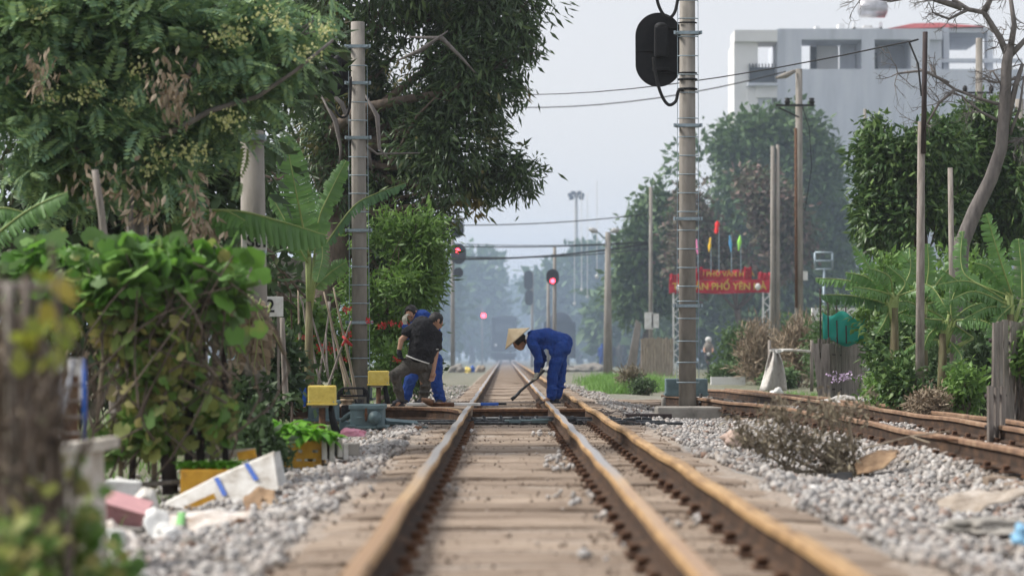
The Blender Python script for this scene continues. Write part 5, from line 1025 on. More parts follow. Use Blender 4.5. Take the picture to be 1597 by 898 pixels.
mb = MB(); bx(mb, 1272, 1282, 64, 108, 2.6, 2.9); mb.build('door', M['glassdark'], bld)
mb = MB(); bx(mb, 1365, 1380, 74, 107.5, 2.8, 3.0); mb.build('door', M['glassdark'], bld)
mb = MB(); bx(mb, 1145, 1182, 66, 560, 0, 4); bx(mb, 1145, 1211.7, 48, 66, -.3, 2.5); bx(mb, 1178, 1211.7, 133, 153, -.2, 13); bx(mb, 1182, 1211.7, 170, 560, .3, 12); bx(mb, 1165, 1182, 140, 560, -.1, .4); mb.build('balcony_frame', M['wall2'], bld)
mb = MB(); bx(mb, 1168, 1208, 106, 130, -.25, .1); 
for x in range(1168, 1209, 5): bx(mb, x, x + 1.5, 100, 107, -.2, 0)
mb.build('balcony_railing', M['glassdark'], bld)
mb = MB(); bx(mb, 1165, 1211, 131, 135, -.6, 3); bx(mb, 1183, 1205, 153, 169, .1, .25); mb.build('balcony_floor', M['wall'], bld)
mb = MB(); bx(mb, 1278, 1286, 34, 45, 2, 3); bx(mb, 1315, 1324, 30, 45, 2, 3); bx(mb, 1338, 1342, 28, 45, 2, 2.3); bx(mb, 1380, 1384, 28, 45, 2, 2.3); bx(mb, 1338, 1384, 36, 40, 2, 4); bx(mb, 1358, 1372, 30, 45, 3, 4); mb.build('rooftop_stub', M['wall2'], bld)
mb = MB(); c = P(1361, 14, Y + 2.5); mb.tube([c + Vector((-1.0, 0, 0)), c + Vector((-.8, 0, 0)), c + Vector((.8, 0, 0)), c + Vector((1.0, 0, 0))], [.3, .62, .62, .3], 20); mb.build('water_tank', mat('steel_tank', (.5, .5, .52), (.35, .35, .37), .35, .6, scale=3), bld)
mb = MB()
for k, (a_, b_) in enumerate((((1390, 44), (1452, 20)), ((1452, 20), (1486, 14)), ((1486, 14), (1535, 38)))): pass
e0 = P(1385, 42, Y); e1_ = P(1542, 38, Y); r0 = P(1450, 16, Y); r1 = P(1492, 15, Y)
mb.add([(e0.x, Y + 1, e0.z), (e1_.x, Y + 1, e1_.z), (r1.x, Y + 6, r1.z), (r0.x, Y + 6, r0.z), (e0.x, Y + 11, e0.z), (e1_.x, Y + 11, e1_.z)], [(0, 1, 2, 3), (1, 5, 2), (4, 0, 3), (5, 4, 3, 2), (0, 4, 5, 1)]); mb.build('roof', M['redroof'], bld)
mb = MB()
for x in (1476, 1545): bx(mb, x, x + 9, 40, 108, 1, 2)
bx(mb, 1470, 1555, 40, 47, 1.2, 10); bx(mb, 1471, 1597, 90, 96, .5, .9); bx(mb, 1472, 1484, 62, 90, 2.0, 2.4); mb.build('rooftop_pavilion', M['wall'], bld)
mb = MB(); bx(mb, 1560, 1680, 60, 590, 20, 30); 
one('rear_building', mb, M['wall'], 'plain pale building block standing just behind the right end of the white building', 'building')
# ---------------------------------------------------------------- poles and wires
def utility(name, px, Y, top, r, label, m=None, lean=0, base_px=None, cat='utility pole', group=None, r2=None):
    b_ = gp(base_px or px, Y); t_ = P(px + lean, top, Y); root = empty(name, b_, label, cat, group); mb = MB(); mb.tube([b_ - Vector((0, 0, .15)), b_.lerp(t_, .5), t_], [r, (r + (r2 or r * .75)) / 2, r2 or r * .75], 14); mb.build('pole', m or M['concrete'], root); return root
Y = 75; u = utility('utility_pole', 1246, Y, 108, .15, 'concrete utility pole with a cross arm and two dark insulators before the white building')
mb = MB(); a_ = P(1210, 165, Y - .2); b_ = P(1270, 164, Y - .2); mb.box((a_ + b_) / 2, ((b_ - a_).x, .08, .07)); mb.tube([P(1214, 168, Y - .2), P(1246, 183, Y - .2)], .03, 5); mb.build('cross_arm', M['rubber'], u)
for x in (1228, 1266): mb = MB(); c = P(x, 159, Y - .2); mb.tube([c - Vector((0, 0, .12)), c, c + Vector((0, 0, .05)), c + Vector((0, 0, .12))], [.05, .11, .07, .1], 10); mb.build('insulator', M['rubber'], u)
mb = MB(); mb.tube([P(1240, 111, Y - .1), P(1225, 118, Y - .2), P(1210, 122, Y - .2)], [.06, .1, .04], 8); mb.build('insulator', M['concrete'], u)
mb = MB(); mb.box(P(1256, 430, Y - .2), (.14, .12, .3)); mb.build('meter_box', M['white'], u)
mb = MB(); mb.tube([P(1241, 200, Y - .17), P(1242, 480, Y - .17)], .05, 6); mb.build('conduit', M['rust'], u)
utility('utility_pole', 1205, 82, 228, .1, 'left of two short concrete poles standing close together before the mauve tree', group='close pair of short poles')
utility('utility_pole', 1213, 82, 226, .09, 'right of two short concrete poles standing close together before the mauve tree', group='close pair of short poles')
utility('utility_pole', 1349, 95, 170, .09, 'short bare pole top showing over the dense tree below the white building')
utility('utility_pole', 1527, 70, 60, .14, 'concrete pole behind the bare tree in front of the white building')
mb = MB(); a_ = P(1503, 145, 69.8); b_ = P(1548, 145, 69.8); mb.box((a_ + b_) / 2, ((b_ - a_).x, .07, .06)); 
for x in (1505, 1546): mb.ball(P(x, 139, 69.8), (.08, .08, .12))
one('insulator_crossbar', mb, M['rubber'], 'short crossbar with two dark insulators before the building behind the bare tree', 'crossbar', base=None)
utility('utility_pole', 1590, 60, 155, .16, 'thick concrete pole at the right border behind the trees')
utility('utility_pole', 1015, 100, 292, .1, 'slender hazy pole in front of the left hazy tree')
u = utility('wooden_pole', 1437, 27, 190, .058, 'weathered timber pole with a dark steel bar lashed to its top', M['oldwood'], base_px=1434, lean=0)
mb = MB(); mb.tube([P(1440, 240, 26.9), P(1443, 50, 26.9)], [.032, .03], 6); mb.build('steel_bar', M['darkwood'], u)
utility('wooden_pole', 1482, 29, 262, .045, 'short weathered stake standing between the banana plants', M['oldwood'], base_px=1488)
def wire(pl, r, label, sag=0):
    mb = MB(); pts = [P(*q) for q in pl]; out = []
    for i in range(len(pts) - 1):
        for t in np.linspace(0, 1, 13)[:-1]: q = pts[i].lerp(pts[i + 1], t); out.append(q - Vector((0, 0, 4 * sag * t * (1 - t))))
    out.append(pts[-1]); mb.tube(out, r, 5); a = np.array(mb.v); return one('overhead_wire', mb, M['rubber'], label, 'wire', 'overhead wires')
wire([(700, 140, 60), (1432, 62, 27.2)], .010, 'upper overhead wire crossing the tall right signal post to the dark bar', .35)
wire([(690, 160, 90), (1225, 112, 75)], .022, 'second overhead wire passing behind the big oval signal head', .6)
wire([(640, 350, 95), (1010, 334, 100)], .025, 'single overhead wire above the far lamp post', .2)
wire([(640, 376, 100), (1010, 376, 105)], .016, 'topmost thin strand of the far bundle of wires', .2)
wire([(640, 382, 100), (1010, 378, 105)], .03, 'middle strand of the far bundle of wires', .15)
wire([(640, 402, 100), (1010, 380, 105)], .045, 'thick lowest cable of the far bundle of wires', .3)
wire([(640, 396, 110), (1010, 388, 112)], .03, 'faint cable just above the thick lowest one', .3)
wire([(1432, 62, 27.2), (1418, 66, 27.2), (1432, 100, 27.1), (1437, 150, 27)], .012, 'loose wire end hanging beside the dark steel bar', 0)
wire([(1246, 150, 75), (1262, 200, 75), (1266, 260, 75), (1255, 330, 75)], .015, 'thin wire hanging down from the cross arm pole', 0)
# short pole with signs on the left
u = utility('concrete_pole', 393, 22, 205, .138, 'thick short concrete post with a numbered sign behind the long drooping leaf', r2=.115, base_px=400, cat='post')
for py in (216, 393):
    mb = MB(); c = P(395, py, 22); mb.box(c + Vector((0, -.125, 0)), (.26, .05, .05)); mb.cyl(c - Vector((0, 0, .022)), c + Vector((0, 0, .022)), .132, n=20); mb.build('clamp', M['galv'], u)
sg = empty('sign_plate', P(397, 385, 21.82), 'white sign plate with black letters half covered by the drooping leaf', 'sign')
mb = MB(); mb.box(P(397, 374, 21.83), (.24, .012, .2), bev=.004); mb.build('plate', M['white'], sg)
M['ink'] = mat('black_ink', (.012, .012, .012), rough=.6, scale=9, bmp=0)
textmesh('lettering', 'St1', .165, M['ink'], sg, P(402, 377, 21.81), FRONT, bold=.004)
sg = empty('sign_plate', P(427, 478, 23.6), 'white plate with the black numeral 2 on a thin white post', 'sign')
mb = MB(); mb.box(P(427, 478, 23.6), (.2, .012, .21), bev=.004); mb.build('plate', M['white'], sg); textmesh('lettering', '2', .19, M['ink'], sg, P(421.5, 478, 23.58), FRONT, bold=.003)
mb = MB(); mb.box(P(434, 560, 23.7), (.024, .03, .95)); mb.build('post', M['oldwood'], sg)
mb = MB(); limb(mb, P(446, 640, 24), P(440, 495, 24), .035, .025, np.random.RandomState(4), .01, 6, 8); one('wooden_stake', mb, M['oldwood'], 'crooked grey stake just right of the plate numbered 2', 'stake')
# bamboo stakes tied together
SL = ['grey stake leaning right whose top nearly touches the left signal post', 'tan bamboo stake leaning left, its foot nearest the left signal post', 'tan bamboo stake just right of the one nearest the signal post foot', 'long grey stake leaning left among the red blossoms', 'thin grey stake parallel to the long one among the red blossoms', 'short grey upright stake in the middle of the leaning stakes', 'short tan stake behind the red cloth tie', 'grey stake leaning left above the larger yellow box', 'grey stake ending above the middle of the leaning stakes', 'tan bamboo stake standing leftmost beside the blue drum', 'thin grey stake crossing the others towards the right']
rs = np.random.RandomState(15)
for i, (a_, b_, m_) in enumerate((((508, 612), (548, 500), 'a'), ((552, 620), (505, 455), 'b'), ((556, 625), (520, 448), 'b'), ((500, 600), (468, 462), 'a'), ((512, 590), (478, 455), 'a'), ((515, 600), (508, 520), 'c'), ((540, 610), (525, 530), 'b'), ((488, 610), (472, 470), 'a'), ((525, 575), (512, 470), 'c'), ((470, 610), (465, 450), 'b'), ((495, 608), (515, 470), 'c'))):
    mb = MB(); limb(mb, P(a_[0], a_[1], 31.5 + .1 * i), P(b_[0], b_[1], 31.5 + .15 * i), .024 if m_ == 'b' else .017, .012, rs, .012, 6, 6)
    tag(one('bamboo_stake', mb, M['bamboo'] if m_ == 'b' else M['oldwood'], SL[i], 'stake'), group='leaning bamboo stakes')
mb = MB(); mb.tube([P(535, 525, 31.3), P(540, 530, 31.2), P(548, 538, 31.3), P(538, 532, 31.4), P(534, 538, 31.3)], .02, 6); one('red_ribbon', mb, LF['red'], 'dark red cloth tie binding the bamboo stakes', 'ribbon')
# shed roofs behind the banana plant
M['tin'] = mat('pale_roofing', (.6, .58, .56), (.4, .38, .36), .8, scale=3, bmp=.2)
root = empty('garden_shed', gp(470, 40), 'low shed with a pale roof half hidden behind the banana plant', 'shed')
mb = MB(); mb.box(P(440, 500, 40), (1.4, 1.2, 2.2)); mb.build('wall', M['concrete2'], root)
for (x0, y0, x1, y1) in ((410, 384, 470, 392), (405, 402, 432, 450), (490, 384, 540, 410)):
    mb = MB(); a_ = P(x0, y0, 39.2); b_ = P(x1, y1, 39.2); mb.add([a_, (b_.x, 39.2, a_.z - .05), (b_.x, 39.6, b_.z), (a_.x, 39.6, b_.z), (a_.x, 39.3, a_.z + .05), (b_.x, 39.3, a_.z), (b_.x, 39.7, b_.z + .05), (a_.x, 39.7, b_.z + .05)], [(0, 1, 2, 3), (4, 5, 6, 7), (0, 1, 5, 4), (1, 2, 6, 5), (2, 3, 7, 6), (3, 0, 4, 7)]); mb.build('roof_sheet', M['tin'], root)
q = P(466, 615, 31); mb = MB(); mb.tube([(q.x, q.y, q.z - .25), (q.x, q.y, q.z - .1), (q.x, q.y, q.z + .1), (q.x, q.y, q.z + .2)], [.11, .13, .13, .1], 16); mb.tube([(q.x, q.y, q.z + .02), (q.x, q.y, q.z + .04)], .136, 16); one('plastic_drum', mb, M['blue'], 'blue plastic drum among the bushes behind the larger yellow box', 'drum')
# ---------------------------------------------------------------- far signals, lamps, train
M['redlamp'] = glow('red_lamp', (1, .04, .07), 9)
M['farblack'] = mat('signal_black', (.02, .022, .028), rough=.6, scale=4, bmp=0)
def far_signal(px, Y, top, heads, label, lamp=None, r=.12):
    root = utility('railway_signal', px, Y, top, r, label, cat='railway signal')
    for (x, y, w, h) in heads:
        poly = []; c = P(x, y, Y - .3); W_ = w * Y / F; H_ = h * Y / F
        for k in range(28): a_ = 2 * math.pi * k / 28; z = math.sin(a_) * W_ / 2 + (max(0, H_ - W_) / 2) * (1 if math.sin(a_) > 0 else -1); poly.append(c + Vector((math.cos(a_) * W_ / 2, 0, z)))
        mb = MB(); mb.prism(poly, Vector((0, -.03, 0)), Vector((0, .03, 0))); mb.box(c + Vector((0, .15, 0)), (W_ * .5, .25, H_ * .6)); hd = mb.build('signal_face', M['farblack'], root)
        for dz in (-.22, .22) if h > 18 else (0,):
            mb = MB(); mb.tube([c + Vector((0, -.02, dz * H_)), c + Vector((0, -.22, dz * H_ - .02))], W_ * .16, 14, caps=False); mb.build('visor', M['farblack'], hd)
    if lamp: mb = MB(); mb.ball(P(lamp[0], lamp[1], Y - .4), (lamp[2] * Y / F, .05, lamp[2] * Y / F), 14, 10); mb.build('lamp', M['redlamp'], root)
    return root
far_signal(706, 118, 345, [(713, 357, 22, 28), (715, 396, 24, 32), (715, 425, 15, 16)], 'left railway signal with a red lamp and three black faces beside the mango tree', (714, 391, 3.2))
far_signal(865, 112, 384, [(862, 432, 20, 25)], 'railway signal glowing red right above the bending worker', (862, 438, 3.6), .11)
utility('short_post', 855, 118, 440, .1, 'short post standing left behind the signal that glows red', cat='post')
far_signal(830, 155, 425, [(824, 437, 14, 30), (825, 464, 13, 24)], 'unlit hazy signal with two stacked dark faces')
far_signal(752, 205, 480, [(754, 492, 11, 13)], 'tiny distant red signal lamp on a faint post', (754, 492, 3.6), .08)
for x, y, lab in ((896, 452, 0),):
    pass
lamp_m = mat('lamp_grey', (.42, .42, .42), rough=.5, scale=3, bmp=0)
Y = 98; u = utility('street_lamp', 948, Y, 362, .21, 'thick concrete lamp post with two lamp arms', cat='street lamp', r2=.11)
for s_, tip, rt in ((-1, 921, 360), (1, 963, 359)):
    mb = MB(); mb.tube([P(942, 372, Y), P((942 * 2 + tip) / 3, 364, Y), P((942 + tip * 2) / 3, 361, Y)], .04, 7); mb.build('arm', M['galv'], u)
    mb = MB(); mb.tube([P(tip - s_ * 11, 361.5, Y), P(tip - s_ * 5, 359.5, Y), P(tip + s_ * 3, 357 + (s_ > 0) * 1, Y)], [.05, .13, .06], 10); mb.build('lamp_head', lamp_m, u)
Y = 290; u = utility('floodlight_mast', 899, Y, 300, .3, 'tall slim floodlight mast with a cluster of lamps against the sky', cat='mast', r2=.16)
for dx, dy in ((-10, 3), (-5, 0), (5, 0), (9, 3), (-8, 8), (8, 8)):
    mb = MB(); mb.box(P(899 + dx, 301 + dy, Y), (.55, .4, .45), bev=.05); mb.tube([P(899 + dx, 303 + dy, Y), P(899, 306, Y)], .06, 5); mb.build('floodlight', M['farblack'], u)
# little white hanging lanterns / insulators over the line
for i, (x, y, Yb, w) in enumerate(((931, 432, 140, 3.4), (907, 452, 150, 2.6), (916, 463, 150, 2.6), (896, 474, 160, 2.6))):
    mb = MB(); c = P(x, y, Yb); ww = w * Yb / F; mb.tube([c + Vector((0, 0, ww * 1.2)), c + Vector((0, 0, ww * .4)), c, c - Vector((0, 0, ww * .9))], [ww * .3, ww, ww * .9, ww * .4], 12)
    mb.tube([c + Vector((0, 0, ww)), c + Vector((0, 0, 6 + i * .5))], .02, 4); tag(one('hanging_lamp', mb, M['white'], ['pale hanging lamp nearest the thick lamp post', 'pale hanging lamp second from the top above the tank wagon', 'pale hanging lamp third from the top above the tank wagon', 'lowest pale hanging lamp, closest above the tank wagon'][i], 'lamp'), group='pale lamps hung over the line')
mb = MB(); mb.tube([P(985, 430, 140), P(896, 434, 160)], .05, 5); 
M['train'] = mat('train_blue', (.012, .016, .025), (.01, .013, .02), .6, scale=1, bmp=0)
Y = 205; c = P(786, 540, Y); tr_ = empty('locomotive', (c.x, Y, 0), 'blurred dark locomotive coming down the line through the smoke', 'train')
mb = MB(); zt = P(0, 496, Y).z; mb.box((c.x, Y + 6, (zt + .9) / 2 + .2), (2.35, 12, zt - .9), bev=.25); mb.build('body', M['train'], tr_)
mb = MB(); mb.box((c.x, Y - .02, zt * .78), (1.6, .12, .7), bev=.05); mb.build('windscreen', M['glassdark'], tr_)
mb = MB(); mb.box((c.x, Y - .1, .8), (2.3, .3, .35), bev=.05); mb.box((c.x, Y + 6, .55), (2, 11, .4)); mb.build('underframe', M['farblack'], tr_)
for s_ in (-1, 1): mb = MB(); mb.cyl((c.x + s_ * .75, Y - .1, 1.7), (c.x + s_ * .75, Y + .05, 1.7), .13); mb.build('headlight', M['white'], tr_)
for s_ in (-1, 1):
    for yy in (1.5, 4, 8.5, 11): mb = MB(); mb.cyl((c.x + s_ * .52, Y + yy, .62), (c.x + s_ * .66, Y + yy, .62), .42, n=18); mb.build('wheel', M['rust'], tr_)
Y = 165; c = P(873, 530, Y); tw = empty('tank_wagon', (c.x, Y, 0), 'dark round-topped wagon standing in the haze right of the line', 'wagon')
mb = MB(); rr2 = 21 * Y / F; zc = P(0, 507, Y).z; mb.tube([(c.x, Y, zc), (c.x, Y + .2, zc), (c.x, Y + 8, zc), (c.x, Y + 8.2, zc)], [rr2 * .9, rr2, rr2, rr2 * .9], 26); mb.build('tank', M['train'], tw)
mb = MB(); mb.box((c.x, Y + 4, .95), (2.2, 8.6, .4)); mb.box((c.x, Y - .3, (zc) / 2 + .4), (2.3, .2, zc * .9)); mb.build('underframe', M['farblack'], tw)
for s_ in (-1, 1):
    for yy in (1, 7): mb = MB(); mb.cyl((c.x + s_ * .6, Y + yy, .42), (c.x + s_ * .75, Y + yy, .42), .42, n=16); mb.build('wheel', M['rust'], tw)
# ---------------------------------------------------------------- banner gate, flags, motorbike rider
M['redcloth'] = mat('red_cloth', (.5, .02, .035), (.38, .015, .03), .8, scale=3, bmp=.2)
M['goldtext'] = mat('gold_letters', (.75, .5, .08), rough=.6, scale=5, bmp=0)
Y = 100; g_ = gp(1125, Y); gate = empty('banner_gate', g_, 'red banner gate with gold lettering and a white lattice leg', 'gate')
def banner(x0, x1, y0, y1, Yb):
    mb = MB(); n = 30; vs = []
    for j in range(5):
        for i in range(n + 1):
            t = i / n; q = P(x0 + (x1 - x0) * t, y0 + (y1 - y0) * j / 4, Yb); vs.append(q + Vector((0, .05 * math.sin(t * 21 + j), .03 * math.sin(t * 9))))
    mb.add(vs, [(j * (n + 1) + i, j * (n + 1) + i + 1, (j + 1) * (n + 1) + i + 1, (j + 1) * (n + 1) + i) for j in range(4) for i in range(n)]); o = mb.build('banner', M['redcloth'], gate); md = o.modifiers.new('t', 'SOLIDIFY'); md.thickness = .015; return o
banner(1044, 1200, 437, 457, Y); banner(1084, 1170, 421, 437, Y + .3)
for (x0, x1, y0, y1) in ((1044, 1062, 428, 458), (1084, 1096, 417, 440), (1160, 1172, 417, 438), (1182, 1206, 425, 444)): banner(x0, x1, y0, y1, Y + .15)
textmesh('lettering', 'TỔ DÂN PHỐ YÊN HÀ', .42, M['goldtext'], gate, P(1122, 447, Y - .1), FRONT, .01, 1.0, .008)
textmesh('lettering', 'KHU PHỐ VĂN HÓA', .3, M['goldtext'], gate, P(1126, 427.5, Y + .2), FRONT, .01, 1.05, .006)
for x0 in (1050, 1190):
    mb = MB()
    for dx in (0, 11): mb.tube([P(x0 + dx, 590, Y), P(x0 + dx, 452, Y)], .045, 5)
    for k in range(14): mb.tube([P(x0 + (k % 2) * 11, 590 - k * 10, Y), P(x0 + 11 - (k % 2) * 11, 580 - k * 10, Y)], .03, 5)
    mb.build('lattice_leg', M['white'], gate)
for (x, y) in ((1059, 449), (1182, 447)): mb = MB(); c = P(x, y, Y - .25); mb.tube([c + Vector((0, 0, -.16)), c, c + Vector((0, 0, .14))], [.05, .14, .06], 10); mb.build('spotlight', M['white'], gate)
for i, (x, y0, y1, w, col, nm) in enumerate(((1118, 345, 367, 11, (.75, .03, .03), 'red'), (1087, 373, 400, 5, (.85, .25, .5), 'pink'), (1107, 370, 396, 6, (.8, .5, .03), 'yellow'), (1139, 367, 396, 6, (.12, .4, .75), 'light blue'), (1153, 367, 394, 8, (.35, .8, .12), 'lime green'))):
    root = empty('flag', P(x + w * .4, 415, Y), '%s flag hanging limp on its thin staff above the red banners' % nm, 'flag', 'flags above the red banners')
    m_ = mat('flag_cloth_' + nm.replace(' ', '_'), col, tuple(c * .85 for c in col), .8, scale=4, bmp=0); y1 = y0 + (y1 - y0) * .88; w = w * .72; mb = MB(); n = 12; vs = []
    for j in range(n + 1):
        t = j / n; hw = w * (1 + .25 * math.sin(t * 9 + i)) * (math.sin(math.pi * (.08 + .84 * t)) ** .7) / 2; cx_ = x + (t - .5) * (3 if i % 2 else -3) * .8
        vs += [P(cx_ - hw, y0 + (y1 - y0) * t, Y), P(cx_, y0 + (y1 - y0) * t, Y - .12), P(cx_ + hw, y0 + (y1 - y0) * t, Y)]
    mb.add(vs, [(j * 3 + k, j * 3 + k + 1, j * 3 + k + 4, j * 3 + k + 3) for j in range(n) for k in range(2)]); o = mb.build('cloth', m_, root); md = o.modifiers.new('t', 'SOLIDIFY'); md.thickness = .01
    mb = MB(); mb.tube([P(x + w * .4, 425, Y + .1), P(x + w * .4, y0 - 1, Y + .1)], .02, 5); mb.build('staff', M['galv'], root)
# rider on a motorbike, far off under the gate
J = mk(104.0); w4 = empty('person', gp(1105, 104), 'distant motorbike rider in a light shirt and white helmet under the red gate', 'person')
mb = MB(); mb.ball(J(1105, 531), (.1, .12, .13)); mb.cap(J(1105, 538), J(1106, 550), .16, .14); mb.cap(J(1105, 550), J(1103, 560, -.3), .09, .07); mb.cap(J(1103, 560, -.3), J(1105, 570, -.1), .07, .05)
for s_ in (-1, 1): mb.cap(J(1105 + s_ * 5, 540), J(1105 + s_ * 7, 546, -.2), .06, .05); mb.cap(J(1105 + s_ * 7, 546, -.2), J(1105 + s_ * 6, 549, -.5), .045, .04)
blend('body', mb, M['skin'], w4, .03, 2)
mb = MB(); mb.cap(J(1105, 538.5), J(1106, 551), .19, .17); mb.cap(J(1100, 539), J(1098, 545, -.1), .08, .07); mb.cap(J(1110, 539), J(1112, 545, -.1), .08, .07); blend('shirt', mb, M['dirtpale'], w4, .03, 2)
mb = MB(); mb.ball(J(1105, 529.5), (.15, .17, .14)); mb.build('helmet', M['white'], w4)
mb = MB(); bk = empty('motorbike', gp(1105, 103.8), 'dark distant motorbike facing the camera under the red gate', 'motorbike'); 
mb.box(J(1105, 557), (.3, 1.1, .35), bev=.08); mb.box(J(1105, 551, -.5), (.5, .06, .05)); mb.build('body', M['farblack'], bk)
for d_ in (-.55, .6): mb = MB(); c = J(1105, 571, d_); pts = [c + Vector((0, math.cos(t) * .25, math.sin(t) * .25)) for t in np.linspace(0, 2 * math.pi, 21)]; mb.tube(pts, .05, 8, caps=False); mb.build('wheel', M['rubber'], bk)
mb = MB(); mb.ball(J(1105, 552, -.62), (.08, .04, .08)); mb.build('headlight', M['white'], bk)
# distant people
for i, (px, h, Y, col, lab) in enumerate(((939, 28, 140, M['blueclothes'], 'distant dark figure beside the thick lamp post'), (954, 22, 150, M['blackshirt'], 'leftmost of two distant figures right of the lamp post'), (966, 26, 150, M['trouser'], 'second distant figure right of the lamp post'), (972, 20, 155, M['blackshirt'], 'rearmost distant figure right of the lamp post'))):
    q = gp(px, Y); w_ = empty('person', q, lab, 'person', 'distant people along the line'); mb = MB(); H_ = 1.6
    for s_ in (-1, 1): mb.cap(q + Vector((s_ * .1, 0, .05)), q + Vector((s_ * .09, 0, .8)), .06, .09, 8); mb.cap(q + Vector((s_ * .2, 0, 1.3)), q + Vector((s_ * .25, 0, .8)), .06, .04, 8)
    mb.cap(q + Vector((0, 0, .85)), q + Vector((0, 0, 1.28)), .14, .16, 10); mb.ball(q + Vector((0, 0, 1.5)), (.09, .1, .12)); blend('body', mb, col, w_, .04, 2)
# things heaped around the far signals
M['sackcloth'] = mat('sackcloth', (.55, .53, .5), (.36, .33, .3), .9, scale=6, c3=(.65, .63, .6), bmp=.6, bdist=.03)
def lump(name, c, r, m, label, cat, seed=1, amp=.32, group=None, fl=None):
    bm = bmesh.new(); bmesh.ops.create_icosphere(bm, subdivisions=4, radius=1); rs = np.random.RandomState(seed); V = np.array([v.co[:] for v in bm.verts]); d = 1 + amp * nz3(V, 2.6, seed) + amp * .5 * nz3(V, 6.5, seed + 1)
    V = V * d[:, None]; V[:, 2] = np.where(V[:, 2] < -.45, -.45, V[:, 2]); mb = MB(); mb.smooth = fl is None
    mb.add([Vector(c) + Vector((v[0] * r[0], v[1] * r[1], v[2] * r[2])) for v in V], [[v.index for v in f.verts] for f in bm.faces]); bm.free(); return one(name, mb, m, label, cat, group)
lump('sack_heap', gp(712, 110, .12), (.35, .4, .26), M['dirtpale'], 'pale sack heap at the foot of the left signal', 'sack', 3)
lump('sack_heap', gp(728, 112, .08), (.2, .3, .22), M['yellow'], 'yellow bundle beside the left signal foot', 'bundle', 4)
lump('sack_heap', gp(737, 112, .1), (.12, .2, .2), M['blue'], 'small bright blue bundle beside the left signal foot', 'bundle', 5)
lump('sack_heap', gp(748, 113, .1), (.24, .3, .24), M['bamboo'], 'tan bundle farthest right of the left signal foot', 'bundle', 6)
lump('sack_heap', gp(925, 120, .1), (1.3, 1.2, .32), M['dirtpale'], 'low grey rubble heap before the thick lamp post', 'rubble', 7)
lump('sack_heap', gp(870, 112, .06), (.8, .8, .25), M['concrete2'], 'low dark rubble heap below the signal that glows red', 'rubble', 8)
# plank fences
def planks(px0, px1, Y0, Y1, top, label, seed, m=None, w=.13, group=None, jit=10, cover=None):
    a_ = gp(px0, Y0); b_ = gp(px1, Y1); L = (b_ - a_).length; n = max(3, int(L / (w * 1.02))); rs = np.random.RandomState(seed); root = empty('plank_fence', (a_ + b_) / 2, label, 'fence', group); ang = math.atan2(b_.y - a_.y, b_.x - a_.x)
    for i in range(n):
        t = (i + .5) / n; c = a_.lerp(b_, t); Y = c.y; zt = P(0, top + rs.uniform(-jit, jit), Y).z; mb = MB(); lean = rs.normal() * .03; R = Matrix.Rotation(ang, 3, 'Z') @ Matrix.Rotation(lean, 3, 'Y'); h = zt - c.z + .1
        mb.box(c + Vector((0, rs.uniform(-.015, .015), h / 2 - .1)), (w * rs.uniform(.8, 1), .022, h), R); mb.build('plank', m or M['oldwood'], root)
    mb = MB(); 
    for z in (.25, .8): mb.tube([a_ + Vector((0, .04, z * (P(0, top, Y0).z) + .05)), b_ + Vector((0, .04, z * (P(0, top, Y1).z) + .05))], .025, 6)
    mb.build('rail', M['darkwood'], root); return root
planks(1276, 1345, 36, 39, 533, 'grey plank fence below the green netting', 5, w=.11)
planks(1546, 1650, 23.5, 25, 500, 'tall grey plank fence at the right border', 6, w=.14, jit=4)
planks(1540, 1568, 20.6, 20.9, 604, 'short grey planks leaning before the right border fence', 7, w=.1, jit=3)
planks(1000, 1050, 94, 96, 527, 'brown hazy board fence left of the tall right signal post', 8, M['bamboo'], w=.2, jit=1.5)
planks(1275, 1292, 36, 36, 540, 'two pale slats closest to the side track left of the netting', 9, w=.12, jit=5)
mb = MB(); mb.prism([P(974, 590, 96), P(990, 590, 96), P(1000, 505, 96), P(992, 498, 96)], Vector((0, -.1, 0)), Vector((0, .1, 0))); one('concrete_slab', mb, M['concrete'], 'hazy slanting slab left of the brown board fence', 'slab')
mb = MB(); mb.box(P(1012, 500, 94), (.35, .1, .7)); mb.box(P(1022, 500, 94), (.3, .1, .6)); one('white_board', mb, M['white'], 'pair of white boards above the brown board fence', 'board')
# netting with stakes
M['net'] = leafmat('green_net', [(.06, .5, .42), (.08, .55, .46)], .8, .5); nt_ = empty('netting', gp(1315, 37), 'turquoise netting hung between dark stakes above the plank fence', 'netting')
mb = MB(); n = 26; vs = []
for j in range(7):
    for i in range(n + 1): t = i / n; q = P(1283 + 68 * t, 487 + 6 * t + (46 - 4 * math.sin(t * 9)) * j / 6 + 5 * math.sin(t * math.pi * 3.3) * (1 - j / 6), 37.2); vs.append(q + Vector((0, .02 * math.sin(t * 17 + j * .9), 0)))
mb.smooth = True; mb.add(vs, [(j * (n + 1) + i, j * (n + 1) + i + 1, (j + 1) * (n + 1) + i + 1, (j + 1) * (n + 1) + i) for j in range(6) for i in range(n)]); o = mb.build('net', M['net'], nt_); md = o.modifiers.new('t', 'SOLIDIFY'); md.thickness = .006
for x0, x1 in ((1280, 1279), (1292, 1291), (1306, 1304), (1320, 1319)): mb = MB(); mb.tube([P(x0, 535, 37), P(x1, 450 + (x0 - 1280) * .7, 37.4)], .013, 6); mb.build('stake', M['darkwood'], nt_)
Y = 62; mb = MB(); mb.box(P(1345, 500, Y), (2.8, .2, .7)); one('garden_wall', mb, M['wall2'], 'pale wall behind the turquoise netting', 'wall')
mb = MB(); mb.box(P(1135, 596, 66), (1.0, .2, .32)); one('low_wall', mb, M['wall2'], 'low pale brick kerb wall right of the cabinet', 'low wall')
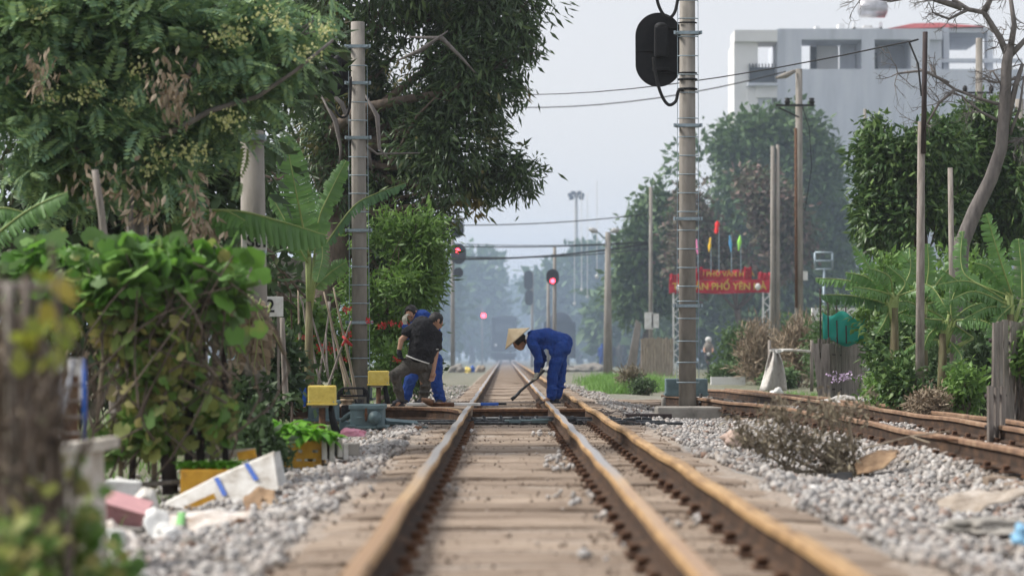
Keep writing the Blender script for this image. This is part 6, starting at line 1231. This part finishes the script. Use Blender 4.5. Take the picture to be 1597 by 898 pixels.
# frame sign behind the trees
mb = MB()
for a_, b_ in (((1271, 394), (1298, 394)), ((1271, 420), (1298, 420)), ((1271, 394), (1271, 420)), ((1298, 394), (1298, 420)), ((1271, 407), (1298, 407))): mb.tube([P(*a_, 70), P(*b_, 70)], .035, 6)
mb.tube([P(1285, 420, 70), P(1285, 560, 70)], .04, 6); one('metal_frame', mb, M['galv'], 'empty pale metal sign frame on a pole left of the dense tree', 'frame')
# white sheet over a bar, grey sacking and plastic bag
root = empty('sheet_rack', gp(1235, 45), 'white sheet draped over a pole next to hanging grey sacking', 'rack'); Y = 45
mb = MB(); mb.tube([P(1200, 545, Y), P(1235, 546, Y), P(1278, 549, Y)], [.022, .03, .026], 8); mb.build('pole', M['foam'], root)
for k, (x0, x1, y0, y1) in enumerate(((1200, 1222, 545, 550),)):
    mb = MB(); n = 20; vs = []
    for j in range(3):
        for i in range(n + 1): t = i / n; vs.append(P(x0 + (x1 - x0) * t, y0 + j * 1.2 + 3 * math.sin(t * math.pi) * j / 2, Y - .06 - .03 * math.sin(t * 14)))
    mb.smooth = True; mb.add(vs, [(j * (n + 1) + i, j * (n + 1) + i + 1, (j + 1) * (n + 1) + i + 1, (j + 1) * (n + 1) + i) for j in range(2) for i in range(n)]); mb.build('sheet', M['white'], root)
mb = MB(); n = 14; rs = np.random.RandomState(3); vs = []
for j in range(9):
    for i in range(n + 1): t = i / n; l = 1203 - j * 2.4; r_ = 1208 + 20 * (j / 8) ** .5; vs.append(P(l + (r_ - l) * t, 545 + j * 8, Y - .1 + .12 * math.sin(t * 9 + j * .3)))
mb.smooth = True; mb.add(vs, [(j * (n + 1) + i, j * (n + 1) + i + 1, (j + 1) * (n + 1) + i + 1, (j + 1) * (n + 1) + i) for j in range(8) for i in range(n)]); o = mb.build('sacking', M['sackcloth'], root); md = o.modifiers.new('t', 'SOLIDIFY'); md.thickness = .02
for x in (1200, 1266): mb = MB(); mb.tube([P(x, 610, Y), P(x, 530, Y)], .035, 7); mb.build('post', M['oldwood'], root)
lump('plastic_bag', gp(1210, 44, .08), (.13, .13, .14), M['white'], 'white plastic bag at the foot of the grey sacking', 'bag', 12)
lump('rubble', gp(1330, 33, .05), (.5, .4, .18), M['sackcloth'], 'pinkish rubble beside the plank fence', 'rubble', 14)
k = 70; rs = np.random.RandomState(1); W, Fi = inst(LANCE_V, LANCE_F, np.array(P(1314, 588, 34)) + rs.normal(size=(k, 3)) * [.13, .1, .04], rs.normal(size=(k, 3)), rs.normal(size=(k, 3)), np.full((k, 3), .04)); tag(npmesh('mauve_flowers', W, Fi, leafmat('mauve_petal', [(.5, .35, .55), (.6, .5, .65)])), 'mauve blossoms low beside the plank fence', 'flowers', kind='stuff')
# ---------------------------------------------------------------- refuse right of the track
rs = np.random.RandomState(23)
Y = 17.6; base = gp(1255, Y); root = empty('dead_branch', base, 'heap of withered cut branches with drooping brown leaves on the gravel', 'branches')
mb = MB(); tips = []
main = [[(1345, 745), (1320, 735), (1270, 730), (1230, 710), (1200, 680)], [(1330, 742), (1290, 715), (1260, 690), (1225, 660), (1222, 640)], [(1320, 740), (1300, 700), (1296, 660), (1290, 642)], [(1350, 730), (1290, 735), (1240, 735), (1190, 705), (1165, 690)], [(1310, 735), (1260, 700), (1200, 700), (1180, 670)], [(1335, 735), (1330, 700), (1325, 660), (1330, 640)], [(1225, 710), (1215, 680), (1232, 655)], [(1380, 745), (1330, 748), (1290, 755)], [(1400, 705), (1340, 735), (1320, 745)]]
for k, pl in enumerate(main):
    dy = rs.uniform(-.35, .35); pts = [P(x, y, Y + dy * (1 - i / len(pl))) for i, (x, y) in enumerate(pl)]; mb.tube(pts, list(np.linspace(.017, .008, len(pl))), 6)
    for j in range(1, len(pts)):
        for _ in range(5):
            d = Vector((rs.normal() * .5, rs.normal() * .5, abs(rs.normal()) * .5 + .1)).normalized() * rs.uniform(.08, .28); q = pts[j] + d; mb.tube([pts[j], pts[j] + d * .5 + Vector(rs.normal(size=3)) * .02, q], [.005, .004, .003], 5); tips.append(q)
mb.build('branches', M['bamboo'], root)
tp = np.array([t[:] for t in tips]); tp[:, 2] = gz(2.5, Y) + (tp[:, 2] - gz(2.5, Y)) * .9; tp = np.repeat(tp, 15, 0) + rs.normal(size=(len(tips) * 15, 3)) * [.04, .06, .04]; k = tp[:, 2] > gz(2.5, Y) + .03; tp = tp[k]
W, Fi = inst(LANCE_V, LANCE_F, tp, rs.normal(size=(len(tp), 3)) * .7 + [0, 0, -.9], rs.normal(size=(len(tp), 3)), np.stack([np.full(len(tp), .022), rs.uniform(.035, .085, len(tp)), np.full(len(tp), .04)], 1))
npmesh('withered_leaves', W, Fi, LF['grey'], root)
M['cardboard'] = mat('cardboard', (.3, .2, .12), (.16, .1, .06), .9, scale=8, c3=(.4, .29, .18), bmp=.4)
def sheet(name, pts, Y, m, label, cat, seed, thick=.008, crease=.02, nx=16, ny=8, dY=.4):
    """crumpled sheet: pts = left-to-right top line and bottom line in pixels"""
    top, bot = pts; rs = np.random.RandomState(seed); vs = []
    def at(l, t): k = len(l) - 1; x = t * k; i = min(int(x), k - 1); u = x - i; return (l[i][0] * (1 - u) + l[i + 1][0] * u, l[i][1] * (1 - u) + l[i + 1][1] * u)
    for j in range(ny + 1):
        for i in range(nx + 1):
            a_ = at(top, i / nx); b_ = at(bot, i / nx); v = j / ny; vs.append(P(a_[0] * (1 - v) + b_[0] * v, a_[1] * (1 - v) + b_[1] * v, Y + dY * (1 - v)))
    A = np.array([v[:] for v in vs]); A += np.stack([nz3(A, 18, seed), nz3(A, 15, seed + 1), nz3(A, 20, seed + 2)], 1) * crease
    mb = MB(); mb.smooth = True; mb.add([Vector(a) for a in A], [(j * (nx + 1) + i, j * (nx + 1) + i + 1, (j + 1) * (nx + 1) + i + 1, (j + 1) * (nx + 1) + i) for j in range(ny) for i in range(nx)])
    o = one(name, mb, m, label, cat); md = o.modifiers.new('t', 'SOLIDIFY'); md.thickness = thick; return o
sheet('cardboard_scrap', ([(1330, 722), (1350, 708), (1372, 700), (1400, 702)], [(1335, 738), (1350, 735), (1380, 728), (1398, 712)]), 17.3, M['cardboard'], 'torn brown cardboard scrap at the right end of the dead branches', 'cardboard', 3, dY=.3)
sheet('plastic_scrap', ([(1290, 738), (1310, 734), (1330, 737)], [(1292, 752), (1310, 757), (1328, 750)]), 16.9, M['rubber'], 'shiny black plastic scrap in front of the dead branches', 'plastic', 4, dY=.15)
sheet('wrapper', ([(1428, 797), (1445, 795), (1476, 796)], [(1430, 808), (1450, 812), (1474, 812)]), 13.6, M['yellow'], 'yellow wrapper lying by the dirty cloth', 'wrapper', 5, dY=.06, crease=.008, nx=8, ny=4)
M['purple'] = mat('purple_foil', (.16, .06, .3), (.1, .04, .2), .4, scale=9, bmp=.1)
sheet('wrapper', ([(1465, 798), (1480, 796)], [(1462, 811), (1478, 812)]), 13.5, M['purple'], 'small purple wrapper between the yellow one and the dirty cloth', 'wrapper', 6, dY=.05, crease=.006, nx=6, ny=4)
sheet('wrapper', ([(1424, 796), (1434, 794)], [(1424, 803), (1433, 806)]), 13.7, M['purple'], 'tiny purple scrap left of the yellow wrapper', 'wrapper', 7, dY=.05, crease=.006, nx=6, ny=4)
M['dirtycloth'] = mat('dirty_cloth', (.36, .31, .26), (.2, .16, .12), .95, scale=7, c3=(.5, .45, .4), bmp=.6, bdist=.03)
sheet('dirty_cloth', ([(1462, 775), (1490, 762), (1530, 768), (1560, 764), (1600, 756)], [(1478, 802), (1500, 806), (1530, 790), (1565, 782), (1605, 768)]), 13.2, M['dirtycloth'], 'dirty beige cloth strip draped over the gravel at the right', 'cloth', 8, dY=.5, crease=.03, nx=30)
sheet('dirty_cloth', ([(1462, 800), (1480, 806), (1500, 806)], [(1465, 812), (1480, 812), (1500, 816)]), 13.0, M['darkwood'], 'dark rag tucked under the beige cloth strip', 'cloth', 9, dY=.15, crease=.02)
lump('stone_slab', G(1545, 822, -.03), (.2, .16, .05), M['concrete2'], 'dark mossy broken stone below the dirty cloth', 'stone', 16)
lump('plastic_bag', G(1596, 838, .0), (.05, .08, .06), mat('pale_blue_plastic', (.25, .5, .72), rough=.5, scale=5), 'pale blue plastic scrap cut by the right border', 'plastic', 17)
lump('rock', G(1150, 688, .0), (.13, .12, .1), mat('pink_stone', (.5, .38, .32), (.34, .26, .22), .9, scale=9), 'pinkish rock left of the dead branches', 'rock', 18)
mb = MB(); mb.tube([P(1345, 700, 17), P(1420, 680, 17.4), P(1480, 672, 18)], [.008, .007, .004], 5); mb.tube([P(1420, 680, 17.4), P(1450, 690, 17)], .005, 5); one('twig', mb, M['bamboo'], 'long thin dry twig reaching from the cardboard to the side track', 'twig')
mb = MB(); mb.tube([P(1455, 682, 17.6), P(1475, 684, 17.5), P(1497, 687, 17.4)], [.012, .014, .01], 6); one('wood_stick', mb, M['rust'], 'short reddish stick against the nearest rail of the side track', 'stick')
rs = np.random.RandomState(31); mb = MB()
for k in range(46): a_ = rs.uniform(900, 1000), rs.uniform(640, 662); b_ = a_[0] + rs.uniform(-25, 25), a_[1] + rs.uniform(-8, 4); q = G(a_[0], a_[1], .02); r_ = G(b_[0], b_[1], .04); mb.tube([q, q.lerp(r_, .5) + Vector((0, 0, rs.uniform(0, .03))), r_], .006, 5)
one('twig_litter', mb, M['darkwood'], 'dark dead twigs strewn beside the right rail at the switch rods', 'twigs')
# ---------------------------------------------------------------- garden crates and rubbish on the left
M['orange'] = mat('orange_crate_tape', (.72, .38, .04), (.5, .25, .04), .55, scale=10, c3=(.8, .5, .1), bmp=.2)
def leafy(name, root, c, r, n, size, m, seed, tpl='round', wid=.7, droop=-.4):
    return foliage(name, root, [(Vector(c), r)], n, 3, m, size, wid, tpl, size * .4, droop, seed, -2, 4, .5, .5)
Y = 18; root = empty('planter_crate', gp(472, Y), 'yellow taped foam crate planted with big bright leafy greens', 'crate', 'foam crates planted with greens')
a_ = P(438, 680, Y); b_ = P(502, 740, Y); cx_ = (a_.x + b_.x) / 2; w_ = b_.x - a_.x; h_ = a_.z - b_.z; mb = MB(); cz = (a_.z + b_.z) / 2
mb.box((cx_, Y + .2, cz), (w_, .42, h_), bev=.01); mb.build('box', M['orange'], root)
mb = MB(); rs = np.random.RandomState(2)
for k in range(16): mb.box((cx_ + rs.uniform(-.45, .45) * w_, Y - .012, cz + (k % 4 - 1.5) * h_ / 4.4), (rs.uniform(.02, .07), .003, rs.uniform(.008, .03)))
mb.build('worn_spots', M['foam'], root)
for k, x in enumerate((508, 517, 527, 533)): mb = MB(); q = P(x, 697 + k % 2 * 6, Y + .05 + .04 * k); mb.box(q, (.04, .3, .19 - .02 * k), .1 * k, .006); tag(mb.build('side_panel', M['foam'], root))
rs = np.random.RandomState(41); W = []; 
def rosette(root, c, n, L, w, seed, m):
    rs = np.random.RandomState(seed); V = []; Fc = []
    for i in range(n):
        az = rs.uniform(0, 6.28); el = rs.uniform(.35, 1.3); d = Vector((math.cos(az), math.sin(az), 0)); s_ = Vector((-d.y, d.x, 0)); l = L * rs.uniform(.7, 1.1); ww = w * rs.uniform(.7, 1.2); p = Vector(c) + Vector((rs.normal() * .03, rs.normal() * .03, 0)); b0 = len(V); e = el
        for j in range(7):
            t = j / 6; wd = ww * math.sin(math.pi * min(1, .06 + t * .97)) ** .8 * (t ** .35 if t > 0 else .1); nn = Vector((0, 0, 1)); V += [p - s_ * wd / 2 + nn * wd * .18, p, p + s_ * wd / 2 + nn * wd * .18]; p = p + (d * math.cos(e) + Vector((0, 0, math.sin(e)))) * l / 6; e -= .3
        for j in range(6):
            for k in range(2): a0 = b0 + j * 3 + k; Fc.append((a0, a0 + 1, a0 + 4, a0 + 3))
    return np.array([v[:] for v in V]), np.array(Fc)
VV = []; FF = []; n0 = 0
for i, (x, y, L) in enumerate(((415, 690, .26), (430, 682, .32), (450, 684, .32), (470, 686, .3), (490, 688, .26), (505, 692, .2), (400, 690, .22))):
    v, f_ = rosette(root, P(x, y, 17.9 + .1 * (i % 2)), 16, L, .1, i, None); VV.append(v); FF.append(f_ + n0); n0 += len(v)
npmesh('leafy_greens', np.concatenate(VV), np.concatenate(FF), LF['lime'], root, smooth=True)
mb = MB(); mb.box(P(548, 700, 18.4), (.13, .15, .1), bev=.01); one('concrete_offcut', mb, M['concrete2'], 'dark concrete offcut right of the yellow taped crate', 'block')
lump('plastic_bag', P(550, 676, 20.5), (.1, .08, .05), mat('pink_plastic', (.75, .33, .42), (.6, .25, .33), .5, scale=14), 'crumpled pink plastic bag on the gravel below the point machine', 'bag', 21, amp=.3)
Y = 14.7; root = empty('planter_crate', gp(340, Y), 'orange taped foam crate planted with short lettuce behind the tilted foam lid', 'crate', 'foam crates planted with greens')
mb = MB(); a_ = P(281, 732, Y); b_ = P(402, 762, Y); mb.box(((a_.x + b_.x) / 2, Y + .2, (a_.z + b_.z) / 2 - .05), (b_.x - a_.x, .4, a_.z - b_.z + .1), bev=.01); mb.build('box', M['orange'], root)
mb = MB(); mb.box(P(345, 708, Y + .5), (.46, .04, .05), Matrix.Rotation(-.07, 3, 'Y')); mb.build('box_rim', M['foam'], root); mb = MB(); mb.box(P(385, 709, Y + .42), (.12, .04, .06), Matrix.Rotation(-.2, 3, 'Y')); mb.build('box_rim', M['orange'], root)
VV = []; FF = []; n0 = 0
for i in range(15): v, f_ = rosette(root, P(290 + i * 5.6, 730, Y + .1 + .1 * (i % 3)), 16, .1, .05, 30 + i, None); VV.append(v); FF.append(f_ + n0); n0 += len(v)
npmesh('lettuce', np.concatenate(VV), np.concatenate(FF), LF['lime'], root, smooth=True)
root = empty('pot_plant', gp(405, 17), 'dark straggly plant growing between the two planted crates', 'plant'); foliage('foliage', root, [Bl(408, 690, 17, 26, 26), Bl(430, 710, 17.2, 18, 16), Bl(385, 665, 17.5, 18, 30)], 170, 4, LF['under'], .1, .55, 'lance', .08, -.2, 88, -2)
mb = MB(); mb.tube([P(405, 745, 17), P(407, 700, 17), P(400, 670, 17)], [.03, .02, .01], 6); mb.build('stem', M['bark'], root)
# tilted foam lid with blue tape
Y = 13.9; pl = [(256, 786), (340, 743), (426, 707), (434, 762), (388, 793), (320, 800)]
mb = MB(); mb.prism([P(x, y, Y + (800 - y) * .0035) for x, y in pl], Vector((0, 0, 0)), Vector((.0, .07, .012))); lid = one('tilted_foam_board', mb, M['foam'], 'large tilted white foam lid marked with two strips of blue tape', 'foam lid')
for (x0, y0, x1, y1) in ((337, 744, 351, 772), (384, 722, 400, 748)):
    mb = MB(); q0 = P(x0, y0, Y + (800 - y0) * .0035 - .012); q1 = P(x1, y1, Y + (800 - y1) * .0035 - .012); s_ = Vector((.014, 0, .005)); o_ = Vector((0, -.004, 0)); mb.prism([q0 - s_, q0 + s_, q1 + s_, q1 - s_], Vector((0, 0, 0)), o_); mb.build('tape', M['blue'], lid)
mb = MB(); q = P(312, 783, Y - .06); mb.box(q, (.2, .03, .035), Matrix.Rotation(-.42, 3, 'Y')); one('orange_slat', mb, M['orange'], 'orange slat poking out under the tilted foam lid', 'slat')
mb = MB(); mb.prism([P(412, 712, 14.4), P(428, 706, 14.4), P(440, 760, 14.4), P(430, 765, 14.4)], Vector((0, .3, 0)), Vector((0, .34, 0))); one('foam_offcut', mb, M['white'], 'narrow foam offcut behind the right edge of the tilted lid', 'foam')
M['sack'] = mat('woven_sack', (.62, .57, .52), (.36, .28, .22), .85, scale=7, c3=(.7, .68, .66), bmp=.8, bdist=.03)
sk = sheet('woven_sack', ([(246, 815), (262, 798), (300, 795), (350, 795), (400, 796), (422, 802)], [(256, 850), (280, 858), (300, 846), (335, 828), (380, 818), (420, 812)]), 11.9, M['sack'], 'white woven sack with a green stripe lying half on the gravel', 'sack', 12, thick=.02, crease=.014, nx=40, ny=12, dY=.45)
mb = MB(); mb.smooth = True; pts = [P(284 - k * 1.6, 798 + k * 8.8, 11.86 + .45 * (1 - k / 6) - .03) for k in range(7)]; vs = []
for p in pts: vs += [p - Vector((.022, 0, 0)), p + Vector((.022, 0, 0))]
mb.add(vs, [(2 * k, 2 * k + 1, 2 * k + 3, 2 * k + 2) for k in range(6)]); st = mb.build('green_stripe', mat('green_print', (.2, .46, .16), (.16, .36, .14), .8, scale=20), sk); md = st.modifiers.new('t', 'SOLIDIFY'); md.thickness = .006
lump('rag_heap', P(330, 850, 11.0) - Vector((0, 0, .06)), (.16, .2, .04), M['dirtycloth'], 'low soiled rag under the white woven sack', 'rag', 25)
root = empty('plastic_basket', P(195, 830, 12.4), 'pink plastic basket tipped over among the white rubbish', 'basket'); mb = MB()
M['pink'] = mat('pink_plastic_basket', (.62, .34, .34), (.5, .27, .28), .5, scale=9)
q = P(196, 800, 12.4); R = Matrix.Rotation(.28, 3, 'Y') @ Matrix.Rotation(.35, 3, 'X')
for k in range(9): mb.box(q + R @ Vector((0, 0, .055 - k * .014)), (.23 - k * .004, .16, .006), R)
for k in range(10): mb.box(q + R @ Vector((-.105 + k * .023, -.082, 0)), (.006, .006, .11), R); 
mb.build('slats', M['pink'], root); mb = MB(); mb.box(q + R @ Vector((0, 0, .065)), (.25, .18, .015), R, .005); mb.build('rim', M['pink'], root)
mb = MB(); mb.box(P(192, 765, 12.9), (.19, .15, .12), Matrix.Rotation(.05, 3, 'Y'), .01); one('foam_box', mb, M['white'], 'white foam box behind the pink basket', 'foam box')
mb = MB(); mb.box(P(193, 845, 12.3), (.2, .15, .18), Matrix.Rotation(.1, 3, 'Y'), .012); one('grey_box', mb, M['concrete'], 'dull grey box under the pink basket', 'box')
sheet('foam_strip', ([(205, 775), (225, 758), (243, 764), (250, 790)], [(215, 782), (228, 772), (236, 778), (243, 812)]), 12.6, M['foam'], 'bent white foam strip right of the foam box', 'foam', 13, thick=.03, crease=.01, dY=.1)
lump('plastic_bag', P(170, 842, 10.6), (.11, .12, .05), M['white'], 'dirty white plastic bag at the foot of the tall foam block', 'bag', 27, amp=.3)
lump('plastic_bag', P(228, 872, 11.0), (.09, .1, .05), M['foam'], 'small pale plastic bag below the pink basket', 'bag', 28, amp=.3)
lump('plastic_bag', P(262, 835, 11.5), (.06, .1, .06), M['white'], 'white plastic bag bulging at the left end of the woven sack', 'bag', 29, amp=.3)
mb = MB(); mb.box(P(118, 770, 9.4) - Vector((0, 0, .1)), (.21, .3, .6), Matrix.Rotation(-.05, 3, 'Y'), .015); mb.box(P(122, 697, 9.4), (.29, .34, .05), Matrix.Rotation(-.12, 3, 'Y'), .01); M['dirtyfoam'] = mat('dirty_foam', (.5, .46, .4), (.3, .26, .2), .9, scale=6, c3=(.66, .63, .58), bmp=.4); one('foam_block', mb, M['dirtyfoam'], 'tall weathered foam block with a jutting lid at the left', 'foam block')
root = empty('wire_rack', P(103, 690, 10.2), 'blurred white and blue metal rack with cross bars standing behind the foam block', 'rack')
for x0, x1 in ((82, 78), (90, 93), (125, 132), (108, 90)): mb = MB(); mb.tube([P(x0 + 6, 560, 10.2), P(x1, 692, 10.2)], .011, 6); mb.build('upright', M['wall'] if x0 != 125 else M['blue'], root)
for y in (600, 625, 650, 675, 690): mb = MB(); mb.tube([P(86, y, 10.2), P(128, y, 10.2)], .008, 6); mb.build('bar', M['oldwood'], root)
mb = MB(); mb.box(P(106, 640, 10.3), (.1, .02, .32)); mb.build('rusty_sheet', M['rust'], root)
mb = MB(); mb.box(P(118, 590, 11.), (.07, .05, .2), .3); one('white_scrap', mb, M['white'], 'white scrap stuck in the sticks above the wire rack', 'scrap')
# blurred stick fence close to the lens
rs = np.random.RandomState(51); Y = 6.6
FL = ['thick grey upright second from the left in the blurred fence', 'thick brown upright in the middle of the blurred fence', 'dark stick slanting right across the blurred fence', 'grey stick right of the middle upright in the blurred fence', 'thickest stick of the blurred fence, cut by the left border', 'dark thin stick slanting furthest right in the blurred fence', 'grey stick crossing diagonally left through the blurred fence', 'thinnest upright stick standing before the foam block', 'short dark upright in the lower half of the blurred fence', 'thin grey stick leaning left, nearest the wire rack']
for i, (x0, y0, x1, y1, r_) in enumerate(((8, 920, 14, 445, .022), (48, 930, 42, 430, .02), (22, 930, 66, 450, .012), (84, 930, 72, 540, .015), (-16, 900, -8, 430, .02), (55, 900, 96, 420, .014), (80, 640, 40, 440, .009), (88, 860, 80, 380, .009), (58, 930, 45, 640, .012), (120, 600, 60, 470, .012))):
    mb = MB(); a_ = P(x0, y0, Y + rs.uniform(-.2, .3)); a_.z = -.2; limb(mb, a_, P(x1, y1, Y + rs.uniform(-.2, .3)), r_, r_ * .7, rs, .015, 7, 8)
    tag(one('fence_stick', mb, [M['oldwood'], M['bark'], M['darkwood']][i % 3], FL[i], 'stick'), group='rough sticks of the blurred foreground fence')
mb = MB(); limb(mb, P(-20, 450, 6.7), P(112, 445, 6.7), .016, .013, rs, .01, 6, 8); one('fence_crossbar', mb, M['oldwood'], 'upper horizontal stick of the blurred foreground fence', 'stick')
mb = MB(); limb(mb, P(-20, 640, 6.7), P(100, 690, 6.7), .02, .016, rs, .02, 6, 8); one('fence_crossbar', mb, M['bark'], 'lower slanting stick of the blurred foreground fence', 'stick')
root = empty('dry_creeper', gp(60, 6.6), 'dry creeper with a few yellowing leaves on the blurred foreground fence', 'creeper'); W = []
foliage('dry_leaves', root, [Bl(10, 560, 6.6, 60, 120, 60), Bl(30, 720, 6.6, 70, 120, 60), Bl(60, 620, 6.8, 40, 80, 60)], 260, 3, LF['dead'], .045, .25, 'lance', .06, .7, 99, -.1, 6, .7)
foliage('yellow_leaves', root, [Bl(68, 530, 6.3, 24, 30, 10), Bl(52, 550, 6.3, 14, 16, 10), Bl(100, 500, 6.4, 14, 12, 10), Bl(88, 430, 6.4, 8, 20, 8)], 22, 1, leafmat('yellowing_leaf', [(.3, .33, .05), (.2, .28, .05), (.38, .3, .05)], .6, .35), .075, .7, 'round', .02, .2, 98, -3)
mb = MB()
for k in range(60): limb(mb, P(rs.uniform(-20, 110), rs.uniform(650, 920), rs.uniform(6.3, 7)), P(rs.uniform(-20, 120), rs.uniform(420, 680), rs.uniform(6.3, 7)), .007, .003, rs, .12, 6, 5)
mb.build('stems', M['bark'], root)
def weed(px, Y, pyt, w, label, leaf, seed, size=.06, n=150):
    base = gp(px, Y); root = empty('weed', base, label, 'weed', 'leafy weeds at the lower left border'); pb = 553 + .98 * F / Y
    bl = [Bl(px, pyt + (pb - pyt) * .3, Y, w, (pb - pyt) * .3), Bl(px + w * .4, pyt + (pb - pyt) * .6, Y, w * .7, (pb - pyt) * .3), Bl(px - w * .4, pyt + (pb - pyt) * .55, Y, w * .7, (pb - pyt) * .35)]
    _, pts = foliage('foliage', root, bl, n, 2, leaf, size, .75, 'round', size, .1, seed, -1.2, 6, .5, .6, ret=True); mb = MB(); rs = np.random.RandomState(seed)
    for k in range(12): limb(mb, base, pts[rs.randint(len(pts))], .006, .003, rs, .08, 4, 5)
    mb.build('stems', M['bark'], root)
weed(30, 6.3, 770, 60, 'leafy weed at the very corner of the lower left', LF['vine'], 201)
weed(110, 6.8, 730, 55, 'leafy weed in front of the tall foam block', LF['vine'], 202)
weed(175, 7.6, 850, 40, 'low leafy weed beside the dirty white plastic bag', LF['bush'], 203, n=90)
weed(10, 7.5, 660, 50, 'brownish weed climbing the left border sticks', LF['grey'], 204)
# dead banana leaves hanging by the numbered post
root = empty('dead_banana_leaves', gp(405, 21), 'bundle of dry brown banana leaves hanging beside the plate numbered 2', 'dead leaves')
rs = np.random.RandomState(61)
for k in range(26):
    x = 398 + rs.normal() * 12; y = 470 + rs.uniform(-12, 14); x2 = x + rs.normal() * 20; L_ = rs.uniform(50, 110); dy = rs.uniform(-.2, .2)
    banana_leaf('dead_leaf', root, [P(x, y, 21 + dy), P((x + x2) / 2 + rs.normal() * 6 + (12 if k % 3 == 0 else -4), y + L_ * .35, 20.9 + dy), P(x2, y + L_, 21 + dy)], .07, face=(rs.normal() * .5, -1, .1), fold=rs.uniform(.5, 1.4), seed=300 + k, tear=1.2, m=LF['dead'], n=12)
for i, (px, py, Y, L_) in enumerate(((430, 610, 23.5, .3), (455, 600, 24, .2))):
    root = empty('broadleaf_plant', gp(px, Y), ['large dark heart-shaped leaf plant under the plate numbered 2', 'smaller heart-leaved plant left of the larger yellow box'][i], 'plant'); v, f_ = rosette(root, P(px, py + 24, Y), 9, L_, L_ * .6, 70 + i, None); npmesh('leaves', v, f_, LF['under'], root, smooth=True); mb = MB(); mb.tube([gp(px, Y), P(px, py + 26, Y)], .015, 6); mb.build('stem', M['bark'], root)
for i, (px, Y, top, lab) in enumerate(((160, 17, 265, 'pale weathered pole leaning behind the squash vine'), (320, 16.2, 400, 'grey pole rising through the right half of the squash vine'))):
    mb = MB(); limb(mb, P(px + 18, 700, Y), P(px - 12, top, Y), .032, .026, rs, .01, 7, 8); one('leaning_pole', mb, M['oldwood'], lab, 'pole')

# more crumpled rubbish between the foam block and the woven sack
rs = np.random.RandomState(91)
sheet('plastic_sheet', ([(140, 826), (165, 812), (190, 822), (210, 840)], [(150, 872), (175, 884), (200, 876), (225, 862)]), 10.4, M['sack'], 'crumpled whitish plastic sheet below the tall foam block', 'plastic sheet', 31, thick=.004, crease=.035, dY=.3)
sheet('plastic_sheet', ([(225, 800), (240, 788), (256, 796)], [(228, 842), (244, 856), (262, 846)]), 11.8, M['white'], 'white plastic sheet crumpled between the basket and the woven sack', 'plastic sheet', 32, thick=.004, crease=.03, dY=.2)
sheet('cardboard_scrap', ([(380, 770), (405, 762), (432, 768)], [(384, 792), (410, 796), (430, 788)]), 13.4, M['cardboard'], 'soft brown paper scrap against the lower corner of the tilted foam board', 'paper', 33, crease=.02, dY=.2)
sheet('foam_strip', ([(180, 742), (205, 748), (215, 762)], [(178, 752), (202, 760), (209, 775)]), 13.1, M['foam'], 'thin pale foam strip lying on the white foam box', 'foam', 34, thick=.015, crease=.01, dY=.05)
for i, (px, py, Y, r, lab) in enumerate(((300, 868, 10.8, .05, 'small broken brick piece in front of the woven sack'), (372, 842, 11.6, .04, 'reddish brick chip right of the woven sack'), (652, 672, 24.2, .05, 'red-brown brick chip on the ballast near the drive rod'), (600, 668, 24.4, .03, 'tiny red brick chip below the nearest point machine'))):
    q = P(px, py, Y); q.z = gz(q.x, Y) + .035; lump('brick_chip', q, (r, r * .8, r * .6), M['rust'] if i else M['concrete2'], lab, 'brick', 40 + i)
# yellowed banana scraps and fallen leaves on the left ballast
k = 260; x = rs.uniform(-2.6, -1.1, k); y = rs.uniform(9, 26, k); W, Fi = inst(LANCE_V, LANCE_F, np.column_stack([x, y, gh(x, y) + .035]), np.column_stack([rs.normal(size=(k, 2)), rs.normal(size=k) * .2]), np.column_stack([rs.normal(size=(k, 2)) * .3, np.ones(k)]), np.column_stack([np.full(k, .03), rs.uniform(.05, .1, k), np.full(k, .04)]))
tag(npmesh('fallen_leaves', W, Fi, LF['dead']), 'dry fallen leaves scattered over the left ballast', 'fallen leaves', kind='stuff')
k = 200; x = rs.uniform(1.9, 5.5, k); y = rs.uniform(10, 30, k); W, Fi = inst(LANCE_V, LANCE_F, np.column_stack([x, y, gh(x, y) + .035]), np.column_stack([rs.normal(size=(k, 2)), rs.normal(size=k) * .2]), np.column_stack([rs.normal(size=(k, 2)) * .3, np.ones(k)]), np.column_stack([np.full(k, .03), rs.uniform(.05, .1, k), np.full(k, .04)]))
tag(npmesh('fallen_leaves', W, Fi, LF['dead']), 'dry fallen leaves scattered over the ballast around the dead branches', 'fallen leaves', kind='stuff')
